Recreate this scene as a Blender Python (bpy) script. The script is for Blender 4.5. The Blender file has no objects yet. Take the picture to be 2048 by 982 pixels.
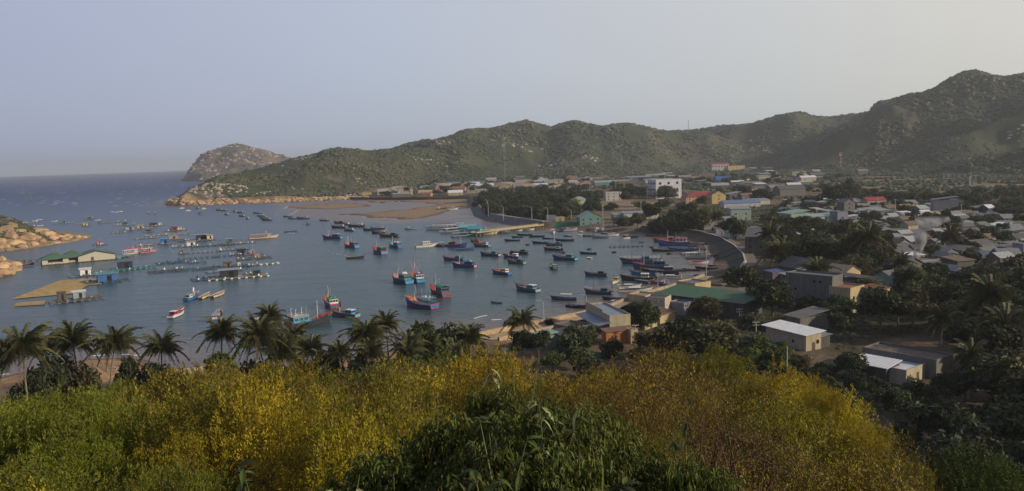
import bpy, math, random
import numpy as np
from mathutils import Vector, Matrix, Euler
random.seed(7)
HAZE = 1.0e-4
sc = bpy.context.scene
COL = sc.collection
R = math.radians
# ------------------------------------------------------------------ camera, sky, sun, exposure
F = 1607.0                       # focal length in pixels of the 2048 px wide photograph
EYE = 55.0
PITCH, ROLL = 6.28, -1.86
cam = bpy.data.cameras.new('camera'); camo = bpy.data.objects.new('camera', cam); COL.objects.link(camo)
cam.sensor_width = 36.0; cam.lens = F / 2048 * 36; cam.clip_end = 60000; cam.clip_start = 0.3
RM = Matrix.Rotation(R(90 - PITCH), 3, 'X') @ Matrix.Rotation(R(ROLL), 3, 'Z')
camo.matrix_world = Matrix.Translation((0, 0, EYE)) @ RM.to_4x4()
sc.camera = camo
RMi = RM.inverted()

SUN_AZ, SUN_EL = 108.0, 23.0     # azimuth clockwise from the view direction (+Y)
w = bpy.data.worlds.new('World'); sc.world = w; w.use_nodes = True
nt = w.node_tree; nt.nodes.clear()
def wn(t, **k):
    n = nt.nodes.new(t)
    for a, b in k.items(): setattr(n, a, b)
    return n
out = wn('ShaderNodeOutputWorld'); bg = wn('ShaderNodeBackground'); bg.inputs[1].default_value = 0.1
sky = wn('ShaderNodeTexSky', sky_type='NISHITA', sun_disc=False)
sky.sun_elevation = R(SUN_EL); sky.sun_rotation = R(SUN_AZ); sky.air_density = 1.3; sky.dust_density = 2.5; sky.ozone_density = 3.0
tc = wn('ShaderNodeTexCoord'); sep = wn('ShaderNodeSeparateXYZ'); nt.links.new(tc.outputs['Generated'], sep.inputs[0])
# humid haze of the air column: pale band low down, warmer towards the sun, cooler away from it
dotn = wn('ShaderNodeVectorMath', operation='DOT_PRODUCT'); dotn.inputs[1].default_value = (math.sin(R(SUN_AZ - 25)), math.cos(R(SUN_AZ - 25)), 0.0)
nt.links.new(tc.outputs['Generated'], dotn.inputs[0])
mr = wn('ShaderNodeMapRange'); mr.inputs[1].default_value = -0.75; mr.inputs[2].default_value = 0.85
nt.links.new(dotn.outputs['Value'], mr.inputs[0])
cr = wn('ShaderNodeValToRGB'); nt.links.new(mr.outputs[0], cr.inputs[0])
cr.color_ramp.elements[0].color = (0.335, 0.365, 0.51, 1); cr.color_ramp.elements[0].position = 0.0
cr.color_ramp.elements[1].color = (0.68, 0.62, 0.52, 1); cr.color_ramp.elements[1].position = 1.0
for p_, c_ in ((0.2, (0.34, 0.37, 0.51)), (0.46, (0.42, 0.46, 0.555)), (0.75, (0.545, 0.545, 0.545))):
    e = cr.color_ramp.elements.new(p_); e.color = (*c_, 1)
zr = wn('ShaderNodeValToRGB'); nt.links.new(sep.outputs['Z'], zr.inputs[0])
zr.color_ramp.elements[0].color = (0.90, 0.98, 1.0, 1); zr.color_ramp.elements[0].position = 0.0
zr.color_ramp.elements[1].color = (0.22, 0.25, 0.33, 1); zr.color_ramp.elements[1].position = 0.95
for p_, c_ in ((0.06, (0.93, 0.96, 0.97)), (0.18, (1.0, 1.0, 1.0)), (0.42, (0.60, 0.64, 0.72))):
    e = zr.color_ramp.elements.new(p_); e.color = (*c_, 1)
mul = wn('ShaderNodeMix', data_type='RGBA', blend_type='MULTIPLY'); mul.inputs[0].default_value = 1
nt.links.new(cr.outputs[0], mul.inputs[6]); nt.links.new(zr.outputs[0], mul.inputs[7])
sc10 = wn('ShaderNodeVectorMath', operation='SCALE'); sc10.inputs['Scale'].default_value = 12.3
nt.links.new(mul.outputs[2], sc10.inputs[0])
nz = wn('ShaderNodeTexNoise'); nz.inputs['Scale'].default_value = 1.6; nz.inputs['Detail'].default_value = 3
mp_ = wn('ShaderNodeMapping'); mp_.inputs['Scale'].default_value = (1, 1, 4); nt.links.new(tc.outputs['Generated'], mp_.inputs[0]); nt.links.new(mp_.outputs[0], nz.inputs['Vector'])
nm = wn('ShaderNodeMapRange'); nm.inputs[3].default_value = 0.95; nm.inputs[4].default_value = 1.05; nt.links.new(nz.outputs[0], nm.inputs[0])
sc11 = wn('ShaderNodeVectorMath', operation='SCALE'); nt.links.new(sc10.outputs[0], sc11.inputs[0]); nt.links.new(nm.outputs[0], sc11.inputs['Scale'])
mx = wn('ShaderNodeMix', data_type='RGBA'); mx.inputs[0].default_value = 0.88
nt.links.new(sky.outputs[0], mx.inputs[6]); nt.links.new(sc11.outputs[0], mx.inputs[7])
nt.links.new(mx.outputs[2], bg.inputs[0]); nt.links.new(bg.outputs[0], out.inputs[0])
sl = bpy.data.lights.new('sun', 'SUN'); slo = bpy.data.objects.new('sun', sl); COL.objects.link(slo)
sl.energy = 3.7; sl.angle = R(0.6); sl.color = (1.0, 0.86, 0.66)
sd_ = Vector((math.sin(R(SUN_AZ)) * math.cos(R(SUN_EL)), math.cos(R(SUN_AZ)) * math.cos(R(SUN_EL)), math.sin(R(SUN_EL))))
slo.rotation_euler = sd_.to_track_quat('Z', 'Y').to_euler(); slo.location = (300, -100, 300)
sc.view_settings.view_transform = 'Standard'; sc.view_settings.look = 'None'; sc.view_settings.exposure = 0; sc.view_settings.gamma = 1
sc.cycles.max_bounces = 6; sc.cycles.diffuse_bounces = 2; sc.cycles.glossy_bounces = 2; sc.cycles.transmission_bounces = 3
sc.cycles.volume_bounces = 0; sc.cycles.transparent_max_bounces = 8

# ------------------------------------------------------------------ geometry of the view
def ray(px, py):
    return RM @ Vector(((px - 1024) / F, -(py - 491) / F, -1.0))
def P(px, py, z=0.0):
    d = ray(px, py)
    t = (z - EYE) / d.z
    return Vector((d.x * t, d.y * t, z))
def PD(px, py, D):
    d = ray(px, py); t = D / math.hypot(d.x, d.y)
    return Vector((d.x * t, d.y * t, EYE + d.z * t))
def proj(x, y, z):
    v = RMi @ Vector((x, y, z - EYE))
    return 1024 + F * v.x / -v.z, 491 - F * v.y / -v.z

# ------------------------------------------------------------------ materials
MATS = {}
def mat(name, col, rough=0.75, var=0.25, scale=1.2, col2=None, bump=0.0, bscale=20, metal=0.0, spec=0.35, rnd=0.0, trans=0.0, streak=False, emis=None, coords='Object'):
    if name in MATS: return MATS[name]
    m = bpy.data.materials.new(name); m.use_nodes = True; MATS[name] = m
    t = m.node_tree; b = t.nodes['Principled BSDF']
    b.inputs['Roughness'].default_value = rough; b.inputs['Metallic'].default_value = metal; b.inputs['Specular IOR Level'].default_value = spec
    tcn = t.nodes.new('ShaderNodeTexCoord'); mpn = t.nodes.new('ShaderNodeMapping'); t.links.new(tcn.outputs[coords], mpn.inputs[0])
    if streak: mpn.inputs['Scale'].default_value = (1, 1, 0.18)
    n = t.nodes.new('ShaderNodeTexNoise'); n.inputs['Scale'].default_value = scale; n.inputs['Detail'].default_value = 5; n.inputs['Roughness'].default_value = 0.65
    t.links.new(mpn.outputs[0], n.inputs['Vector'])
    r = t.nodes.new('ShaderNodeValToRGB'); t.links.new(n.outputs[0], r.inputs[0])
    c2 = col2 or tuple(c * (1 - var) for c in col); c1 = col if col2 else tuple(min(c * (1 + var * 0.6), 1) for c in col)
    r.color_ramp.elements[0].position = 0.35; r.color_ramp.elements[0].color = (*c2, 1)
    r.color_ramp.elements[1].position = 0.62; r.color_ramp.elements[1].color = (*c1, 1)
    src = r.outputs[0]
    if rnd:
        oi = t.nodes.new('ShaderNodeObjectInfo'); hs = t.nodes.new('ShaderNodeHueSaturation')
        a = t.nodes.new('ShaderNodeMapRange'); a.inputs[3].default_value = 1 - rnd; a.inputs[4].default_value = 1 + rnd
        h = t.nodes.new('ShaderNodeMapRange'); h.inputs[3].default_value = 0.5 - rnd * 0.07; h.inputs[4].default_value = 0.5 + rnd * 0.05
        mu = t.nodes.new('ShaderNodeMath'); mu.operation = 'MULTIPLY'; mu.inputs[1].default_value = 7.31; fr = t.nodes.new('ShaderNodeMath'); fr.operation = 'FRACT'
        t.links.new(oi.outputs['Random'], a.inputs[0]); t.links.new(oi.outputs['Random'], mu.inputs[0]); t.links.new(mu.outputs[0], fr.inputs[0]); t.links.new(fr.outputs[0], h.inputs[0])
        t.links.new(src, hs.inputs['Color']); t.links.new(a.outputs[0], hs.inputs['Value']); t.links.new(h.outputs[0], hs.inputs['Hue'])
        src = hs.outputs[0]
    t.links.new(src, b.inputs['Base Color'])
    if bump:
        n2 = t.nodes.new('ShaderNodeTexNoise'); n2.inputs['Scale'].default_value = bscale; n2.inputs['Detail'].default_value = 4
        t.links.new(mpn.outputs[0], n2.inputs['Vector'])
        bp = t.nodes.new('ShaderNodeBump'); bp.inputs['Strength'].default_value = bump; bp.inputs['Distance'].default_value = 0.1
        t.links.new(n2.outputs[0], bp.inputs['Height']); t.links.new(bp.outputs[0], b.inputs['Normal'])
    if trans:
        tr = t.nodes.new('ShaderNodeBsdfTranslucent'); ms = t.nodes.new('ShaderNodeMixShader'); ms.inputs[0].default_value = trans
        t.links.new(src, tr.inputs[0]); t.links.new(b.outputs[0], ms.inputs[1]); t.links.new(tr.outputs[0], ms.inputs[2])
        t.links.new(ms.outputs[0], t.nodes['Material Output'].inputs['Surface'])
    return m

# ------------------------------------------------------------------ mesh helpers
class MB:
    def __init__(s): s.v = []; s.f = []; s.m = []
    def add(s, vs, fs, mi=0):
        o = len(s.v); s.v += [tuple(v) for v in vs]
        for f in fs: s.f.append(tuple(i + o for i in f)); s.m.append(mi)
    def box(s, c, d, mi=0, rz=0.0, top=1.0, top2=None):
        x, y, z = d[0] / 2, d[1] / 2, d[2] / 2; ca, sa = math.cos(rz), math.sin(rz); t2 = top if top2 is None else top2
        vs = []
        for k, sz in ((1, -z), (0, z)):
            tx = 1 if k else top; ty = 1 if k else t2
            for a, b in ((-x, -y), (x, -y), (x, y), (-x, y)):
                a *= tx; b *= ty
                vs.append((c[0] + a * ca - b * sa, c[1] + a * sa + b * ca, c[2] + sz))
        s.add(vs, [(3, 2, 1, 0), (4, 5, 6, 7), (0, 1, 5, 4), (1, 2, 6, 5), (2, 3, 7, 6), (3, 0, 4, 7)], mi)
    def tube(s, pts, rad, n=6, mi=0, cap=True):
        pts = [Vector(p) for p in pts]; rs = rad if isinstance(rad, (list, tuple)) else [rad] * len(pts); vs = []
        for i, p in enumerate(pts):
            d = (pts[min(i + 1, len(pts) - 1)] - pts[max(i - 1, 0)]).normalized()
            u = d.cross(Vector((0, 0, 1)) if abs(d.z) < 0.9 else Vector((1, 0, 0))).normalized(); w_ = d.cross(u)
            for k in range(n):
                a = 2 * math.pi * k / n; vs.append(p + (u * math.cos(a) + w_ * math.sin(a)) * rs[i])
        fs = []
        for i in range(len(pts) - 1):
            for k in range(n):
                fs.append((i * n + k, i * n + (k + 1) % n, (i + 1) * n + (k + 1) % n, (i + 1) * n + k))
        if cap: fs.append(tuple(range(n))[::-1]); fs.append(tuple((len(pts) - 1) * n + k for k in range(n)))
        s.add(vs, fs, mi)
    def mesh(s, name, mats, smooth=False):
        me = bpy.data.meshes.new(name); me.from_pydata(s.v, [], s.f)
        for m in (mats if isinstance(mats, (list, tuple)) else [mats]): me.materials.append(m)
        if max(s.m or [0]) > 0: me.polygons.foreach_set('material_index', s.m)
        if smooth: me.polygons.foreach_set('use_smooth', [True] * len(me.polygons))
        me.update(); return me
def mesh_np(name, v, f, mats, mi=None, smooth=False):
    me = bpy.data.meshes.new(name); v = np.asarray(v, np.float32); f = np.asarray(f, np.int32); k = f.shape[1]
    me.vertices.add(len(v)); me.vertices.foreach_set('co', v.ravel())
    me.loops.add(f.size); me.loops.foreach_set('vertex_index', f.ravel())
    me.polygons.add(len(f)); me.polygons.foreach_set('loop_start', np.arange(0, f.size, k, dtype=np.int32))
    try: me.polygons.foreach_set('loop_total', np.full(len(f), k, np.int32))
    except Exception: pass
    for m in (mats if isinstance(mats, (list, tuple)) else [mats]): me.materials.append(m)
    if mi is not None: me.polygons.foreach_set('material_index', np.asarray(mi, np.int32))
    if smooth: me.polygons.foreach_set('use_smooth', np.ones(len(f), bool))
    me.update(calc_edges=True); return me
def link(name, data, parent=None, loc=(0, 0, 0), rz=0.0, scale=None, rot=None):
    o = bpy.data.objects.new(name, data); COL.objects.link(o)
    o.location = loc
    if rot is not None: o.rotation_euler = rot
    elif rz: o.rotation_euler = (0, 0, rz)
    if scale is not None: o.scale = scale if hasattr(scale, '__len__') else (scale,) * 3
    if parent is not None: o.parent = parent
    return o
THINGS = []
def tag(o, label, cat, group=None, px=None):
    o['label'] = label; o['category'] = cat
    if group: o['group'] = group
    THINGS.append((o, px)); return o
def kind(o, k, label=None):
    o['kind'] = k
    if label: o['label'] = label
    return o
def thing(name, loc, rz, label, cat, group=None, px=None, scale=None):
    return tag(link(name, None, None, loc, rz, scale), label, cat, group, px)
def copy_tree(o, parent=None):
    c = o.copy(); COL.objects.link(c); c.parent = parent
    for ch in o.children: copy_tree(ch, c)
    return c

# ------------------------------------------------------------------ noise
_rng = np.random.RandomState(5)
_lat = _rng.rand(256, 256)
def vn(x, y):
    xi = np.floor(x).astype(int); yi = np.floor(y).astype(int); fx = x - xi; fy = y - yi
    fx = fx * fx * (3 - 2 * fx); fy = fy * fy * (3 - 2 * fy)
    g = lambda a, b: _lat[a & 255, b & 255]
    return (g(xi, yi) * (1 - fx) + g(xi + 1, yi) * fx) * (1 - fy) + (g(xi, yi + 1) * (1 - fx) + g(xi + 1, yi + 1) * fx) * fy
def fbm(x, y, o=4, g=0.5):
    s = 0; a = 1; n = 0
    for i in range(o):
        s = s + a * vn(x * 2 ** i + 17.3 * i, y * 2 ** i + 9.1 * i); n += a; a *= g
    return s / n
def ridged(x, y, o=4):
    s = 0; a = 1; n = 0
    for i in range(o):
        s = s + a * (1 - np.abs(2 * vn(x * 2 ** i + 31.7 * i, y * 2 ** i + 3.3 * i) - 1)); n += a; a *= 0.5
    return s / n
def sst(a, b, x):
    t = np.clip((x - a) / (b - a), 0, 1); return t * t * (3 - 2 * t)
def sdist(poly, x, y):
    """signed distance to a polygon, positive inside"""
    x = np.asarray(x, float); y = np.asarray(y, float); d = np.full(x.shape, 1e18); ins = np.zeros(x.shape, bool)
    n = len(poly)
    for i in range(n):
        ax, ay = poly[i][0], poly[i][1]; bx, by = poly[(i + 1) % n][0], poly[(i + 1) % n][1]
        ex, ey = bx - ax, by - ay; t = np.clip(((x - ax) * ex + (y - ay) * ey) / (ex * ex + ey * ey + 1e-9), 0, 1)
        d = np.minimum(d, (x - ax - t * ex) ** 2 + (y - ay - t * ey) ** 2)
        if ay != by:
            c = ((ay > y) != (by > y)) & (x < (bx - ax) * (y - ay) / (by - ay) + ax); ins ^= c
    return np.sqrt(d) * np.where(ins, 1, -1)
# ------------------------------------------------------------------ terrain
def W(lst, z=0.0): return [tuple(P(a, b, z))[:2] for a, b in lst]
def pol(px, D):
    az = math.atan((px - 1024) / (F * 1.006)); return (D * math.sin(az), D * math.cos(az))
shore = [(335, 411), (365, 411), (400, 410), (480, 407), (560, 404), (640, 401), (700, 398), (760, 399), (850, 399), (905, 397), (936, 397),
         (940, 412), (948, 432), (975, 441), (1010, 447), (1060, 455), (1110, 456), (1170, 460), (1230, 466), (1290, 468), (1340, 471), (1385, 482), (1415, 498),
         (1430, 518), (1420, 540), (1392, 560), (1345, 578), (1300, 592), (1250, 610), (1200, 630), (1150, 648), (1090, 662), (1040, 672), (990, 676),
         (950, 668), (880, 675), (800, 697), (700, 716), (600, 730), (500, 742), (420, 752), (350, 748), (300, 722), (240, 716), (180, 718), (120, 730), (60, 742), (0, 755), (-80, 775)]
main_poly = W(shore) + [(-170, 150), (-330, 60), (-900, -600), (3000, -900), (6000, 1500), (5500, 6000), pol(760, 6000), pol(480, 4700), pol(380, 4200), pol(366, 3700),
             pol(372, 3450), pol(420, 3200), pol(470, 2600), pol(430, 1900), pol(385, 1600), pol(362, 1420)]
islet_poly = W([(-120, 508), (-40, 505), (0, 503), (60, 497), (100, 491), (140, 485), (172, 478), (186, 472), (160, 468), (110, 464), (70, 456), (0, 450), (-120, 446)])
rock_poly = W([(-90, 560), (-30, 558), (5, 554), (22, 546), (40, 538), (44, 530), (30, 524), (0, 519), (-90, 512)])
SKY = [(300, 395, 1500), (345, 402, 1260), (360, 393, 1300), (375, 378, 1340), (400, 368, 1380), (430, 357, 1450), (470, 345, 1550), (520, 335, 1680), (560, 325, 1780), (600, 315, 1880), (640, 308, 1950), (655, 301, 1960), (680, 299, 1980), (720, 300, 2000),
       (760, 303, 2050), (790, 299, 2100), (830, 288, 2150), (870, 280, 2200), (900, 272, 2300), (930, 262, 2350), (950, 256, 2400), (985, 261, 2500), (1010, 255, 2700), (1040, 248, 2950), (1060, 243, 3000), (1085, 250, 2950), (1110, 255, 2800),
       (1130, 249, 2700), (1155, 243, 2650), (1180, 249, 2700), (1210, 254, 2850), (1240, 251, 3000), (1260, 249, 3050), (1300, 257, 3050), (1340, 265, 3200), (1380, 263, 3300), (1420, 259, 3300), (1450, 253, 3300), (1500, 250, 3200), (1540, 239, 3100),
       (1580, 228, 3000), (1600, 225, 3000), (1630, 229, 3050), (1680, 230, 3100), (1700, 229, 3000), (1740, 221, 2900), (1765, 205, 2700), (1790, 200, 2650), (1820, 190, 2600), (1850, 186, 2600), (1870, 180, 2600), (1900, 160, 2600), (1930, 147, 2600),
       (1950, 142, 2600), (1975, 150, 2600), (2000, 157, 2600), (2020, 156, 2550), (2048, 148, 2500), (2200, 140, 2300), (2500, 150, 2000), (3200, 200, 1800)]
FOOT = [(300, 1262), (360, 1262), (400, 1262), (700, 1300), (760, 1420), (850, 1550), (1000, 1600), (1200, 1600), (1300, 1650), (1400, 1900), (1500, 1950), (1600, 1750), (1700, 1500), (1800, 1450), (1900, 1350), (2048, 1250), (2500, 1100), (3200, 1000)]
def col_az(px): return math.atan((px - 1024) / (F * 1.006))
_saz = np.array([col_az(s[0]) for s in SKY]); _sD = np.array([s[2] for s in SKY], float)
_sz = np.array([PD(s[0], s[1], s[2]).z for s in SKY]) - 3
_faz = np.array([col_az(s[0]) for s in FOOT]); _fD = np.array([s[1] for s in FOOT], float)
FAR = [(360, 352, 3700), (370, 346, 3720), (380, 330, 3740), (400, 312, 3760), (430, 300, 3780), (460, 290, 3800), (482, 285, 3800), (510, 291, 3800), (540, 300, 3800), (560, 307, 3800), (600, 316, 3800), (650, 322, 3800)]
_raz = np.array([col_az(s[0]) for s in FAR]); _rz = np.array([PD(*s).z for s in FAR]) - 2
# edge of the camera's own hill: px, y of the canopy edge, distance
EDGE = [(-700, 900, 60), (-200, 830, 60), (0, 818, 52), (100, 802, 52), (180, 800, 54), (250, 790, 58), (400, 757, 66), (600, 752, 70), (800, 737, 75), (950, 722, 75), (1050, 765, 62), (1150, 775, 55), (1230, 730, 45), (1290, 722, 40), (1400, 722, 36), (1500, 735, 34), (1580, 765, 32), (1660, 800, 30), (1750, 880, 27), (1850, 975, 24), (1950, 1080, 22), (2100, 1200, 20), (2700, 1300, 20)]
_eaz = np.array([col_az(s[0]) for s in EDGE]); _eD = np.array([s[2] for s in EDGE], float); _ez = np.array([PD(*s).z for s in EDGE]) - 2.6
flats = [W([(590, 413), (640, 409), (700, 407), (745, 409), (735, 413), (665, 418), (635, 418)]),
         W([(690, 428), (760, 423), (820, 419), (860, 412), (900, 408), (940, 402), (955, 410), (905, 419), (870, 425), (832, 436), (780, 434), (730, 430)]),
         W([(720, 400), (936, 398), (936, 402), (860, 406), (800, 402), (740, 405)])]
shoal = W([(560, 408), (700, 400), (936, 400), (944, 425), (900, 438), (800, 445), (700, 440), (600, 428)])
def terrain(x, y, fine=True):
    r = np.hypot(x, y) + 1e-6; az = np.arctan2(x, y)
    azc = np.clip(az, -1.2, 1.2)
    sdm = sdist(main_poly, x, y)
    # lowland
    # walled stretches rise at once, beaches ramp
    z = np.where(sdm > 0, np.minimum(sdm * 0.16, 2.6) + np.clip((sdm - 20) * 0.004, 0, 5), np.maximum(sdm * 0.05, -4.0))
    z = z + np.where(sdm > 8, (fbm(x / 30, y / 30, 3) - 0.5) * 1.0 * sst(8, 40, sdm), 0)
    # hills beyond the village
    sD = np.interp(azc, _saz, _sD); szv = np.interp(azc, _saz, _sz); fD = np.minimum(np.interp(azc, _faz, _fD), sD - 60)
    t = (r - fD) / (sD - fD)
    rd = ridged(x / 620 + 3.1, y / 620 + 1.7, 4); fb = fbm(x / 210, y / 210, 5)
    warp = 0.18 * (fbm(x / 500 + 9, y / 500, 3) - 0.5) * 2
    tt = np.clip(t + warp * np.sin(np.clip(t, 0, 1) * math.pi), 0, 1)
    prof = tt ** 1.15 * 0.75 + sst(0, 1, tt) * 0.25
    mid = np.sin(np.clip(t, 0, 1) * math.pi)
    hz = szv * prof + mid * ((rd - 0.62) * 270 + (fb - 0.5) * 50) * np.clip(szv / 130, 0.35, 1.4) * np.clip(t * 4, 0, 1)
    back = np.clip((r - sD) / 900, 0, 1); hz = np.where(t > 1, szv * (1 - 0.75 * back) + (fb - 0.5) * 20 * back, hz)
    hz = hz + (fbm(x / 45, y / 45, 3) - 0.5) * 12 * sst(0, 0.1, t)
    hz = np.where(t < 1.05, np.minimum(hz, EYE + (szv + 4 - EYE) * r / sD - 10 * np.clip(1 - t, 0, 1) + (fbm(x / 45, y / 45, 3) - .5) * 7), hz)
    hz = np.where((t > 0) & (azc > _saz[0]), np.maximum(hz, 3), 0)
    z = np.where(sdm > 0, np.maximum(z, np.minimum(hz, 6 + np.maximum(sdm, 0) * 1.1)), z)
    # cliff-like toe along the near headland
    head = (azc > col_az(320)) & (azc < col_az(740)) & (r > 1150) & (r < 2000)
    z = np.where(head & (sdm > 0), np.maximum(z, np.minimum(sdm * 0.7, 6 + 2 * (fb - 0.5) * 8) ), z)
    # far rocky headland
    rz = np.interp(azc, _raz, _rz, left=0, right=0); k = np.clip(1 - np.abs(r - 3800) / 520, 0, 1) ** 0.8
    ff = fbm(x / 120, y / 120, 5)
    fz = rz * k + (ff - 0.5) * 70 * (1 - np.abs(2 * k - 1) ** 2) + (fbm(x / 40, y / 40, 4) - .5) * 22 * sst(0, .15, k)
    fm = (azc > col_az(358)) & (azc < col_az(690)) & (r > 3200) & (sdm > 0)
    z = np.where(fm, np.maximum(z, np.minimum(fz, sdm * 1.3)), z)
    # camera hill
    eD = np.interp(az, _eaz, _eD); ez = np.interp(az, _eaz, _ez)
    z0 = 51.2; q = r / eD
    dip = 1.9 * np.exp(-((r - 9) / 6.0) ** 2)
    za = z0 + (ez - z0) * np.clip(q, 0, 1) - dip
    slope = np.interp(az, [-0.7, 0.0, 0.25, 0.5, 0.7], [0.62, 0.62, 0.6, 0.75, 0.8])
    zb = ez - (r - eD) * slope
    zh = np.where(q < 1, za, zb) + (fbm(x / 9, y / 9, 3) - 0.5) * 1.2
    fwd = sst(-0.15, 0.1, np.cos(az))      # behind the eye the hill goes on rising gently
    zh = zh * fwd + (54 + 0.12 * r) * (1 - fwd)
    zh = zh + 0
    z = np.where((sdm > 0) | (zh > 5), np.maximum(z, zh), z)
    # unseen hill added east of the hollow to keep the right-hand trees in shade
    hx, hy = x - 285, y - 60
    z = np.maximum(z, 104 * np.exp(-(hx / 95) ** 2 - (hy / 85) ** 2) + (fbm(x / 25, y / 25, 3) - 0.5) * 6 - 4)
    # islet and rock
    si = sdist(islet_poly, x, y); hi = np.interp(az, [col_az(-100), col_az(0), col_az(40), col_az(70), col_az(110), col_az(150), col_az(190)], [30, 25, 18, 12, 6.5, 3.5, 1.5])
    zi = np.minimum(si * 0.42, hi * sst(0, 75, si) + 1.2) + (fbm(x / 14, y / 14, 4) - 0.5) * 5 * sst(0, 12, si)
    z = np.where(si > 0, np.maximum(z, zi), z)
    sr = sdist(rock_poly, x, y)
    z = np.where(sr > 0, np.maximum(z, np.minimum(sr * 0.6, 4 + sr * 0.05) + (fbm(x / 7, y / 7, 4) - 0.5) * 4 * sst(0, 8, sr)), z)
    # tidal flats
    ss = sdist(shoal, x, y) + (fbm(x / 40, y / 70, 3) - 0.5) * 30
    z = np.where(sdm < 3, np.maximum(z, -0.45 - 0.05 * np.clip(-ss, 0, 80)), z)
    for pf in flats:
        s = sdist(pf, x, y) + (fbm(x / 20, y / 40, 3) - 0.5) * 40
        z = np.where((sdm < 3) & (s > -14), np.maximum(z, 0.02 + np.clip(s + 6, -14, 20) * 0.012), z)
    return z, sdm, t, head, fm, si, sr, rd, fb

azs = np.concatenate([np.linspace(-math.pi, R(-37), 90, endpoint=False), np.linspace(R(-37), R(37), 640, endpoint=False), np.linspace(R(37), math.pi, 110, endpoint=False)])
rs = np.concatenate([np.geomspace(0.6, 60, 90, endpoint=False), np.geomspace(60, 500, 400, endpoint=False), np.geomspace(500, 1400, 190, endpoint=False), np.geomspace(1400, 5600, 190)])
AZ, RR = np.meshgrid(azs, rs); GX = RR * np.sin(AZ); GY = RR * np.cos(AZ)
TZ, SDM, TT, HEAD, FMK, SI, SR, RD, FB = terrain(GX, GY)
nr, na = TZ.shape
def gz(x, y):
    """height of the built ground sheet"""
    r = math.hypot(x, y); a = math.atan2(x, y)
    i = int(np.clip(np.searchsorted(rs, r) - 1, 0, nr - 2)); j = int(np.searchsorted(azs, a) - 1) % na; j2 = (j + 1) % na
    u = min(max((r - rs[i]) / (rs[i + 1] - rs[i]), 0), 1); a1 = azs[j2] if j2 else azs[0] + 2 * math.pi; v = min(max((a - azs[j]) / (a1 - azs[j]), 0), 1)
    return float((TZ[i, j] * (1 - u) + TZ[i + 1, j] * u) * (1 - v) + (TZ[i, j2] * (1 - u) + TZ[i + 1, j2] * u) * v)
def hit(px, py, rmin=30):
    """where the sight line through a photograph pixel meets the ground"""
    d = ray(px, py); h = math.hypot(d.x, d.y); dx, dy, dz = d.x / h, d.y / h, d.z / h
    r = rmin; prev = r
    while r < 5000:
        if EYE + dz * r < max(gz(dx * r, dy * r), 0.0): break
        prev = r; r *= 1.02
    lo, hi = prev, r
    for _ in range(12):
        m = (lo + hi) / 2
        if EYE + dz * m < max(gz(dx * m, dy * m), 0.0): hi = m
        else: lo = m
    r = (lo + hi) / 2; x, y = dx * r, dy * r
    return Vector((x, y, max(gz(x, y), 0.0)))
def G(x, y): return Vector((x, y, gz(x, y)))

# surface colours (bare albedo of soil, sand, rock, dry scrub, green scrub)
n1 = fbm(GX / 60, GY / 60, 5); n2 = fbm(GX / 18 + 40, GY / 18, 4); n3 = fbm(GX / 150, GY / 150 + 77, 4)
def C(*c): return np.array(c, float)
def mixc(a, b, t): return a * (1 - t[..., None]) + b * t[..., None]
soil = mixc(C(.20, .145, .095) + np.zeros(TZ.shape + (3,)), C(.115, .09, .06), sst(.4, .6, n2))
scrub = mixc(C(.046, .060, .030) + np.zeros(TZ.shape + (3,)), C(.074, .080, .042), sst(.38, .62, n3))
scrub = mixc(scrub, C(.033, .042, .022), sst(.52, .66, n1) * 0.8)
rockc = mixc(C(.30, .235, .175) + np.zeros(TZ.shape + (3,)), C(.15, .12, .10), sst(.4, .62, n2))
sand = mixc(C(.48, .29, .145) + np.zeros(TZ.shape + (3,)), C(.36, .22, .12), sst(.4, .6, n2))
wet = mixc(C(.18, .125, .10) + np.zeros(TZ.shape + (3,)), C(.12, .09, .08), sst(.4, .6, n1))
low = mixc(soil, C(.062, .062, .032), sst(.42, .6, n1))
colr = low
hill = sst(0.0, 0.07, TT) * (AZ > _saz[0]) * (np.abs(AZ) < 1.3)
colr = mixc(colr, scrub, hill)
colr = mixc(colr, rockc, np.clip(sst(.58, .66, n2) * sst(.56, .66, n3), 0, 1) * hill * 0.85)
toe = HEAD * (1 - sst(9, 22 + 26 * n1, SDM)) * (SDM > 0)
colr = mixc(colr, mixc(C(.36, .235, .13) + np.zeros(TZ.shape + (3,)), C(.2, .14, .09), sst(.4, .6, n2)), toe)
# bare tip of the near headland
tip = HEAD * (AZ < col_az(470)) * sst(.44, .56, n2 * .5 + n1 * .5)
colr = mixc(colr, rockc, tip * .9)
colr = mixc(colr, mixc(rockc * C(.66, .62, .68), C(.10, .09, .075), sst(.46, .58, n1)), FMK * 1.0)
colr = mixc(colr, mixc(C(.37, .27, .17) + np.zeros(TZ.shape + (3,)), C(.2, .14, .09), sst(.45, .6, n2)), (SI > 0) * (1 - sst(18, 40, SI + 20 * (n2 - .5))) * 1.0)
colr = mixc(colr, mixc(C(.09, .08, .04) + np.zeros(TZ.shape + (3,)), C(.13, .085, .05), n2), (SI > 0) * sst(18, 40, SI + 20 * (n2 - .5)))
colr = mixc(colr, C(.35, .23, .13) * 1.0 + np.zeros(TZ.shape + (3,)), (SR > 0) * 1.0)
beach = (SDM > 0) * (1 - sst(16, 24, SDM)) * (RR < 330) * (AZ < 0.05)
colr = mixc(colr, sand, beach)
colr = mixc(colr, wet, (SDM > 0) * (1 - sst(2, 7, SDM)) * (RR < 340) * (AZ < 0.05))
flat_ = (SDM <= 0) * (TZ > -0.4) * (RR > 500)
colr = mixc(colr, mixc(wet, C(.30, .21, .13), sst(.05, .22, TZ)), flat_)
camh = (RR < 130) * (TZ > 6)
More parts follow.
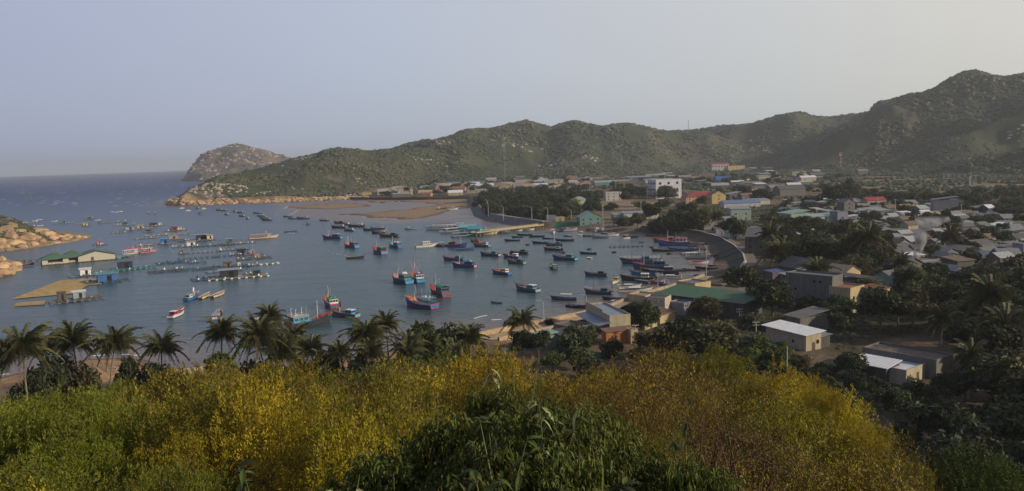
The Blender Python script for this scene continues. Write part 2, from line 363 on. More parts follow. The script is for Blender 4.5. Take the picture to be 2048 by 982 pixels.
colr = mixc(colr, C(.05, .037, .018) + np.zeros(TZ.shape + (3,)), camh * 1.0)
for pts, c in [([(1640, 362), (1800, 352), (2048, 352), (2100, 398), (1900, 396), (1780, 384), (1640, 380)], (.235, .165, .10)),
               ([(1330, 366), (1560, 362), (1700, 366), (1660, 384), (1500, 388), (1350, 380)], (.20, .15, .095)),
               ([(1195, 400), (1290, 402), (1330, 408), (1290, 416), (1200, 412)], (.33, .24, .16)),
               ([(1230, 412), (1262, 412), (1255, 440), (1225, 438)], (.26, .20, .14)),
               ([(1140, 448), (1300, 446), (1420, 470), (1400, 478), (1300, 462), (1150, 462)], (.20, .175, .145)),
               ([(1580, 725), (1640, 700), (1690, 725), (1660, 742), (1600, 742)], (.22, .165, .115)),
               ([(960, 700), (1090, 705), (1120, 760), (1010, 765)], (.17, .12, .08)),
               ([(1240, 690), (1300, 672), (1330, 690), (1290, 720), (1240, 735), (1160, 770), (1100, 760)], (.18, .13, .085))]:
    s = sdist([tuple(hit(a, b))[:2] for a, b in pts], GX, GY); rel = np.clip(RR * 0.012, 1, 14)
    colr = mixc(colr, C(*c) * (0.75 + 0.5 * n2[..., None]), sst(-1, 1, s / rel * .6 + (n2 - .5) * 3 + (n1 - .45) * 7) * 0.9)
me_idx = np.arange(nr * na).reshape(nr, na)
J2 = np.roll(me_idx, -1, axis=1)
q = np.stack([me_idx[:-1], me_idx[1:], J2[1:], J2[:-1]], -1).reshape(-1, 4)
zq = TZ.ravel()[q].max(1); rq = RR.ravel()[q].max(1)
q = q[(zq > -3.9) | (rq < 700) & (zq > -3.9)]
V = np.stack([GX, GY, TZ], -1).reshape(-1, 3)
used = np.zeros(len(V), bool); used[q.ravel()] = True; remap = np.cumsum(used) - 1; q = remap[q]
gm = bpy.data.materials.new('ground_soil_and_rock'); gm.use_nodes = True; t_ = gm.node_tree; b_ = t_.nodes['Principled BSDF']
b_.inputs['Roughness'].default_value = 0.95; b_.inputs['Specular IOR Level'].default_value = 0.15
va = t_.nodes.new('ShaderNodeAttribute'); va.attribute_name = 'soil'
gn = t_.nodes.new('ShaderNodeTexNoise'); gn.inputs['Scale'].default_value = 0.35; gn.inputs['Detail'].default_value = 8; gn.inputs['Roughness'].default_value = 0.7
geo = t_.nodes.new('ShaderNodeNewGeometry'); t_.links.new(geo.outputs['Position'], gn.inputs['Vector'])
gr = t_.nodes.new('ShaderNodeMapRange'); gr.inputs[1].default_value = 0.3; gr.inputs[2].default_value = 0.7; gr.inputs[3].default_value = 0.6; gr.inputs[4].default_value = 1.35; t_.links.new(gn.outputs[0], gr.inputs[0])
gs = t_.nodes.new('ShaderNodeVectorMath'); gs.operation = 'SCALE'; t_.links.new(va.outputs['Color'], gs.inputs[0]); t_.links.new(gr.outputs[0], gs.inputs['Scale']); t_.links.new(gs.outputs[0], b_.inputs['Base Color'])
gb = t_.nodes.new('ShaderNodeBump'); gb.inputs['Strength'].default_value = 0.7; gb.inputs['Distance'].default_value = 1.2; t_.links.new(gn.outputs[0], gb.inputs['Height']); t_.links.new(gb.outputs[0], b_.inputs['Normal'])
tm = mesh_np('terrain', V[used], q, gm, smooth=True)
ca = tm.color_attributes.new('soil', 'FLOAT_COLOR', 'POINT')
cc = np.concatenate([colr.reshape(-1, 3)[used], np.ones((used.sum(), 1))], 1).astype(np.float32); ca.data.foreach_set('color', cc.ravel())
kind(link('terrain', tm), 'structure', 'green hills, village plain and shoreline around the bay')
# foot of the ground sheet under the eye (closes the pole of the sheet)
fb_ = MB(); fb_.add([(rs[0] * 1.05 * math.sin(a), rs[0] * 1.05 * math.cos(a), TZ[0].min() - 0.02) for a in np.linspace(0, 2 * math.pi, 12, endpoint=False)][::-1], [tuple(range(12))])
kind(link('hill_ground', fb_.mesh('hill_ground', mat('dirt', (.11, .08, .04)))), 'structure')

# ------------------------------------------------------------------ water
wm = bpy.data.materials.new('sea_water'); wm.use_nodes = True; t_ = wm.node_tree; b_ = t_.nodes['Principled BSDF']
geo = t_.nodes.new('ShaderNodeNewGeometry')
ln = t_.nodes.new('ShaderNodeVectorMath'); ln.operation = 'LENGTH'; t_.links.new(geo.outputs['Position'], ln.inputs[0])
wr = t_.nodes.new('ShaderNodeValToRGB'); wmr = t_.nodes.new('ShaderNodeMapRange'); wmr.inputs[2].default_value = 3000; t_.links.new(ln.outputs['Value'], wmr.inputs[0])
pn = t_.nodes.new('ShaderNodeTexNoise'); pn.inputs['Scale'].default_value = 0.004; pn.inputs['Detail'].default_value = 4; pm_ = t_.nodes.new('ShaderNodeMapping'); pm_.inputs['Scale'].default_value = (.35, 2.2, 1); pm_.inputs['Rotation'].default_value = (0, 0, R(-10)); t_.links.new(geo.outputs['Position'], pm_.inputs[0]); t_.links.new(pm_.outputs[0], pn.inputs['Vector'])
pa = t_.nodes.new('ShaderNodeMath'); pa.operation = 'MULTIPLY_ADD'; pa.inputs[1].default_value = 0.34; pa.inputs[2].default_value = -0.17; t_.links.new(pn.outputs[0], pa.inputs[0])
ad = t_.nodes.new('ShaderNodeMath'); ad.operation = 'ADD'; t_.links.new(wmr.outputs[0], ad.inputs[0]); t_.links.new(pa.outputs[0], ad.inputs[1]); t_.links.new(ad.outputs[0], wr.inputs[0])
wr.color_ramp.elements[0].color = (.052, .092, .098, 1); wr.color_ramp.elements[0].position = 0.05
wr.color_ramp.elements[1].color = (.020, .055, .165, 1); wr.color_ramp.elements[1].position = 0.62
e = wr.color_ramp.elements.new(0.22); e.color = (.048, .094, .125, 1)
e = wr.color_ramp.elements.new(0.36); e.color = (.036, .080, .145, 1)
sh = t_.nodes.new('ShaderNodeAttribute'); sh.attribute_name = 'shallow'
mxs = t_.nodes.new('ShaderNodeMix'); mxs.data_type = 'RGBA'; mxs.inputs[7].default_value = (.185, .130, .105, 1)
t_.links.new(sh.outputs['Fac'], mxs.inputs[0]); t_.links.new(wr.outputs[0], mxs.inputs[6]); t_.links.new(mxs.outputs[2], b_.inputs['Base Color'])
rr_ = t_.nodes.new('ShaderNodeMapRange'); rr_.inputs[1].default_value = 200; rr_.inputs[2].default_value = 2500; rr_.inputs[3].default_value = 0.2; rr_.inputs[4].default_value = 0.5; t_.links.new(ln.outputs['Value'], rr_.inputs[0]); t_.links.new(rr_.outputs[0], b_.inputs['Roughness'])
b_.inputs['IOR'].default_value = 1.333; b_.inputs['Specular IOR Level'].default_value = 0.3
prev = None
for scl, dist, det, ax in ((0.05, 1.6, 3, 0.35), (0.33, 0.55, 3, 0.45), (1.6, 0.16, 2, 0.7)):
    mp1 = t_.nodes.new('ShaderNodeMapping'); mp1.inputs['Scale'].default_value = (ax, 1, 1); mp1.inputs['Rotation'].default_value = (0, 0, R(-14)); t_.links.new(geo.outputs['Position'], mp1.inputs[0])
    nn = t_.nodes.new('ShaderNodeTexNoise'); nn.inputs['Scale'].default_value = scl; nn.inputs['Detail'].default_value = det; t_.links.new(mp1.outputs[0], nn.inputs['Vector'])
    bb = t_.nodes.new('ShaderNodeBump'); bb.inputs['Strength'].default_value = 1.0; bb.inputs['Distance'].default_value = dist; t_.links.new(nn.outputs[0], bb.inputs['Height'])
    if prev: t_.links.new(prev.outputs[0], bb.inputs['Normal'])
    prev = bb
t_.links.new(prev.outputs[0], b_.inputs['Normal'])
# sea sheet: polar grid in the bay for the shallow-water attribute, then out to the horizon
wa = np.linspace(R(-48), R(30), 300); wrr = np.concatenate([np.geomspace(120, 1600, 200), np.geomspace(1700, 16000, 30)])
WA, WR = np.meshgrid(wa, wrr); WX, WY = WR * np.sin(WA), WR * np.cos(WA)
wz = terrain(WX, WY)[0]
idx = np.arange(WX.size).reshape(WX.shape); wq = np.stack([idx[:-1, :-1], idx[:-1, 1:], idx[1:, 1:], idx[1:, :-1]], -1).reshape(-1, 4)[:, ::-1]
keep = wz.ravel()[wq].min(1) < 0.8
sm = mesh_np('sea', np.stack([WX, WY, np.zeros_like(WX)], -1).reshape(-1, 3), wq[keep], wm, smooth=True)
at = sm.attributes.new('shallow', 'FLOAT', 'POINT')
shv = sst(-2.2, 0.1, wz) * 0.95
at.data.foreach_set('value', np.clip(shv, 0, 1).ravel().astype(np.float32))
kind(link('sea', sm), 'structure', 'blue sea and grey-green water of the bay')
# ------------------------------------------------------------------ boats
def paint(name, c, rough=0.5, var=0.35): return mat(name, c, rough, var, 1.6, bump=0.15, bscale=9, spec=0.4)
PC = {'navy': (.045, .090, .20), 'blue': (.045, .14, .36), 'brightblue': (.06, .30, .55), 'cyan': (.08, .38, .46), 'teal': (.10, .27, .29), 'slate': (.09, .13, .18), 'dkgreen': (.035, .075, .065),
      'green': (.03, .22, .12), 'white': (.72, .71, .68), 'cream': (.62, .53, .38), 'red': (.45, .045, .06), 'orange': (.62, .16, .045), 'pink': (.55, .26, .26), 'black': (.036, .042, .055), 'wood': (.20, .145, .10),
      'grey': (.30, .32, .34), 'lilac': (.30, .29, .42), 'tan': (.42, .33, .22), 'purple': (.10, .09, .22), 'brown': (.12, .08, .055), 'glass': (.02, .025, .03), 'yellow': (.6, .42, .08), 'nett': (.04, .10, .09), 'lime': (.45, .62, .12)}
def pm(k): return paint('paint_' + k, PC[k], 0.15 if k == 'glass' else 0.5)
MC = {}
def cached(key, fn):
    if key not in MC: MC[key] = fn()
    return MC[key]
def hull_mesh(L, B, H, cols, bowup=1.0, transom=0.86, name='hull', deckin=0.35):
    """cols: bottom, side, top stripe, inside ; bow to +Y, stern at -L/2"""
    mb = MB(); n = 13; rows = []
    for i in range(n):
        t = i / (n - 1); y = -L / 2 + L * t
        b = B / 2 * (transom + (1 - transom) * math.sin(min(t / 0.45, 1) * math.pi / 2)) if t < 0.45 else B / 2 * max(1 - ((t - 0.45) / 0.55) ** 2.1, 0.02)
        sh = H * (1 + 0.10 * (1 - t) ** 2 + 0.85 * bowup * max(t - 0.35, 0) ** 1.7 / 0.65 ** 1.7)
        yr = y + 0.10 * L * max(t - 0.6, 0) / 0.4
        fl = 0.62 + 0.1 * (1 - t)
        rows.append([(0, y, -0.55), (b * fl * 0.9, y, -0.30), (b * (fl + .12), y + (yr - y) * .2, 0.16 * H + .06), (b * .94, y + (yr - y) * .7, sh - 0.24 * H), (b, yr, sh), (b * (1 - .10), yr, sh), (b * .86, y + (yr - y) * .8, sh - deckin * H), (0, y + (yr - y) * .8, sh - deckin * H + .05)])
    k = len(rows[0])
    for sgn in (1, -1):
        vs = [(p[0] * sgn, p[1], p[2]) for r_ in rows for p in r_]
        for i in range(n - 1):
            for j in range(k - 1):
                q_ = (i * k + j, i * k + j + 1, (i + 1) * k + j + 1, (i + 1) * k + j)
                mb.add([vs[a] for a in q_], [(0, 1, 2, 3) if sgn < 0 else (3, 2, 1, 0)], (0, 0, 1, 2, 3, 3, 3)[j])
    return mb.mesh(name, [pm(c) for c in cols])
def transom_mesh(L, B, H, transom, col, stripe):
    mb = MB(); b = B / 2 * transom; y = -L / 2 - 0.02; s = H * 1.10
    pts = [(-b * .75, 0.10), (b * .75, 0.10), (b * .86, 0.16 * H + .06), (-b * .86, .16 * H + .06)]
    def slab(p, mi):
        vs = [(a, y - .03, c) for a, c in p] + [(a, y, c) for a, c in p]; m = len(p)
        mb.add(vs, [tuple(range(m)), tuple(range(m, 2 * m))[::-1]] + [(i, i + m, (i + 1) % m + m, (i + 1) % m) for i in range(m)], mi)
    slab(pts, 1); slab([(-b * .86, .16 * H + .06), (b * .86, .16 * H + .06), (b * .97, s - .22 * H), (-b * .97, s - .22 * H)], 0); slab([(-b * .97, s - .22 * H), (b * .97, s - .22 * H), (b * 1.0, s), (-b * 1.0, s)], 1)
    return mb.mesh('transom', [pm(col), pm(stripe)])
def cabin(root, L, B, z, y0, ln, wd, ht, wall, roof, over=0.5, arch=False, openwork=False):
    mb = MB()
    if openwork:
        for a in (-1, 1):
            for k in range(4): mb.tube([(a * wd / 2, y0 - ln / 2 + ln * k / 3, z), (a * wd / 2, y0 - ln / 2 + ln * k / 3, z + ht)], 0.06, 4)
            for zz in (.35, .7, 1): mb.box((a * wd / 2, y0, z + ht * zz - .04), (.08, ln, .08))
        for zz in (.35, 1):
            for yy in (-1, 1): mb.box((0, y0 + yy * ln / 2, z + ht * zz - .04), (wd, .08, .08))
        link('cabin_frame', mb.mesh('cabin_frame', pm(wall)), root)
    else:
        mb.box((0, y0, z + ht / 2), (wd, ln, ht))
        c = link('cabin', mb.mesh('cabin', pm(wall)), root)
        for yy, n_, ww in ((-1, 3, wd / 3.6), (1, 3, wd / 3.6)):
            for k in range(3):
                m2 = cached(('win', round(ww, 1), round(ht, 1)), lambda: _win(ww, ht * .34))
                link('window', m2, c, ((k - 1) * wd / 3.1, y0 + yy * (ln / 2 + .015), z + ht * .64))
        for xx in (-1, 1):
            for k in range(3):
                m2 = cached(('winl', round(ln / 4, 1), round(ht, 1)), lambda: _win(ln / 4.4, ht * .34))
                link('window', m2, c, (xx * (wd / 2 + .015), y0 + (k - 1) * ln / 3.2, z + ht * .64), rz=math.pi / 2)
    rb = MB()
    if arch:
        n = 8; vs = []
        for yy in (-1, 1):
            for k in range(n + 1):
                a = math.pi * k / n; vs.append((math.cos(a) * (wd / 2 + over * .6), y0 + yy * (ln / 2 + over), z + ht + math.sin(a) * 0.75))
            for k in range(n + 1):
                a = math.pi * k / n; vs.append((math.cos(a) * (wd / 2 + over * .6 - .06), y0 + yy * (ln / 2 + over), z + ht + math.sin(a) * 0.69))
        m = n + 1; fs = [(k, k + 1, 2 * m + k + 1, 2 * m + k) for k in range(n)] + [(m + k, 3 * m + k, 3 * m + k + 1, m + k + 1) for k in range(n)]
        fs += [(k, m + k, m + k + 1, k + 1) for k in range(n)] + [(2 * m + k, 2 * m + k + 1, 3 * m + k + 1, 3 * m + k) for k in range(n)]
        rb.add(vs, fs)
    else:
        rb.box((0, y0, z + ht + .06), (wd + over, ln + over, .12), top=.96)
    link('cabin_roof', rb.mesh('cabin_roof', pm(roof)), root)
def _win(w_, h_):
    mb = MB(); mb.box((0, 0, 0), (w_, .03, h_)); return mb.mesh('window', pm('glass'))
def mast(root, x, y, z, h, col='white', flag=None, lean=0.0):
    mb = MB(); mb.tube([(x, y, z), (x, y + lean, z + h)], [.13, .08], 5); mb.tube([(x - .5, y + lean * .8, z + h * .82), (x + .5, y + lean * .8, z + h * .82)], .04, 4)
    mb.tube([(x, y + lean, z + h * .95), (x, y + 2.2, z)], .02, 3)
    m = link('mast', mb.mesh('mast', pm(col)), root)
    if flag:
        fb2 = MB(); fb2.box((x, y + lean + .02 - .45, z + h * .72), (.10, .95, h * .5), top=.6); link('flag', fb2.mesh('flag', pm(flag)), m)
def clutter(root, L, B, z, y0, y1, cols, n=10, seed=0, name='deck_gear'):
    rn = random.Random(seed); mb = MB()
    for k in range(n):
        s = rn.uniform(.25, .8); mb.box((rn.uniform(-B * .28, B * .28), rn.uniform(y0, y1), z + s * .35), (s, s * rn.uniform(.7, 1.6), s * .8), rn.randrange(len(cols)), rn.uniform(0, 3), top=rn.uniform(.4, .9))
    link(name, mb.mesh(name, [pm(c) for c in cols]), root)['kind'] = 'stuff'
def rail(root, L, B, H, col, y0=.1, y1=.5, bowup=1.0):
    mb = MB()
    for s in (-1, 1):
        pts = []
        for i in range(6):
            t = .5 + y0 + (y1 - y0) * i / 5; b = B / 2 * max(1 - ((t - .45) / .55) ** 2.1, .05) if t > .45 else B / 2
            sh = H * (1 + .85 * bowup * max(t - .35, 0) ** 1.7 / .65 ** 1.7) + .45
            y = -L / 2 + L * t + .1 * L * max(t - .6, 0) / .4
            pts.append((s * b * .96, y, sh)); mb.tube([(s * b * .96, y, sh - .5), (s * b * .96, y, sh)], .03, 3)
        mb.tube(pts, .045, 4)
    link('bow_rail', mb.mesh('bow_rail', pm(col)), root)

def hullset(root, L, B, H, side, stripe, bottom, inside, transom, tcol, bowup=1.0):
    hm_ = cached(('h', L, B, H, side, stripe, bottom, inside, bowup), lambda: hull_mesh(L, B, H, (bottom, side, stripe, inside), bowup, transom)); link('hull', hm_, root)
    if tcol: link('transom', cached(('t', L, B, H, transom, tcol, bottom), lambda: transom_mesh(L, B, H, transom, tcol, bottom if bottom != 'black' else stripe)), root)

def place_boat(px, py, hd):
    """hd: heading in degrees from straight away from the eye, positive to the right"""
    p = P(px, py, 0.0); az = math.atan2(p.x, p.y); a = az + R(hd)
    return p, -a
def trawler(px, py, hd, L=13, side='navy', stripe='navy', tcol='brightblue', bottom='red', cab='teal', roof='teal', deck='wood', bow='red', flag='white', ow=False, arch=False, extra=(), label='', seed=1, group='fishing boats moored in the bay', bridge=False):
    L = L * BK; p, rz = place_boat(px, py, hd); B = L * .33; H = L * .125
    r_ = thing('fishing_boat', p, rz, label, 'fishing boat', group, (px, py))
    hullset(r_, L, B, H, side, stripe, bottom, deck, .86, tcol)
    cabin(r_, L, B, H * .8, -L * .23, L * .36, B * .70, L * .155, cab, roof, openwork=ow, arch=arch)
    if bridge:
        mb = MB(); mb.box((0, -L * .18, H * .8 + L * .155 + .55), (B * .4, L * .12, 1.0)); c = link('wheelhouse', mb.mesh('wheelhouse', pm('white')), r_)
    rf = MB(); hh = H * .8 + L * .155 + .12
    for s in (-1, 1):
        rf.tube([(s * B * .36, -L * .42, hh + .5), (s * B * .36, -L * .06, hh + .5)], .035, 3)
        for k in range(4): rf.tube([(s * B * .36, -L * (.42 - .12 * k), hh), (s * B * .36, -L * (.42 - .12 * k), hh + .5)], .03, 3)
    link('roof_rail', rf.mesh('roof_rail', pm(extra[0] if extra else 'white')), r_)
    clutter(r_, L, B, H * .72, -L * .02, L * .28, (cab, 'wood', 'nett', 'grey'), 12, seed)
    clutter(r_, L, B, hh, -L * .34, -L * .10, (roof, 'white', 'nett', 'tan'), 7, seed + 5, 'roof_gear')
    if bow:
        bm_ = MB(); bm_.add([(-B * .30, L * .30, H * 1.42), (B * .30, L * .30, H * 1.42), (0, L * .52, H * 1.86), (-B * .25, L * .22, H * 1.0), (B * .25, L * .22, H * 1.0)], [(0, 1, 2), (3, 4, 1, 0)])
        link('foredeck', bm_.mesh('foredeck', pm(bow)), r_)
        rail(r_, L, B, H, bow, .22, .48)
    else: rail(r_, L, B, H, 'white', .22, .48)
    mast(r_, 0, L * .22, H, L * .40, 'white', flag)
    mast(r_, 0, -L * .05, hh, L * .20, 'grey', None)
    return r_
def fisher(px, py, hd, L=9, side='navy', tcol='slate', cab='teal', roof='grey', bottom='black', deck='wood', bow='pink', flag=None, label='', seed=1, group='fishing boats moored in the bay', stripe=None):
    L = L * BK; p, rz = place_boat(px, py, hd); B = L * .32; H = L * .115
    r_ = thing('fishing_boat', p, rz, label, 'fishing boat', group, (px, py))
    hullset(r_, L, B, H, side, stripe or side, bottom, deck, .82, tcol)
    cabin(r_, L, B, H * .75, -L * .22, L * .24, B * .58, L * .14, cab, roof, over=.35)
    clutter(r_, L, B, H * .7, 0, L * .25, ('wood', 'nett', 'grey', bow or 'white'), 8, seed)
    mast(r_, 0, L * .2, H, L * .36, 'wood' if not flag else 'white', flag)
    if bow: rail(r_, L, B, H, bow, .22, .48)
    return r_
def skiff(px, py, hd, L=6, side='black', inside='wood', label='', seed=1, group='small open boats moored in the bay', gear='grey', canopy=None, name='skiff', bottom='black', stripe=None):
    L = L * BK; p, rz = place_boat(px, py, hd); B = L * .27; H = L * .095
    r_ = thing(name, p, rz, label, 'small boat', group, (px, py))
    hullset(r_, L, B, H, side, stripe or side, bottom, inside, .7, None, .9)
    mb = MB()
    for y in (-.28, -.05, .2): mb.box((0, y * L, H * .86), (B * .8, .28, .06))
    link('thwart', mb.mesh('thwart', pm('wood')), r_)
    clutter(r_, L, B, H * .6, -L * .35, L * .2, (gear, 'nett'), 5, seed)
    mb = MB(); mb.box((0, -L * .5 - .1, H * .9), (.3, .35, .6), top=.7); mb.tube([(0, -L * .5 - .1, H * .9), (0, -L * .5 - .5, -.2)], .05, 4); link('outboard_motor', mb.mesh('outboard_motor', pm('slate')), r_)
    if canopy:
        mb = MB(); mb.box((0, -L * .08, H + 1.45), (B * 1.05, L * .45, .1)); link('canopy', mb.mesh('canopy', pm(canopy)), r_)
        pb = MB()
        for sx in (-1, 1):
            for sy in (-.28, .12): pb.tube([(sx * B * .42, sy * L, H * .7), (sx * B * .42, sy * L, H + 1.42)], .04, 4)
        link('canopy_post', pb.mesh('canopy_post', pm('grey')), r_)
    return r_
def cruiser(px, py, hd, L=8, side='white', cab='white', roof='white', label='', stripe='red', group='white motor boats', seed=1, lowc=False, cat='motor boat'):
    L = L * BK; p, rz = place_boat(px, py, hd); B = L * .30; H = L * .12
    r_ = thing('motor_boat', p, rz, label, cat, group, (px, py))
    hullset(r_, L, B, H, side, stripe, side, 'cream', .88, side, .6)
    cabin(r_, L, B, H * .75, -L * .02, L * .34, B * .68, L * (.06 if lowc else .16), cab, roof, over=.4)
    clutter(r_, L, B, H * .7, -L * .42, -L * .25, ('grey', 'red', 'white'), 4, seed)
    return r_
def tour(px, py, hd, L=16, side='white', trim='red', roof='white', label='', seats='red', two=False, group='passenger boats'):
    L = L * BK; p, rz = place_boat(px, py, hd); B = L * .24; H = L * .075
    r_ = thing('tour_boat', p, rz, label, 'tour boat', group, (px, py))
    hullset(r_, L, B, H, side, trim, 'slate', 'cream', .85, side, .8)
    pb = MB(); n = 6
    for s in (-1, 1):
        for k in range(n + 1): pb.box((s * B * .42, -L * .44 + L * .72 * k / n, H * .9 + 1.05), (.14, .14, 2.1))
        pb.box((s * B * .42, -L * .08, H + .62), (.08, L * .72, .12))
    link('canopy_post', pb.mesh('canopy_post', pm(side)), r_)
    rb = MB(); rb.box((0, -L * .08, H * .9 + 2.16), (B * 1.0, L * .80, .14), top=.96); link('canopy', rb.mesh('canopy', pm(roof)), r_)
    if seats:
        for k in range(5):
            for s in (-1, 1):
                link('seat', cached(('seat', seats), lambda: _seat(seats)), r_, (s * B * .2, -L * .36 + L * .13 * k, H * .75))
    ub = MB(); ub.box((0, L * .2, H * .9 + 1.0), (B * .7, L * .1, 1.9), top=.85); link('wheelhouse', ub.mesh('wheelhouse', pm(side)), r_)
    if two:
        u2 = MB()
        for s in (-1, 1):
            u2.box((s * B * .45, -L * .12, H * .9 + 2.9), (.06, L * .62, .1))
            for k in range(8): u2.box((s * B * .45, -L * .42 + L * .6 * k / 7, H * .9 + 2.55), (.06, .06, .7))
        u2.box((0, -L * .1, H * .9 + 4.1), (B * .8, L * .36, .1)); 
        for s in (-1, 1):
            for k in (-1, 1): u2.box((s * B * .36, -L * .1 + k * L * .16, H * .9 + 3.2), (.1, .1, 1.8))
        link('upper_deck', u2.mesh('upper_deck', pm(trim if trim != 'navy' else 'white')), r_)
    mast(r_, 0, L * .12, H * .9 + 2.2, 2.4, 'white', None)
    return r_
def _seat(c):
    mb = MB(); mb.box((0, 0, .25), (1.0, .5, .5)); mb.box((0, -.22, .75), (1.0, .08, .6)); return mb.mesh('seat', pm(c))
def coracle(px, py, label='', group='round basket boats', col='black', s=1.1):
    p, rz = place_boat(px, py, 0)
    def mk():
        mb = MB(); n = 14; vs = []
        for rr_, zz in ((.5, -.12), (.85, .05), (1.05, .38), (1.08, .45), (1.0, .45), (.9, .2), (.0, .08)):
            vs += [(rr_ * math.cos(2 * math.pi * k / n), rr_ * math.sin(2 * math.pi * k / n), zz) for k in range(n)]
        mb.add(vs, [(j * n + k, j * n + (k + 1) % n, (j + 1) * n + (k + 1) % n, (j + 1) * n + k) for j in range(6) for k in range(n)])
        return mb.mesh('basket_hull', pm(col))
    def th():
        mb = MB(); mb.box((0, 0, .36), (2.0, .25, .05)); return mb.mesh('thwart', pm('wood'))
    r_ = thing('coracle', p, rz, label, 'basket boat', group, (px, py), scale=s * BK)
    link('basket_hull', cached(('cor', col), mk), r_); link('thwart', cached('corth', th), r_)
BK = 1.13      # size of the boats against the first estimate

g0 = 'fishing boats moored in the bay'
# --- the larger boats of the middle bay
trawler(758, 507, -24, 14, 'blue', 'navy', 'brightblue', 'red', 'dkgreen', 'nett', label='blue fishing boat with dark green cabin and white sail-like flag', seed=1)
trawler(790, 495, -30, 12, 'dkgreen', 'teal', 'blue', 'blue', 'blue', 'teal', bow='teal', label='teal and blue fishing boat with a blue cabin', seed=2)
trawler(702, 495, -33, 12.5, 'navy', 'navy', 'brightblue', 'navy', 'purple', 'slate', deck='orange', bow='orange', flag=None, label='blue fishing boat with bright orange foredeck', seed=3)
trawler(665, 478, -62, 12.5, 'navy', 'navy', 'brightblue', 'navy', 'slate', 'grey', bow='pink', label='navy fishing boat lying nearly side-on with pale blue stern', seed=4)
trawler(803, 565, -27, 14, 'dkgreen', 'blue', 'brightblue', 'navy', 'teal', 'slate', bow='pink', ow=False, bridge=True, label='large fishing boat with pale teal cabin, rafted to another', seed=5)
o = trawler(834, 562, -14, 13.5, 'navy', 'slate', 'brightblue', 'navy', 'white', 'purple', bow='orange', flag=None, extra=('red',), label='large fishing boat with purple awning and red trim', seed=6)
mb = MB()
for a in range(9): mb.tube([(0, 2, 2), (math.cos(a * .7) * 2.6, 2 + math.sin(a * .7) * 3.2, 8 + (a % 3))], .045, 3)
link('rigging_pole', mb.mesh('rigging_pole', pm('pink')), o)
trawler(878, 590, -24, 13.5, 'dkgreen', 'red', 'slate', 'red', 'slate', 'green', arch=True, bow='red', label='dark green fishing boat with an arched green canopy', seed=7)
trawler(842, 614, -40, 14, 'navy', 'white', 'blue', 'red', 'brightblue', 'teal', ow=True, bow='orange', label='navy fishing boat with an open light blue cabin frame', seed=8)
trawler(661, 612, -14, 12.5, 'slate', 'red', 'slate', 'red', 'white', 'green', bow='orange', extra=('green',), deck='nett', label='slate fishing boat with green nets piled over its cabin', seed=9)
fisher(690, 633, -48, 10.5, 'slate', 'cyan', 'brightblue', 'white', 'red', bow='red', flag='red', label='slate blue fishing boat with white-roofed pale blue cabin', seed=10)
o = trawler(618, 652, 62, 14, 'black', 'black', 'red', 'black', 'brightblue', 'tan', bow='red', flag=None, label='dark fishing boat with red bow and light blue cabin under tan deck', seed=11)
mb = MB()
for (a, b) in ((-1.6, -5.5), (1.6, -5.5), (0, -2.5)): mb.tube([(a, b, 3.8), (a, b, 6.8)], [.14, .1], 6); mb.tube([(a - .5, b, 6.8), (a + .5, b, 6.8)], .12, 4)
link('lamp_post', mb.mesh('lamp_post', pm('white')), o)
o = trawler(531, 650, 40, 10, 'blue', 'white', 'blue', 'navy', 'white', 'white', bow='white', flag=None, label='blue boat with white cabin half hidden behind the palm crowns', seed=12)
fisher(435, 640, 10, 11, 'lilac', 'blue', 'white', 'lilac', bow='white', label='pale boat half hidden behind the leftmost clump palm, mast showing', seed=13)
fisher(354, 632, 28, 9, 'white', 'white', 'red', 'white', 'blue', deck='red', bow='pink', label='pink-white boat with red interior lying alone off the beach', seed=14)
fisher(384, 598, 30, 9, 'blue', 'blue', 'white', 'tan', 'blue', bow='white', flag='white', label='blue-sterned boat with tan roof, first of three lying side by side', seed=15)
skiff(410, 595, 22, 9, 'cream', 'tan', label='open sampan with cream hull and red bow, middle of three side by side', gear='pink', name='sampan')
skiff(436, 592, 28, 9.5, 'cream', 'tan', label='open cream sampan, last of three side by side, bow to the right', gear='white', name='sampan', stripe='pink')
fisher(908, 521, -66, 10, 'navy', 'slate', 'teal', 'slate', bow='red', label='navy fishing boat with red bow and teal deckhouse', seed=16)
trawler(929, 535, -62, 11, 'navy', 'navy', 'pink', 'navy', 'purple', 'blue', bow='pink', flag=None, label='navy fishing boat with pinkish stern and purple-blue deckhouse', seed=17)
fisher(981, 512, -58, 10.5, 'navy', 'pink', 'teal', 'slate', bow='teal', label='navy fishing boat with teal gear and faded pink stern', seed=18)
fisher(1024, 516, -50, 10, 'navy', 'slate', 'white', 'white', flag='white', label='dark fishing boat with a white mast and white cabin', seed=19)
fisher(1038, 508, -70, 10, 'black', 'slate', 'slate', 'dkgreen', bow='grey', label='black fishing boat lying behind two others', seed=20)
fisher(1033, 527, -52, 9.5, 'slate', 'grey', 'dkgreen', 'teal', label='slate fishing boat, nearest of a group of three', seed=21)
fisher(1003, 548, -42, 10.5, 'navy', 'blue', 'white', 'tan', bow='white', deck='orange', label='navy fishing boat with orange-brown deck and blue stern', seed=22)
fisher(1055, 582, -44, 11, 'slate', 'grey', 'teal', 'white', bow='red', label='slate fishing boat with red bow and slanting oar', seed=23)
fisher(1130, 520, -60, 12, 'navy', 'cyan', 'teal', 'teal', bow='pink', label='navy fishing boat with vivid cyan stern', seed=24)
fisher(1108, 501, -80, 9.5, 'black', 'slate', 'white', 'slate', label='black fishing boat with white gear on deck', seed=25)
fisher(1109, 491, -80, 9, 'slate', 'slate', 'teal', 'teal', bow='navy', label='slate boat crowded with teal gear', seed=26)
fisher(1106, 537, -16, 8.5, 'black', 'slate', 'grey', 'grey', bow='grey', label='small black fishing boat seen from astern', seed=27)
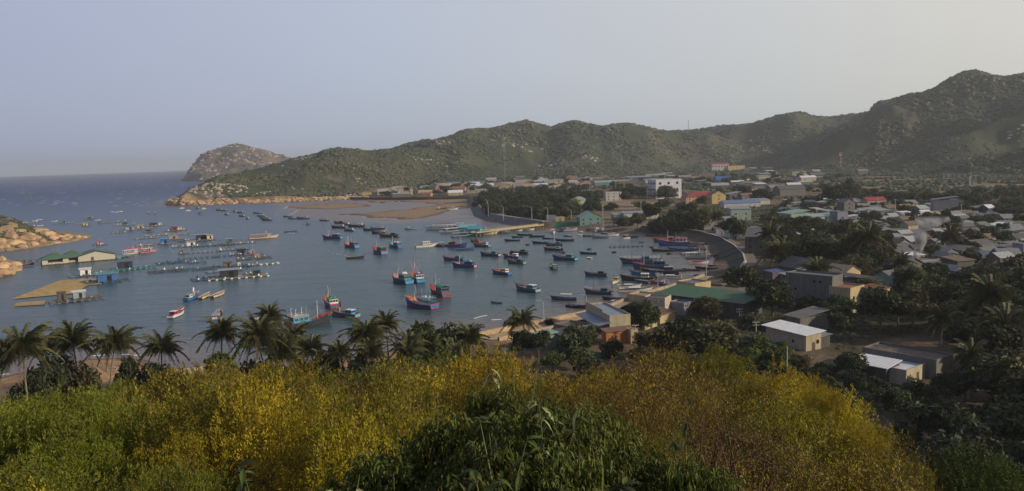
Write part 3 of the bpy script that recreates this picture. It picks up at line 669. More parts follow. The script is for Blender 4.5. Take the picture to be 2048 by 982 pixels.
fisher(964, 493, -50, 11, 'slate', 'teal', 'white', 'slate', bow='pink', label='grey-teal fishing boat with cluttered deck', seed=28)
fisher(951, 484, -40, 8, 'brown', 'red', 'red', 'brown', bow='red', label='small dark red fishing boat', seed=29)
skiff(1128, 600, -72, 8.5, 'navy', 'slate', canopy='cream', label='navy boat with a flat cream canopy on posts')
skiff(1152, 615, 128, 7.5, 'black', 'slate', label='dark skiff close to the sea wall with a white hatch', gear='white')
fisher(1193, 552, -72, 9, 'navy', 'slate', 'black', 'slate', bow=None, label='dark open fishing boat without mast', seed=30)
fisher(1198, 588, -72, 9.5, 'navy', 'slate', 'slate', 'navy', bow='white', label='navy fishing boat with slate cabin', seed=31)
skiff(1231, 600, -80, 8, 'black', 'slate', label='black skiff beside the end of the sea wall', gear='black')
fisher(1230, 566, -168, 8, 'cream', 'cream', 'tan', 'tan', bow='cream', bottom='blue', label='beige fishing boat with its bow towards the viewer', seed=32)
skiff(993, 606, -60, 4, 'slate', 'grey', label='tiny grey boat floating alone off the near beach', gear='white')
# --- upper left and middle distance
def many(fn, rows, **k):
    for r_ in rows:
        d = dict(k); d.update(r_[3] if len(r_) > 3 else {}); d['seed'] = int(r_[0]) if fn is not cruiser else 1; fn(r_[0], r_[1], r_[2], **d)
dark = dict(label='small dark fishing boat with pale deckhouse')
many(fisher, [(607, 438, -70, dict(L=11)), (616, 449, -12, dict(L=9, label='dark teal fishing boat with thin white mast', cab='teal')), (649, 442, -70), (679, 447, -50, dict(side='brown', cab='red', bow='red', L=10, label='dark fishing boat with red bow')),
    (678, 456, -64, dict(L=11, side='black', label='black fishing boat with pale rail', bow='pink')), (693, 450, -30, dict(L=9)), (714, 454, -72, dict(L=12.5, side='black', roof='white')), (699, 462, -48, dict(L=9.5, tcol='brightblue', side='slate', label='small slate boat with bright blue stern')),
    (757, 459, -80, dict(L=10, side='black')), (742, 461, -85, dict(L=10, side='black', cab='slate', label='long black fishing boat with low gear')), (759, 467, -75, dict(L=10, side='black')), (779, 474, -66, dict(L=13, side='brown', cab='slate', bow='pink', flag='white', label='dark brown fishing boat with white sail-like flag')),
    (821, 459, 100, dict(L=8, side='grey', cab='white', roof='white', label='small grey and white boat on its own')),
    (400, 429, -10, dict(L=12, side='blue', tcol='blue', cab='red', roof='red', bow='blue', flag='white', label='blue fishing boat with red cabin and white mast')),
    (439, 421, -60), (448, 422, -60), (453, 430, -30), (470, 424, -30), (481, 426, -50), (484, 433, -40), (495, 438, -20), (515, 427, -70), (523, 433, -70, dict(roof='white')), (529, 437, -70), (534, 441, -60, dict(L=9.5)),
    (576, 434, -80), (586, 438, -80), (297, 427, 0, dict(L=9, side='black', roof='white', label='dark boat with white cabin top out by the headland')), (310, 427, 0, dict(L=9, side='slate', label='dark boat with grey frame out by the headland')),
    (395, 417, -40, dict(L=7, side='grey', roof='white', cab='white')), (472, 418, -20, dict(L=6))],
    L=8, side='slate', cab='white', roof='grey', bow=None, **dark)
many(cruiser, [(363, 417, 80), (376, 422, 80), (407, 418, 60)], L=5.5, label='tiny pale motor boat near the rocky headland')
skiff(710, 517, 95, 8.5, 'black', 'wood', label='dark open boat under way with a thin wake', gear='slate')
skiff(581, 464, 92, 8.5, 'slate', 'grey', label='small boat speeding along with white water around it', gear='white')
skiff(238, 424, 92, 7, 'white', 'grey', label='white speedboat throwing up a spray near the open sea', gear='white')
tour(526, 477, 84, 17.5, 'cream', 'red', 'pink', label='long cream tour boat with red seats crossing the bay', seats='red')
# --- near the yellow pier
cruiser(853, 494, 74, 12.5, 'white', 'white', 'white', label='white cabin boat with brown rail, bow to the right', stripe='brown')
for k, (x, y, s, c) in enumerate(((875, 492, 'brown', 'red'), (884, 492, 'white', 'grey'), (895, 492, 'slate', 'white'), (903, 491, 'brown', 'pink'))):
    skiff(x, y, 165, 9.5, s, c, label=('dark red', 'white-bowed', 'slate', 'brown')[k] + ' boat moored bow-on in the row beside the white cabin boat', gear=c, canopy='grey' if k % 2 else None)
trawler(914, 494, 115, 11, 'blue', 'navy', None, 'navy', 'red', 'brown', bow='blue', flag='white', label='blue boat with dark red cabin beside the moored row', seed=40)
skiff(930, 500, 80, 9, 'navy', 'slate', label='navy open boat with raised bow pointing right', gear='slate')
tour(884, 459, -84, 21, 'white', 'red', 'white', two=True, label='two-deck white tour boat moored beyond the pier head')
tour(900, 465, -120, 14, 'slate', 'white', 'white', label='dark-hulled tour boat with white roof moored beyond the pier head')
tour(917, 459, -70, 13, 'slate', 'white', 'white', two=True, label='two-deck dark and white tour boat moored at the pier head')
tour(925, 474, 74, 14, 'navy', 'white', 'grey', label='navy tour boat with white bow canopy at the pier head', seats=None)
tour(966, 470, 82, 17, 'cream', 'cream', 'tan', label='cream tour boat with large dark window openings beside the pier', seats='slate')
many(cruiser, [(993, 467, 120, dict(side='slate')), (1003, 466, 130, dict(stripe='red')), (1011, 466, 140, dict(stripe='red')), (1017, 465, 150, dict(stripe='red')), (1032, 462, 80, dict(L=8)), (1043, 461, 110), (1050, 461, 120), (1058, 460, 80)], L=6.5, lowc=True, label='small white speedboat moored under the yellow pier')
cruiser(1106, 466, 176, 9.5, 'white', 'white', 'white', stripe='grey', label='white boat facing the viewer near the beach')
many(skiff, [(1025, 482, -82, dict(L=8.5)), (1035, 475, -80), (1050, 471, -84, dict(L=9)), (1074, 474, -84, dict(L=9)), (1081, 487, -70, dict(L=9)), (1096, 478, -70), (1130, 482, -86, dict(L=10)), (1177, 473, -88), (1136, 473, -60, dict(L=5)),
    (1201, 476, -84, dict(side='grey', gear='white', L=9, label='grey skiff with white gear')), (1262, 475, -84, dict(side='nett', gear='grey', L=8.5, label='long grey-green skiff')), (1177, 508, -75, dict(L=8)), (1300, 471, -80, dict(L=4.5)), (1178, 461, -60, dict(L=4)),
    (1326, 503, -88, dict(L=10)), (1364, 502, -86, dict(L=12, side='navy', gear='brightblue', stripe='blue', label='long skiff with bright blue inside')), (1396, 500, -84, dict(L=8)), (1414, 539, -86, dict(L=8.5)), (1380, 541, -80, dict(L=5.5)), (1429, 533, -80, dict(L=5)), (1450, 535, -70, dict(L=5)), (1284, 485, -70, dict(L=3))],
    L=6.5, side='black', inside='slate', label='small black open skiff')
cruiser(1227, 471, 80, 6, label='white runabout with small cabin', stripe='white'); cruiser(1253, 471, 80, 4.5, label='tiny white motor boat', stripe='grey', lowc=True); cruiser(1253, 477, 60, 4.5, label='tiny white motor boat', lowc=True)
for x, y in ((1126, 506), (1178, 499), (1303, 495), (1337, 508), (1381, 493), (1390, 493), (1404, 493), (1411, 491), (1357, 542), (1369, 542), (1394, 552), (1437, 549), (1300, 578), (1397, 541), (1228, 505), (1055, 490)):
    coracle(x, y, 'small dark round basket boat', s=1.25)
for x, y in ((1180, 517), (1162, 464), (1315, 527), (1161, 471), (1396, 470)): coracle(x, y, 'small white round basket boat', col='white', s=1.2)
# --- the crowded corner by the revetment
trawler(1349, 491, -86, 15.5, 'blue', 'navy', 'blue', 'navy', 'white', 'red', deck='pink', bow='red', flag=None, label='long royal blue boat with red and white gear heaped on deck', seed=50)
fisher(1331, 484, -80, 12, 'brown', 'red', 'red', 'pink', bow='red', deck='orange', label='red and white boat tucked behind the long royal blue boat', seed=51)
fisher(1277, 527, -89, 14, 'navy', 'slate', 'slate', 'navy', bow=None, bottom='black', label='long navy boat with raised ends and low gear', seed=52)
trawler(1303, 539, -86, 14, 'navy', 'slate', 'slate', 'red', 'slate', 'navy', bow='red', flag=None, label='long slate boat with dark red bow and roofed cabin', seed=53)
fisher(1322, 549, -88, 14, 'black', 'slate', 'slate', 'grey', bow=None, label='long black boat lying in the crowded corner', seed=54)
fisher(1294, 553, -80, 12, 'blue', 'blue', 'blue', 'navy', bow='blue', label='royal blue boat squeezed among the dark boats', seed=55)
fisher(1276, 561, -84, 12, 'black', 'slate', 'white', 'white', bow=None, label='black boat with a small white cabin', seed=56)
cruiser(1339, 557, -86, 9, 'white', 'grey', 'white', stripe='grey', lowc=True, label='white and grey motor boat with long foredeck'); cruiser(1270, 584, 86, 11, 'white', 'black', 'white', lowc=True, stripe='black', label='long white speedboat with pointed bow')
cruiser(1258, 575, 86, 8, 'white', 'white', 'white', lowc=True, stripe='slate', label='short white speedboat above the long one')
fisher(1312, 567, 80, 6, 'white', 'orange', 'orange', 'red', bow='orange', label='small boat covered in an orange tarpaulin', seed=57)
skiff(1324, 578, 80, 6, 'red', 'orange', label='small red boat drawn up to the sea wall', gear='orange')
skiff(1331, 571, -80, 5, 'black', 'slate', label='small black open skiff'); skiff(1300, 567, -80, 10, 'slate', 'grey', label='long slate skiff with white engine cover', gear='white')
tour(1393, 516, 84, 10.5, 'white', 'white', 'white', seats=None, label='white canopied boat moored at the timber landing')
cruiser(1397, 527, 84, 8, 'white', 'pink', 'red', stripe='red', lowc=True, label='white and red motor boat below the timber landing')
# --- boats drawn up on the beach
for k, (x, y, L, s, c, hd) in enumerate(((1127, 462, 9, 'lilac', 'purple', 80), (1140, 462, 10, 'lilac', 'grey', 60), (1188, 456, 7, 'slate', 'grey', 20), (1197, 463, 11, 'lilac', 'white', 35), (1186, 461, 9, 'black', 'slate', 60), (1219, 459, 10, 'purple', 'lilac', -10), (1230, 458, 10, 'blue', 'white', -30), (1241, 458, 10, 'white', 'red', -60), (1248, 460, 10, 'pink', 'red', -70), (1257, 461, 9, 'red', 'white', -60), (1210, 453, 8, 'white', 'grey', 30), (1268, 457, 8, 'slate', 'white', -70))):
    fisher(x, y, hd, L, s, s, c, c, bow=c, label=f'{ {"lilac": "lilac-grey"}.get(s, s)} boat with {c} top drawn up on the beach', seed=60 + k, group='boats drawn up on the beach')
for k, (x, y) in enumerate(((748, 403), (765, 406), (792, 403), (806, 403), (650, 401), (1208, 468), (1160, 455), (1216, 452), (1280, 460), (1330, 474))):
    skiff(x, y, -80 + 20 * (k % 3), 6, 'slate', 'grey', label='small dark boat lying on the tidal sand', group='boats drawn up on the beach')
fisher(882, 419, 80, 10, 'black', 'slate', 'white', 'white', bow=None, label='dark boat with white top at the small far jetty'); cruiser(906, 419, 80, 9, 'white', 'grey', 'white', label='white boat at the small far jetty', stripe='slate')
# --- around the floating restaurant
tour(263, 508, 60, 11, 'white', 'red', 'white', two=True, label='two-deck white boat with red trim beside the floating restaurant')
tour(281, 506, 66, 9, 'white', 'red', 'pink', two=True, label='pink-roofed two-deck boat beside the floating restaurant'); tour(295, 505, 66, 9, 'pink', 'red', 'white', label='white-roofed red boat, outermost beside the floating restaurant')
skiff(233, 517, 80, 4.5, 'white', 'white', label='small white boat tied in front of the floating restaurant', gear='white')
skiff(54, 530, 80, 6, 'brown', 'red', label='small dark red boat by the foot of the rock'); skiff(55, 534, 80, 6, 'slate', 'brown', label='small slate boat by the foot of the rock')
# kite sail on the open sea
kp = P(62, 401); kr = thing('sailing_dinghy', kp, 0, 'tiny boat with lime green sail far out on the sea', 'sailing boat', None, (62, 401))
link('hull', cached('kh', lambda: hull_mesh(9, 2.6, .8, ('white', 'white', 'white', 'grey'), .6, .7)), kr, rz=1.2)
mb = MB(); mb.add([(-.1, -2.6, 1.2), (-.1, 2.2, 1.2), (-.1, .6, 14), (.1, -2.6, 1.2), (.1, 2.2, 1.2), (.1, .6, 14)], [(0, 1, 2), (5, 4, 3), (0, 3, 4, 1), (1, 4, 5, 2), (2, 5, 3, 0)]); link('sail', mb.mesh('sail', pm('lime')), kr, rz=1.2)
# ------------------------------------------------------------------ fish-farm rafts
def raft(px, py, w_, d_, rz=0.0, hut=None, hutcol='grey', roofcol='slate', n=4, m=5, beam='tan', flo='navy', label='', cat='fish farm raft', group='fish farm rafts in the western bay', nets=True, seed=0):
    """w_ across, d_ deep; hut = list of (x, y, w, d, h) in metres"""
    w_ *= .86; p = P(px, py, 0); rn = random.Random(seed + int(px))
    r_ = thing('fish_farm_raft', p, -math.atan2(p.x, p.y) + R(rz), label, cat, group, (px, py))
    bx = cached(('beam', beam), lambda: _unit('beam', pm(beam))); fx = cached(('float', flo), lambda: _drum(flo))
    for k in range(n):
        y = -d_ / 2 + d_ * k / (n - 1); link('beam', bx, r_, (rn.uniform(-.3, .3), y, .50), scale=(w_, .28, .14), rz=rn.uniform(-.02, .02))
    for k in range(m):
        x = -w_ / 2 + w_ * k / (m - 1); link('beam', bx, r_, (x, rn.uniform(-.3, .3), .64), scale=(.26, d_, .12), rz=rn.uniform(-.02, .02))
        for y in (-d_ / 2, d_ / 2): link('float', fx, r_, (x + .3, y, .18))
    if nets:
        nb = MB()
        for k in range(m - 1):
            for j in range(n - 1):
                if rn.random() < (.4 if w_ > 24 else .65): nb.box((-w_ / 2 + w_ * (k + .5) / (m - 1), -d_ / 2 + d_ * (j + .5) / (n - 1), .40), (w_ / (m - 1) * .8, d_ / (n - 1) * .75, .05), top=.97)
        if nb.v: link('cage_netting', nb.mesh('cage_netting', pm('nett')), r_)['kind'] = 'stuff'
        pb = MB()
        for k in range(7):
            x, y = rn.uniform(-w_ / 2, w_ / 2), rn.choice((-d_ / 2, d_ / 2, 0)); s = rn.uniform(.4, .9); pb.box((x, y, .72 + s / 2), (s, s, s), rn.randrange(3), rn.random() * 3, top=.8)
        link('gear', pb.mesh('gear', [pm('white'), pm('wood'), pm('slate')]), r_)['kind'] = 'stuff'
    for h in (hut or []):
        x, y, hw, hd_, hh = h[:5]; hw *= .85; hd_ *= .8; hh *= .68; wc = h[5] if len(h) > 5 else hutcol; rc = h[6] if len(h) > 6 else roofcol
        mb = MB(); mb.box((x, y, .72 + hh / 2), (hw, hd_, hh)); hu = link('hut', mb.mesh('hut', pm(wc)), r_)
        mb = MB(); mb.add([(x - hw * .6, y - hd_ * .65, .72 + hh), (x + hw * .6, y - hd_ * .65, .72 + hh), (x + hw * .6, y + hd_ * .65, 1.1 + hh), (x - hw * .6, y + hd_ * .65, 1.1 + hh), (x - hw * .6, y - hd_ * .65, .62 + hh), (x + hw * .6, y - hd_ * .65, .62 + hh), (x + hw * .6, y + hd_ * .65, 1.0 + hh), (x - hw * .6, y + hd_ * .65, 1.0 + hh)],
                           [(0, 1, 2, 3), (7, 6, 5, 4), (0, 4, 5, 1), (1, 5, 6, 2), (2, 6, 7, 3), (3, 7, 4, 0)]); link('roof', mb.mesh('roof', pm(rc)), hu)
        mb = MB(); mb.box((x + hw * .1, y - hd_ / 2 - .03, .72 + hh * .4), (hw * .25, .05, hh * .75)); link('door', mb.mesh('door', pm('glass')), hu)
    return r_
def _unit(n, m):
    mb = MB(); mb.box((0, 0, 0), (1, 1, 1)); return mb.mesh(n, m)
def _drum(c):
    mb = MB(); mb.tube([(-.5, 0, 0), (.5, 0, 0)], .42, 8); return mb.mesh('float', pm(c))
Lr = 'fish farm raft of bare beams'
raft(128, 447, 22, 7, 4, [(0, 0, 4, 3, 2.2, 'slate', 'slate')], label='long thin fish farm raft with one small dark hut', m=7, n=2)
raft(163, 449, 16, 5, 3, None, label='thin line of beams left of the yellow hut', m=6, n=2)
raft(171, 452, 9, 7, 0, [(0, 0, 5, 4, 3.4, 'yellow', 'tan')], label='small raft carrying a yellow hut', n=2, m=3)
raft(178, 438, 13, 7, 0, [(0, 0, 8, 4, 3, 'slate', 'grey')], label='farthest raft, with a dark hut under a pale roof', n=2, m=3)
raft(216, 446, 22, 6, 3, [(-8, 0, 3, 3, 2, 'slate', 'slate')], label='narrow fish farm raft of dark beams beside an identical line', n=2, m=7); raft(247, 443, 14, 4, 4, None, label='short dark line of beams at the outer edge of the farms', n=2, m=5)
raft(250, 450, 24, 10, 3, [(0, 2, 6, 4, 3, 'nett', 'teal')], label='wide fish farm raft with small green hut', m=7)
raft(257, 461, 17, 8, 2, [(1, 0, 8, 5, 4.5, 'grey', 'blue')], hutcol='grey', label='raft carrying a pale blue hut', n=3, m=5)
raft(290, 457, 18, 9, 3, [(-4, 1, 6, 4, 4, 'tan', 'tan')], label='raft with a tan hut at its left end', m=5); raft(309, 452, 18, 8, 3, [(-1, 1, 8, 4, 3.6, 'black', 'slate'), (5, 0, 3, 3, 2.5, 'white', 'white')], label='raft with a long black hut', m=5)
raft(296, 464, 9, 6, 0, [(0, 0, 6, 3.5, 2, 'black', 'slate')], label='small raft nearly covered by a low black hut', n=2, m=3); raft(238, 466, 16, 4, 3, None, label='thin line of dark beams left of the pale blue hut', n=2, m=5)
raft(351, 461, 20, 10, 2, [(-1, 0, 6, 5, 4, 'brown', 'red'), (3.5, 0, 3.5, 4, 3, 'white', 'pink')], label='raft with joined red-brown and white huts', m=5); raft(333, 470, 38, 12, 1, None, label='broad empty raft of reddish beams', m=9)
raft(344, 479, 18, 9, 3, [(1, 0, 7, 4, 3, 'tan', 'tan')], label='raft with a wide tan shed', m=5); raft(293, 477, 20, 5, 3, None, label='long empty line of beams in open water', n=2, m=6)
raft(302, 490, 24, 6, 3, None, label='dark line of beams leading to the blue hut', n=3, m=8, flo='brown'); raft(329, 488, 9, 7, 3, [(0, 0, 7, 5, 4.6, 'blue', 'brightblue')], label='small raft carrying a bright blue hut', n=2, m=3)
raft(388, 482, 26, 13, 2, None, label='reddish raft of many crossing beams beside the tallest huts', m=8, n=6, beam='brown'); raft(410, 480, 16, 13, 2, [(-2, 3, 10, 4, 5, 'black', 'grey'), (3.5, -2, 5, 4, 4.4, 'cream', 'tan')], label='raft with tall dark hut and cream box hut', m=5, n=4)
raft(362, 494, 13, 4, 3, None, label='short dark line of beams left of the white hut', n=2, m=4); raft(382, 493, 10, 7, 3, [(0, 0, 6.5, 5, 4.2, 'white', 'grey')], label='small raft carrying a white hut with grey roof', n=2, m=3)
raft(199, 490, 10, 7, 0, [(0, 0, 3.5, 3, 3, 'pink', 'red')], label='small pink-railed raft off the islet', n=2, m=4, beam='pink')
raft(424, 492, 26, 5, 2, None, label='line of beams just below the tour boat wake', n=3, m=9, beam='nett'); raft(466, 487, 20, 11, 4, [(-2, 2, 5, 3, 4, 'slate', 'grey')], label='crowded raft with upright poles below the tour boat wake', m=6)
raft(467, 499, 22, 12, 5, None, label='wide raft of pale beams in a grid', m=8, n=6, beam='grey'); raft(489, 487, 16, 4, 3, None, label='thin dark raft right of the crowded one', n=2, m=5)
raft(400, 505, 30, 5, 2, [(-11, 0, 2.5, 2.5, 2, 'wood', 'wood')], label='very long thin raft with a stub of a hut', n=2, m=10); raft(483, 508, 15, 7, 3, [(0, 0, 6, 4, 4, 'black', 'slate')], label='raft with a small black hut and pale edges', n=3, m=5, beam='white')
raft(505, 508, 12, 12, 4, [(0, 0, 3, 3, 2.5, 'pink', 'grey')], label='raft with a small pinkish hut', m=4); raft(507, 517, 22, 10, 4, [(2, 0, 3, 3, 1.6, 'cream', 'grey')], label='raft with a grey dome-like heap', m=6, n=4, beam='wood')
raft(420, 515, 42, 6, 3, None, label='long green-blue raft in the middle of the farms', n=2, m=12, beam='nett'); raft(526, 529, 18, 4, 8, None, label='easternmost raft, a short slanting line of floats', n=2, m=6, flo='white')
raft(432, 536, 50, 9, 2, [(6, -1, 5, 4, 3, 'wood', 'brown')], label='longest green raft with a brown hut at its middle', n=4, m=14, beam='nett'); raft(490, 533, 13, 3, 3, [(-3, 0, 1.6, 1.6, 1.8, 'white', 'white')], label='short green raft with a white box', n=2, m=5, beam='nett')
raft(448, 543, 20, 5, 5, None, label='pale beams drifting below the longest green raft', n=3, m=6, beam='grey'); raft(414, 558, 16, 10, 6, None, label='purple-grey raft with bent poles', n=4, m=6, beam='purple')
raft(476, 555, 32, 9, 3, [(-4, 1, 10, 5, 5.2, 'black', 'grey'), (9, 0, 4, 4, 3.4, 'black', 'slate')], label='raft with the biggest dark hut on white floats', n=4, m=9, flo='white'); raft(506, 548, 10, 3, 6, None, label='short line of poles right of the biggest dark hut', n=2, m=4)
raft(344, 526, 20, 9, 3, None, label='green raft standing alone, left of the long ones', n=4, m=6, beam='nett'); raft(332, 543, 20, 8, 3, None, label='reddish-green raft below the lone green one', n=4, m=6, beam='brown'); raft(394, 526, 10, 4, 3, None, label='tiny green raft left of the longest one', n=2, m=3, beam='nett')
raft(267, 537, 26, 14, 3, [(-4, 3, 9, 5, 5, 'black', 'slate')], label='turquoise raft on blue floats with a black hut', n=5, m=9, beam='teal', flo='teal')
raft(167, 552, 15, 6, 3, [(1, 0, 6, 4, 4.6, 'white', 'white')], label='raft with a tall white hut above the straw-coloured net field', n=3, m=5, beam='grey'); raft(190, 549, 10, 3, 14, None, label='slanting white pole raft beside the tall white hut', n=2, m=4, beam='white')
raft(214, 564, 22, 8, 8, [(0, 0, 10, 6, 5.2, 'blue', 'teal')], label='blue hut with teal roof at the corner of the straw-coloured net field', n=3, m=6, beam='nett')
raft(152, 601, 23, 10, 6, [(-5, 3, 3.6, 3, 4.4, 'brown', 'brown'), (1.5, 2, 5.5, 3.5, 4.2, 'grey', 'white')], label='nearest raft, crossing beams with brown and white huts', n=4, m=8, beam='wood', flo='slate')
raft(1251, 493, 22, 8, 1, None, label='pale pontoon grid with dark stakes in the eastern bay', n=4, m=8, beam='grey', flo='black', nets=False, group='pontoon grids in the eastern bay'); raft(1280, 516, 24, 9, 1, None, label='pale pontoon grid behind the long navy boat', n=5, m=9, beam='white', flo='black', nets=False, group='pontoon grids in the eastern bay')
for a, b, wd in ((60, 446, 18), (34, 444, 22)): raft(a, b, wd, 4, 4, None, label=('low dark line of floats' if a == 60 else 'low dark raft') + ' beyond the islet', n=2, m=6)
for k, (a, b) in enumerate(((70, 442), (78, 440), (109, 443), (80, 452), (63, 452), (195, 441))): skiff(a, b, 80, 5, 'white', 'grey', label='tiny white boat beyond the islet', gear='white')

# straw-coloured net field (a drifting mat of net and bamboo)
mt_net = mat('straw_net', (.46, .33, .15), .9, .35, .25, bump=.6, bscale=1.2)
def net_mat(pts, name, label, rows):
    ctr = P(*pts[0]); w0 = [P(a, b, 0) for a, b in pts]; A, B_, C_, D_ = w0
    r_ = thing(name, (0, 0, 0), 0, label, 'net mat', 'drifting net mats', pts[0])
    n, m = rows; vs = []; rn = random.Random(3)
    for i in range(n + 1):
        for j in range(m + 1):
            u, v = i / n, j / m; p = (A * (1 - u) + B_ * u) * (1 - v) + (D_ * (1 - u) + C_ * u) * v
            vs.append((p.x + rn.uniform(-.2, .2), p.y + rn.uniform(-.2, .2), .16 + (.09 if i % 2 else 0) + rn.uniform(0, .07)))
    mb = MB(); mb.add(vs, [(i * (m + 1) + j, (i + 1) * (m + 1) + j, (i + 1) * (m + 1) + j + 1, i * (m + 1) + j + 1) for i in range(n) for j in range(m)])
    link('net_cover', mb.mesh('net_cover', mt_net), r_)
    bx = cached(('beam', 'yellow'), lambda: _unit('pole', mat('bamboo', (.42, .30, .12), .8, .3)))
    for i in range(0, n + 1, 2):
        u = i / n; a = A * (1 - u) + B_ * u; b = D_ * (1 - u) + C_ * u; d = b - a
        link('bamboo_pole', bx, r_, ((a.x + b.x) / 2, (a.y + b.y) / 2, .36), rz=math.atan2(d.y, d.x), scale=(d.length, .16, .14))
    return r_
net_mat([(24, 599), (118, 562), (196, 558), (152, 587)], 'net_mat', 'wide straw-coloured mat of net and bamboo floating off the beach', (26, 30))
net_mat([(27, 614), (34, 607), (92, 603), (88, 610)], 'net_mat', 'small brown and straw patch of net sunk below the wide mat', (6, 8))
net_mat([(176, 571), (182, 564), (204, 564), (203, 569)], 'net_mat', 'pale green strip of net under the blue hut', (4, 6))

# ------------------------------------------------------------------ floating restaurant
RW, RROOF = mat('cream_wall', (.50, .46, .36), .8, .12, 3), mat('green_roof', (.085, .15, .095), .6, .25, 2, bump=.3, bscale=6)
def pavilion(px, py, w_, d_, kindr, label):
    p = P(px, py, 0); rz = -math.atan2(p.x, p.y) + R(4); r_ = thing('floating_pavilion', p, rz, label, 'pavilion', 'floating restaurant pavilions', (px, py))
    mb = MB(); mb.box((0, 0, .45), (w_ + 1.2, d_ + 1.2, .3)); link('platform', mb.mesh('platform', pm('wood')), r_)
    for k in range(int(w_ / 2.2)): link('float', cached(('float', 'slate'), lambda: _drum('slate')), r_, (-w_ / 2 + 2.2 * k + 1, -d_ / 2, .1))
    h = 3.0
    if kindr == 'hip':
        for s in (-1, 1):
            for t in (-1, 1):
                mb = MB(); mb.box((s * w_ * .40, t * d_ * .40, .6 + h / 2), (w_ * .22, d_ * .22, h)); link('wall', mb.mesh('wall', RW), r_)
        mb = MB(); mb.box((0, -d_ / 2 - .1, 1.2), (w_ * .55, .1, .5)); mb.box((0, -d_ / 2 - .1, .75), (w_ * .6, .5, .2)); link('balustrade', mb.mesh('balustrade', pm('cream')), r_)
        mb = MB(); mb.box((0, 0, 1.6), (w_ * .62, d_ * .6, 1.8)); link('tables', mb.mesh('tables', pm('brown')), r_)
        mb = MB(); a, b, z0, z1 = w_ / 2 + 1.2, d_ / 2 + 1.2, .6 + h, .6 + h + 2.6
        mb.add([(-a, -b, z0), (a, -b, z0), (a, b, z0), (-a, b, z0), (-a * .22, -b * .22, z1), (a * .22, -b * .22, z1), (a * .22, b * .22, z1), (-a * .22, b * .22, z1)], [(0, 1, 5, 4), (1, 2, 6, 5), (2, 3, 7, 6), (3, 0, 4, 7), (3, 2, 1, 0), (4, 5, 6, 7)])
        mb.add([(-a * .32, -b * .32, z1 - .1), (a * .32, -b * .32, z1 - .1), (a * .32, b * .32, z1 - .1), (-a * .32, b * .32, z1 - .1), (-a * .1, 0, z1 + 1.1), (a * .1, 0, z1 + 1.1)], [(0, 1, 5, 4), (1, 2, 5), (2, 3, 4, 5), (3, 0, 4), (3, 2, 1, 0)])
        link('roof', mb.mesh('roof', RROOF), r_)
    else:
        mb = MB(); a, b = w_ / 2, d_ / 2; mb.box((0, 0, .6 + h / 2), (w_, d_, h)); mb.add([(-a, -b, .6 + h), (a, -b, .6 + h), (0, -b, 3.2 + h), (-a, b, .6 + h), (a, b, .6 + h), (0, b, 3.2 + h)], [(0, 1, 2), (5, 4, 3), (0, 3, 4, 1)]); link('wall', mb.mesh('wall', RW), r_)
        mb = MB(); mb.add([(-a - .8, -b - .6, .4 + h), (0, -b - .6, 3.3 + h), (0, b + .6, 3.3 + h), (-a - .8, b + .6, .4 + h), (a + .8, -b - .6, .4 + h), (a + .8, b + .6, .4 + h)], [(0, 1, 2, 3), (1, 4, 5, 2)]); mb.add([(v[0], v[1], v[2] + .16) for v in mb.v[:6]], [(3, 2, 1, 0), (2, 5, 4, 1)]); link('roof', mb.mesh('roof', RROOF), r_)
        mb = MB(); mb.box((-w_ * .12, -b - .03, 1.7), (1.5, .06, 2.3)); link('door', mb.mesh('door', pm('brown')), r_)
pavilion(110, 528, 13.5, 10, 'hip', 'leftmost green hip-roofed pavilion of the floating restaurant'); pavilion(146, 524, 13.5, 10, 'hip', 'middle green hip-roofed pavilion of the floating restaurant'); pavilion(192, 520, 20, 15, 'gable', 'wide cream gabled hall of the floating restaurant')
def landing(pts, z, w_, name, label, cat, post='brown', deck='wood', rails=None, step=4.0, group=None, under=3.0):
    """a timber walkway on piles through world points; every pile a part"""
    r_ = thing(name, pts[0], 0, label, cat, group, None); r_.location = (0, 0, 0)
    dm = cached(('plank', deck), lambda: _unit('deck', pm(deck))); pmh = cached(('pile', post), lambda: _unit('pile', pm(post)))
    for a, b in zip(pts[:-1], pts[1:]):
        d = b - a; L = math.hypot(d.x, d.y); rz = math.atan2(d.y, d.x); nseg = max(1, int(L / (step * 2)))
        for k in range(nseg):
            c = a.lerp(b, (k + .5) / nseg); link('deck_panel', dm, r_, (c.x, c.y, z), rz=rz, scale=(L / nseg - .05, w_, .25))
            if rails:
                for s in (-1, 1):
                    q = Vector((-math.sin(rz), math.cos(rz))) * (s * w_ / 2)
                    link('railing', cached(('rail', rails), lambda: _railing(rails)), r_, (c.x + q.x, c.y + q.y, z + .12), rz=rz, scale=(L / nseg, 1, 1))
        n = max(2, int(L / step))
        for k in range(n + 1):
            c = a.lerp(b, k / n)
            for s in (-1, 1):
                q = Vector((-math.sin(rz), math.cos(rz))) * (s * w_ * .42); link('pile', pmh, r_, (c.x + q.x, c.y + q.y, z / 2 - under / 2), scale=(.32, .32, z + under))
    return r_
def _railing(c):
    mb = MB()
    for z in (.55, 1.1): mb.box((0, 0, z), (1, .08, .10))
    mb.box((0, 0, .3), (1, .03, .5))
    for k in range(5): mb.box((-.5 + k / 4, 0, .55), (.02, .12, 1.1))
    return mb.mesh('railing', mat('yellow_rail', (.46, .36, .18), .6, .2))
landing([P(34, 524, 0), P(88, 522, 0)], 1.2, 2.0, 'footbridge', 'dark timber footbridge from the rock to the floating restaurant', 'footbridge')
landing([P(222, 518, 0), P(260, 512, 0)], 1.0, 8.0, 'landing_stage', 'dark landing stage with white awnings beside the cream hall', 'landing stage', deck='teal')
# the long yellow pier
pz = 2.6; p0, p1 = P(948, 466, pz), P(1082, 450, pz)
landing([p0, p1], pz, 6.0, 'pier', 'long yellow-railed concrete pier on many piles', 'pier', post='tan', deck='tan', rails='yellow', step=3.6)
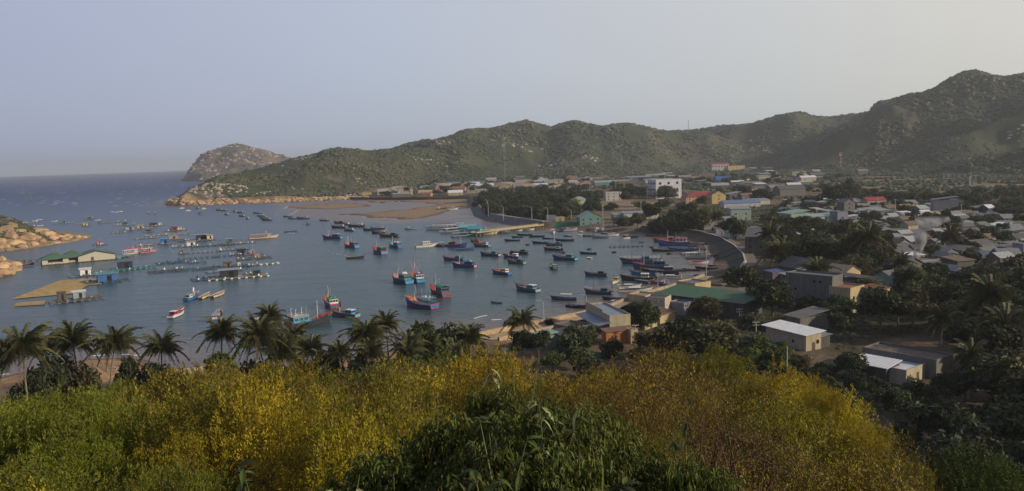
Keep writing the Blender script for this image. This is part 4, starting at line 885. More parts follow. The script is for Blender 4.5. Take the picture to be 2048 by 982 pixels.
# a raised yellow gangway roof along it
def plane_box(name, a, b, z0, z1, th, m, parent):
    d = b - a; mb = MB(); mb.box(((a.x + b.x) / 2, (a.y + b.y) / 2, (z0 + z1) / 2), (math.hypot(d.x, d.y), th, z1 - z0), rz=math.atan2(d.y, d.x)); return link(name, mb.mesh(name, m), parent)
def simple_house(px, py, w_, d_, h, roof, wall, rc, label, cat='building', rz=0, name='house', group=None, z=None, win=2, ov=.5):
    p = hit(px, py) if z is None else P(px, py, z); a = -math.atan2(p.x, p.y) + R(rz); return box_house(name, p, a, w_, d_, h, roof, wall, rc, label, cat, group, (px, py), win, ov)
_hm = {}
def box_house(name, p, rz, w_, d_, h, roof, wall, rc, label, cat, group, px, win=2, ov=.5, door=True, storeys=None):
    """origin: middle of the front (-Y) wall's foot"""
    r_ = thing(name, p, rz, label, cat, group, px)
    a = w_ / 2
    def wallm():
        mb = MB(); mb.box((0, d_ / 2, h / 2 - .75), (w_, d_, h + 1.5))
        rh = {'gable': w_ * .25, 'gabley': d_ * .25}.get(roof, 0)
        if roof == 'gable': mb.add([(-a, 0, h), (a, 0, h), (0, 0, h + rh), (-a, d_, h), (a, d_, h), (0, d_, h + rh)], [(0, 1, 2), (5, 4, 3)])
        if roof == 'gabley': mb.add([(-a, 0, h), (-a, d_, h), (-a, d_ / 2, h + rh), (a, 0, h), (a, d_, h), (a, d_ / 2, h + rh)], [(1, 0, 2), (3, 4, 5)])
        return mb.mesh('wall', wall)
    def roofm():
        mb = MB(); o = ov; rh = {'gable': w_ * .25, 'gabley': d_ * .25, 'hip': min(w_, d_) * .27, 'shed': d_ * .12, 'shedx': w_ * .12, 'flat': 0}.get(roof, 0); t = .12
        if roof == 'gable':
            k = rh / a
            for s in (-1, 1): 
                v = [(s * (a + o), -o, h - o * k), (0, -o, h + rh), (0, d_ + o, h + rh), (s * (a + o), d_ + o, h - o * k)]; slab(mb, v, t)
        elif roof == 'gabley':
            k = rh / (d_ / 2)
            for s in (-1, 1):
                yy = d_ / 2 + s * (d_ / 2 + o); v = [(-a - o, yy, h - o * k), (a + o, yy, h - o * k), (a + o, d_ / 2, h + rh), (-a - o, d_ / 2, h + rh)]; slab(mb, v, t)
        elif roof == 'hip':
            m_ = min(w_, d_) / 2; v = [(-a - o, -o, h), (a + o, -o, h), (a + o, d_ + o, h), (-a - o, d_ + o, h), (-a + m_ if w_ > d_ else 0, m_, h + rh), (a - m_ if w_ > d_ else 0, d_ - m_, h + rh)]
            if w_ > d_: v[4] = (-a + m_, d_ / 2, h + rh); v[5] = (a - m_, d_ / 2, h + rh); f = [(0, 1, 5, 4), (1, 2, 5), (2, 3, 4, 5), (3, 0, 4), (3, 2, 1, 0)]
            else: v[4] = (0, m_, h + rh); v[5] = (0, d_ - m_, h + rh); f = [(0, 1, 4), (1, 2, 5, 4), (2, 3, 5), (3, 0, 4, 5), (3, 2, 1, 0)]
            mb.add(v, f)
        elif roof == 'shed': slab(mb, [(-a - o, -o, h + .02), (a + o, -o, h + .02), (a + o, d_ + o, h + rh), (-a - o, d_ + o, h + rh)], t)
        elif roof == 'shedx': slab(mb, [(-a - o, -o, h + .02), (a + o, -o, h + rh), (a + o, d_ + o, h + rh), (-a - o, d_ + o, h + .02)], t)
        else:
            mb.box((0, d_ / 2, h + .05), (w_ - .36, d_ - .36, .1))
        return mb.mesh('roof', rc)
    link('wall', wallm(), r_); link('roof', roofm(), r_)
    if math.hypot(p[0], p[1]) < 340 and roof in ('shed', 'shedx'):
        mb = MB(); o = ov; rh = (d_ if roof == 'shed' else w_) * .12; k = 0
        if roof == 'shed':
            while k * .9 < w_ + 2 * o: mb.box((-a - o + k * .9 + .05, -o + .01, h + .13), (.07, .02, .02)); x = -a - o + k * .9 + .05; mb.v = mb.v[:-8]; mb.f = mb.f[:-6]; mb.m = mb.m[:-6]; mb.tube([(x, -o, h + .17), (x, d_ + o, h + rh + .15)], .05, 4); k += 1
        else:
            while k * .9 < d_ + 2 * o: y = -o + k * .9 + .05; mb.tube([(-a - o, y, h + .17), (a + o, y, h + rh + .15)], .05, 4); k += 1
        link('roof_ribs', mb.mesh('roof_ribs', rc), r_)['kind'] = 'stuff'
    if roof == 'flat':
        mb = MB()
        for s in (-1, 1): mb.box((s * (a - .08), d_ / 2, h + .3), (.2, d_ + .04, .6))
        for y in (.08, d_ - .08): mb.box((0, y, h + .28), (w_ - .22, .2, .56))
        link('parapet', mb.mesh('parapet', wall), r_)
    st = storeys or max(1, int(h / 3.0)); sh_ = h / st if storeys else 3.1; wn_ = win
    if wn_:
        wm_ = cached(('hw',), lambda: _unit('window', pm('glass')))
        for f in range(st):
            zz = 1.6 + f * sh_ + (sh_ - 3.1) * .4
            for k in range(wn_):
                x = -a + w_ * (k + .5) / wn_
                if f == 0 and door and k == wn_ // 2: link('door', cached(('hd',), lambda: _unit('door', pm('brown'))), r_, (x, -.02, 1.05), scale=(1.0, .08, 2.1)); continue
                ww = link('window', wm_, r_, (x, -.02, zz), scale=(min(1.2, w_ / wn_ * .5) * (sh_ / 3.1), .07, 1.15 * sh_ / 3.1))
            nl = max(1, int(d_ / 4)) if wn_ > 1 else 0
            for k in range(nl):
                for s in (-1, 1): link('window', wm_, r_, (s * (a + .0), d_ * (k + .5) / nl, zz), scale=(.07, 1.2 * sh_ / 3.1, 1.1 * sh_ / 3.1))
    return r_
def slab(mb, v, t):
    w2 = [(x, y, z + t) for x, y, z in v]; mb.add(list(v) + w2, [(3, 2, 1, 0), (4, 5, 6, 7), (0, 1, 5, 4), (1, 2, 6, 5), (2, 3, 7, 6), (3, 0, 4, 7)])
_tw = mat('teal_board', (.09, .30, .36), .6, .2, 2)
for (px, py, w_, h, c, lb) in ((934, 470, 12, 5.2, mat('pale_teal', (.22, .40, .42), .6, .2, 2), 'pale teal two-storey landing house at the pier head'), (948, 472, 9, 4.6, _tw, 'turquoise landing house at the pier head')):
    p = P(px, py, 0); box_house('landing_house', p + Vector((0, 0, .4)), -math.atan2(p.x, p.y) - .2, w_, 8, h, 'gabley', c, c, lb, 'building', None, (px, py), 3)
# small far jetty
landing([P(885, 418, 0), P(935, 412, 0)], 1.0, 1.6, 'small_jetty', 'thin dark jetty at the sandbar tip, below the far wall', 'jetty', step=5, post='black')
landing([P(1362, 510, 0), P(1398, 507, 0)], 1.1, 2.0, 'timber_landing', 'grey timber landing by the white canopied boat', 'jetty', step=4, deck='grey')
landing([P(1412, 514, 0), P(1466, 508, 0)], .8, 1.6, 'gangway', 'low dark gangway of floats reaching the revetment', 'jetty', step=3, deck='black')
mb = MB()
tp = P(1401, 509, 0); tr_ = thing('timber_tower', tp, 0, 'dark timber frame tower at the end of the landing', 'tower', None, (1401, 505))
for a in (-1.6, 1.6):
    for b in (-1.6, 1.6): link('post', cached(('pile', 'brown'), lambda: _unit('pile', pm('brown'))), tr_, (a, b, 3.2), scale=(.3, .3, 7))
for z in (2.2, 4.2, 6.2): link('floor_frame', cached(('plank', 'brown'), lambda: _unit('deck', pm('brown'))), tr_, (0, 0, z), scale=(3.9, 3.9, .2))

# ------------------------------------------------------------------ sea walls and revetment
conc = mat('wall_concrete', (.34, .27, .19), .9, .3, .5, bump=.4, bscale=3); conc_d = mat('dark_stone', (.080, .070, .060), .95, .4, .4, col2=(.035, .032, .03), bump=1.0, bscale=1.2); pathm = mat('path_concrete', (.34, .31, .26), .9, .2, .4)
def strip(name, line, prof, mats, label, cat='sea wall', seg=None):
    """extrude a profile [(offset to landward, z, mat)] along world points"""
    r_ = thing(name, (0, 0, 0), 0, label, cat, None, None); n = len(line); pts = [Vector((p[0], p[1], 0)) for p in line]
    nor = []
    for i in range(n):
        d = (pts[min(i + 1, n - 1)] - pts[max(i - 1, 0)]).normalized(); nor.append(Vector((-d.y, d.x, 0)))
    k = 0
    for i in range(n - 1):
        mb = MB()
        for j in range(len(prof) - 1):
            a = [pts[i] + nor[i] * prof[j][0] + Vector((0, 0, prof[j][1])), pts[i + 1] + nor[i + 1] * prof[j][0] + Vector((0, 0, prof[j][1])), pts[i + 1] + nor[i + 1] * prof[j + 1][0] + Vector((0, 0, prof[j + 1][1])), pts[i] + nor[i] * prof[j + 1][0] + Vector((0, 0, prof[j + 1][1]))]
            mb.add(a, [(0, 1, 2, 3)], prof[j][2])
        link('wall_section', mb.mesh('wall_section', mats), r_)
        if name in ('stone_revetment', 'stone_embankment') and i % 2 == 0:
            mb = MB(); mb.tube([pts[i] + nor[i] * prof[0][0] + Vector((0, 0, prof[0][1] + .05)), pts[i] + nor[i] * prof[1][0] + Vector((0, 0, prof[1][1] + .05))], .22, 4); link('slab_joint', mb.mesh('slab_joint', mats[0]), r_)
    return r_
def densify(line, step):
    o = []
    for a, b in zip(line[:-1], line[1:]):
        n = max(1, int((b - a).length / step)); o += [a.lerp(b, k / n) for k in range(n)]
    return o + [line[-1]]
# landward is to the left of the walking direction
wl = densify([P(a, b, 0) for a, b in ((700, 399), (760, 400), (850, 400), (938, 398))], 40)
strip('far_sea_wall', wl, [(0, -1, 0), (.3, 2.6, 0), (.3, 3.6, 1), (1.2, 3.6, 1), (1.2, 2.7, 1), (5, 2.8, 1)], [conc_d, conc], 'long dark sea wall with pale coping along the far tidal flats')
wl = densify([P(a, b, 0) for a, b in ((936, 400), (938, 415), (947, 434), (975, 443), (1010, 449), (1062, 457))], 10)
strip('stone_embankment', wl, [(0, -1, 0), (9, 4.6, 0), (9.4, 4.6, 1), (9.4, 5.4, 1), (9.9, 5.4, 1), (9.9, 4.6, 1), (16, 4.7, 1)], [mat('grey_stone', (.15, .145, .14), .95, .35, .4, bump=.8, bscale=1.2), pathm], 'sloping grey stone embankment with pale kerb and path left of the grove')
wl = densify([P(a, b, 0) for a, b in ((1262, 466), (1320, 470), (1365, 477), (1400, 489), (1424, 506), (1437, 524), (1438, 538), (1424, 553), (1405, 563))], 9)
strip('stone_revetment', wl, [(-2, -1, 0), (11, 3.6, 0), (11.4, 4.3, 1), (12.2, 4.3, 1), (12.4, 3.6, 2), (17, 3.7, 2)], [conc_d, mat('pale_kerb', (.46, .44, .40), .9, .2, .6), mat('lane_dirt', (.19, .15, .12), .95, .3, .3)], 'curved dark stone revetment with pale kerb around the eastern bay')
wl = densify([P(a, b, 0) for a, b in ((1405, 563), (1385, 571), (1352, 582), (1300, 597), (1250, 613), (1205, 632))], 9)
strip('harbour_wall', wl, [(-.2, -1, 0), (0, 3.4, 0), (1.0, 3.4, 0), (1.1, 2.5, 0), (5.0, 2.6, 0)], [conc], 'pale concrete sea wall running towards the near houses')
wl = densify([P(a, b, 0) for a, b in ((1212, 630), (1160, 642), (1090, 657), (1030, 669), (955, 686))], 9)
strip('promenade_wall', wl, [(-1.2, -1, 0), (-.5, 3.2, 0), (.5, 3.2, 0), (.5, 1.9, 0), (9.5, 1.9, 1), (9.5, 3.2, 0), (10.2, 3.2, 0), (10.4, -1, 0)], [mat('ochre_concrete', (.42, .31, .19), .9, .25, .5, bump=.4, bscale=3), mat('ramp_road', (.26, .20, .15), .95, .25, .3)], 'ochre concrete causeway with low parapets curving behind the palms')
# bits of stone on the revetment foot and beach
# ------------------------------------------------------------------ foam and wakes
fm = mat('foam', (.75, .76, .76), .8, .1, 3)
def foam(name, lines, label, wd=1.0, k='stuff'):
    mb = MB(); rn = random.Random(len(lines))
    for pts in lines:
        pts = [P(a, b, .05) for a, b in pts]; dn = densify(pts, 2.0)
        for i in range(len(dn) - 1):
            if rn.random() < .12: continue
            a, b = dn[i], dn[i + 1]; d = (b - a).normalized(); q = Vector((-d.y, d.x, 0)); w1 = rn.uniform(.25, 1.0) * wd
            mb.add([a - q * w1, b - q * w1 * .8, b + q * w1 * .6 + Vector((0, 0, .10)), a + q * w1 * .7 + Vector((0, 0, .10))], [(0, 1, 2, 3)])
    return kind(link(name, mb.mesh(name, fm)), k, label)
foam('surf', [[(572, 434), (588, 426), (600, 417)], [(546, 429), (556, 428)], [(568, 418), (575, 413)], [(610, 422), (620, 421)], [(724, 432), (731, 436)], [(766, 437), (772, 434)], [(786, 439), (790, 438)], [(948, 637), (962, 633), (974, 631)], [(983, 640), (1003, 639)],
              [(185, 712), (230, 708), (282, 711)], [(0, 750), (18, 747)]], 'small white breakers along the beaches', .6)
foam('boat_wake', [[(500, 478), (470, 480), (430, 481), (380, 484), (355, 488)], [(500, 480), (480, 482)]], 'pale wake behind the cream tour boat', 1.1)
foam('boat_wake', [[(700, 514), (670, 508), (645, 504)]], 'thin wake behind the dark open boat', .8)
foam('boat_wake', [[(573, 464), (560, 463)], [(575, 466), (590, 466)]], 'short white wake around the speeding boat', 1.2)
foam('boat_wake', [[(252, 425), (236, 426), (222, 423)]], 'white spray behind the speedboat near the open sea', 3.0)
wc = MB(); rn = random.Random(4)
for _ in range(110):
    px, py = rn.uniform(0, 365), 352 + 60 * rn.random() ** 1.3
    p = P(px, py, .2); r_ = math.hypot(p.x, p.y)
    if r_ > 9000: continue
    L = rn.uniform(2, 6) * r_ / 1500; wc.add([(p.x - L, p.y, .1), (p.x + L, p.y + L * .2, .1), (p.x + L * .8, p.y + L, .3), (p.x - L * .6, p.y + L * .7, .3)], [(0, 1, 2, 3)])
kind(link('whitecaps', wc.mesh('whitecaps', fm)), 'stuff', 'scattered whitecaps on the open sea')
# ------------------------------------------------------------------ trees
def leafmat(name, c, rnd=.25, trans=.25, var=.45, scale=.5): return mat(name, c, .6, var, scale, rnd=rnd, trans=trans, spec=.3)
LM = {'dark': leafmat('leaf_dark', (.050, .062, .024)), 'mid': leafmat('leaf_mid', (.062, .080, .026)), 'bright': leafmat('leaf_bright', (.105, .135, .030)), 'olive': leafmat('leaf_olive', (.080, .076, .028)),
      'yellow': leafmat('leaf_yellow', (.42, .40, .03), .1), 'dry': leafmat('leaf_dry', (.13, .095, .055)), 'grey': leafmat('leaf_grey', (.085, .090, .055)), 'palm': leafmat('palm_leaf', (.115, .118, .046), .2, .2)}
BARK = mat('bark', (.14, .115, .09), .95, .3, 3)
def crown_arrays(seed, R_=1.0, flat=.8, lobes=16, n=4200, ls=.085, shell=.55, up=.25, asp=1.0):
    """unit crown (radius about 1): leaf quads gathered in uneven clumps"""
    rn = np.random.RandomState(seed)
    c = rn.normal(size=(lobes, 3)); c /= np.linalg.norm(c, axis=1)[:, None]; c *= rn.uniform(.25, .78, (lobes, 1)); c[:, 2] = c[:, 2] * flat
    r = rn.uniform(.22, .46, lobes)
    k = rn.choice(lobes, n, p=r ** 2 / (r ** 2).sum()); d = rn.normal(size=(n, 3)); d /= np.linalg.norm(d, axis=1)[:, None]
    rad = r[k] * (rn.uniform(shell, 1.0, n) ** .6) * (1 + .25 * np.sin(d[:, 0] * 7 + k) * np.cos(d[:, 1] * 6 + k))
    p = c[k] + d * rad[:, None]; p[:, 2] = np.maximum(p[:, 2], -.75)
    nm_ = d * .6 + rn.normal(size=(n, 3)) * .7 + np.array([0, 0, up]); nm_ /= np.linalg.norm(nm_, axis=1)[:, None]
    t = np.cross(nm_, rn.normal(size=(n, 3))); t /= np.linalg.norm(t, axis=1)[:, None] + 1e-9; b = np.cross(nm_, t)
    s = ls * rn.uniform(.6, 1.5, n)[:, None]
    v = np.stack([p - t * s * asp, p + b * s * .5, p + t * s * asp, p - b * s * .5], 1)
    return v.reshape(-1, 3) * R_
def quads(n): return np.arange(n * 4).reshape(-1, 4)
def crown_mesh(seed, lm, **k):
    v = crown_arrays(seed, **k); return mesh_np('crown', v, quads(len(v) // 4), lm)
def trunk_mesh(seed, spread=.55):
    rn = random.Random(seed); mb = MB(); mb.tube([(0, 0, -.25), (.02, .01, .25), (.0, .03, .55)], [.055, .045, .035], 6)
    for k in range(5):
        a = k * 1.26 + rn.random(); e = (math.cos(a) * spread, math.sin(a) * spread, .95 + rn.random() * .2); m = (e[0] * .4, e[1] * .4, .68)
        mb.tube([(0, .02, .5), m, e], [.032, .022, .008], 4)
    return mb.mesh('trunk', BARK)
NV = 5
def crown_var(lmk, i):
    return cached(('crown', lmk, i), lambda: crown_mesh(100 + i, LM[lmk], flat=(.8, .65, .95, .75, .85)[i], lobes=(14, 20, 12, 18, 24)[i], n=3600))
def feather_var(lmk, i): return cached(('feather', lmk, i), lambda: crown_mesh(300 + i, LM[lmk], flat=.85, lobes=46, n=7000, ls=.05, shell=.1, asp=1.6))
def trunk_var(i): return cached(('trunk', i), lambda: trunk_mesh(i))
OCC = []          # (x, y, r) of what already stands
def free(x, y, r):
    return all((x - a) ** 2 + (y - b) ** 2 > (r + c) ** 2 for a, b, c in OCC)
_tn = [0]
def tree_at(x, y, h, cr, lmk='dark', label='', group=None, feather=False, name='tree', cat='tree', px=None, gz0=None):
    i = _tn[0] % NV; _tn[0] += 1; rn = random.Random(_tn[0]); z = gz(x, y) if gz0 is None else gz0
    t = thing(name, (x, y, z - .2), rn.uniform(0, 6.28), label, cat, group, px or proj(x, y, z + h * .6))
    cz = max(cr * .8, h * .40)
    ch = h - cz * .85
    link('trunk', trunk_var(i), t, scale=(cr * 1.15, cr * 1.15, ch / .75))
    link('crown', feather_var(lmk, i % 2) if feather else crown_var(lmk, i), t, (0, 0, ch), rz=rn.uniform(0, 6.28), scale=(cr * 1.12, cr * rn.uniform(.95, 1.2), cz * rn.uniform(1.0, 1.15)))
    return t
def tree(px, yt, yb, wpx, lmk='dark', label='', group='trees among the houses', D=None, **k):
    p = hit(px, yb) if D is None else PD(px, yb, D)
    if D is not None: p.z = gz(p.x, p.y)
    d = math.hypot(p.x, p.y); yt_z = PD(px, yt, d).z; h = max(yt_z - p.z, 2.5); cr = wpx / 2 * d / F
    OCC.append((p.x, p.y, cr * .55)); return tree_at(p.x, p.y, h, cr, lmk, label, group, px=(px, (yt + yb) / 2), **k)

# palms ------------------------------------------------------------
def frond_mesh(seed, droop):
    rn = np.random.RandomState(seed); n = 21; L = 1.0; vs = []; fs = []
    s = np.linspace(0, 1, n + 1); x = L * (s - .10 * droop * s ** 2); z = .42 * (1 - droop) * np.sin(s * 1.9) + .1 * s - droop * .95 * s ** 2.0
    for i in range(n):
        o = len(vs); w0 = .014 * (1 - s[i]) + .003; vs += [(x[i], -w0, z[i]), (x[i], w0, z[i]), (x[i + 1], w0 * .9, z[i + 1]), (x[i + 1], -w0 * .9, z[i + 1])]; fs.append((o, o + 1, o + 2, o + 3))
        if s[i] < .06: continue
        ll = .30 * math.sin(min(s[i] * 1.25 + .25, 1) * math.pi * .9 + .12) + .06
        for sg in (-1, 1):
            for half in (0, .5):
                a = rn.uniform(.85, 1.2); dz = -ll * rn.uniform(.35, .95); xx = x[i] + (x[i + 1] - x[i]) * half; zz = z[i] + (z[i + 1] - z[i]) * half
                o = len(vs); wd = .021; tipx = xx + ll * math.cos(a) * .9; tipy = sg * ll * math.sin(a)
                vs += [(xx - wd, 0, zz), (xx + wd, 0, zz), (tipx + wd * .4, tipy, zz + dz), (tipx - wd * .3, tipy * .96, zz + dz)]; fs.append((o, o + 1, o + 2, o + 3))
    return mesh_np('frond', np.array(vs), np.array(fs), LM['palm'])
def _dryf(m, d):
    m2 = m.copy(); m2.materials.clear(); m2.materials.append(d); return m2
def palm_at(x, y, h, cr, label, group='coconut palms', px=None, seed=0, lean=None, nf=32):
    rn = random.Random(seed + int(x * 7 + y * 3)); z = gz(x, y); t = thing('coconut_palm', (x, y, z - .2), 0, label, 'palm tree', group, px)
    la = rn.uniform(0, 6.28) if lean is None else lean; lo = rn.uniform(.03, .20) * h
    top = Vector((math.cos(la) * lo, math.sin(la) * lo, h)); mb = MB(); mb.tube([(0, 0, -.3), (0, 0, .2), (top.x * .25, top.y * .25, h * .4), (top.x * .6, top.y * .6, h * .75), top], [.30, .22, .17, .15, .13], 7)
    link('trunk', mb.mesh('trunk', mat('palm_bark', (.22, .19, .15), .9, .3, 3)), t)
    nf = rn.randint(26, 34); dry = mat('palm_dry', (.22, .16, .08), .8, .3)
    for k in range(nf):
        u = k / nf; dr = (.1, .35, .6, .85, 1.05)[int(u * 5)] + rn.uniform(-.06, .06); di = min(int(u * 5), 4)
        fmh = cached(('frond', di, k % 2), lambda: frond_mesh(di * 3 + k % 2, (.1, .35, .6, .85, 1.05)[di]))
        s = cr * (.85, 1.0, 1.05, 1.05, .9)[di] * rn.uniform(.78, 1.14)
        if di == 4 and rn.random() < .5: fmh = cached(('frondry',), lambda: _dryf(fmh, dry))
        link('frond', fmh, t, top, scale=(s * 1.06, s, s), rot=(rn.uniform(-.15, .15), -rn.uniform(.35, .85) if di == 0 else -(.55, .55, .38, .12, -.1)[di] * rn.uniform(.6, 1.2), k * 2.39996 + rn.uniform(-.2, .2)))
    def coc():
        mb = MB(); q = random.Random(2)
        for _ in range(8): mb.box((q.uniform(-.4, .4), q.uniform(-.4, .4), q.uniform(-.5, -.1)), (.26, .26, .3), top=.6)
        return mb.mesh('coconuts', mat('coconut', (.16, .13, .05), .6))
    link('coconuts', cached('coc', coc), t, top)
    return t
def palm(px, yc, wpx, D=None, yb=None, label='', **k):
    if D is None: p = hit(px, yb); D = math.hypot(p.x, p.y)
    q = PD(px, yc + wpx * .12, D); z = gz(q.x, q.y); palm_at(q.x, q.y, max(q.z - z, 3.0), wpx / 2 * D / F * 1.2, label, px=(px, yc), **k); OCC.append((q.x, q.y, .8))
gp = 'coconut palms along the near beach'
for px, yc, w_, D, lb in ((45, 688, 100, 160, 'coconut palm at the left edge of the view, with a pale straight trunk'), (95, 690, 60, 190, 'small coconut palm standing behind the one at the left edge'), (152, 672, 80, 182, 'coconut palm left of a twin, over the orange beach'), (202, 676, 82, 176, 'coconut palm whose bare trunk crosses the orange beach'),
                      (316, 686, 68, 185, 'lone short coconut palm above dark round bushes'), (436, 655, 72, 178, 'coconut palm left of the palm thicket, leaning over the water'), (498, 664, 94, 168, 'coconut palm with yellow drooping fronds and a bare pale trunk'), (530, 668, 66, 190, 'coconut palm pressed behind the yellow-fronded one'), (554, 628, 66, 184, 'tallest coconut palm of the thicket, in front of a blue boat'),
                      (560, 690, 84, 172, 'coconut palm low in the thicket with a leaning trunk'), (588, 668, 70, 186, 'coconut palm below the white-cabined blue boat'), (626, 690, 66, 175, 'coconut palm in front of the black hull with red bow'), (655, 712, 60, 170, 'low coconut palm right of the black hull'), (715, 655, 84, 176, 'broad coconut palm below the slate blue boat'), (684, 700, 60, 165, 'low coconut palm in the gap before the broad one'),
                      (742, 694, 64, 168, 'low coconut palm between the broad and the tall one'), (775, 640, 62, 186, 'tall coconut palm with a ragged upright crown'), (792, 702, 58, 165, 'low coconut palm under the ragged-crowned one'), (826, 682, 74, 172, 'coconut palm with pale hanging skirt of fronds'), (872, 690, 62, 176, 'coconut palm buried in the green trees'), (940, 668, 76, 180, 'dark coconut palm beside the causeway end'), (912, 700, 56, 172, 'low coconut palm before the causeway end')):
    palm(px, yc, w_, D, label=lb, group=gp)
palm(1052, 634, 66, None, 690, label='lone coconut palm standing against the ochre causeway', group=gp)
gv = 'coconut palms in the village'
for px, yc, w_, yb, lb in ((1545, 462, 50, 530, 'coconut palm right of the grey two-storey block'), (1556, 496, 62, 545, 'coconut palm above the blue tarpaulin'), (1690, 490, 50, 540, 'leftmost tall palm of the village palm row'), (1712, 478, 54, 545, 'second tall palm of the village palm row'), (1735, 466, 60, 548, 'tallest palm of the village palm row'), (1752, 480, 50, 540, 'fourth tall palm of the village palm row'), (1768, 502, 46, 545, 'rightmost palm of the village palm row'), (1672, 500, 44, 545, 'short palm before the dark grove'),
                        (1640, 532, 58, 585, 'short palm with fronds over the white corrugated roof'), (1901, 468, 48, 500, 'palm among the roofs near the smoke'), (1437, 430, 32, 460, 'small palm beside the pale mint house'), (1404, 398, 26, 425, 'small dark palm in front of the yellow end wall'), (1883, 628, 66, 690, 'palm hanging over the dark trees below the white roof'), (1985, 585, 92, 690, 'big palm at the right edge above the dark trees'), (2020, 640, 80, 740, 'second big palm at the right edge'), (811, 377, 16, 392, 'tiny palm before the far row of roofs'), (1560, 440, 30, 480, 'small palm behind the grey two-storey block'), (1800, 520, 40, 560, 'short palm left of the smoke'), (1945, 700, 70, 800, 'dark palm deep among the right-hand trees'), (942, 376, 14, 395, 'tiny palm at the end of the far wall')):
    palm(px, yc, w_, None, yb, label=lb, group=gv)
T = tree
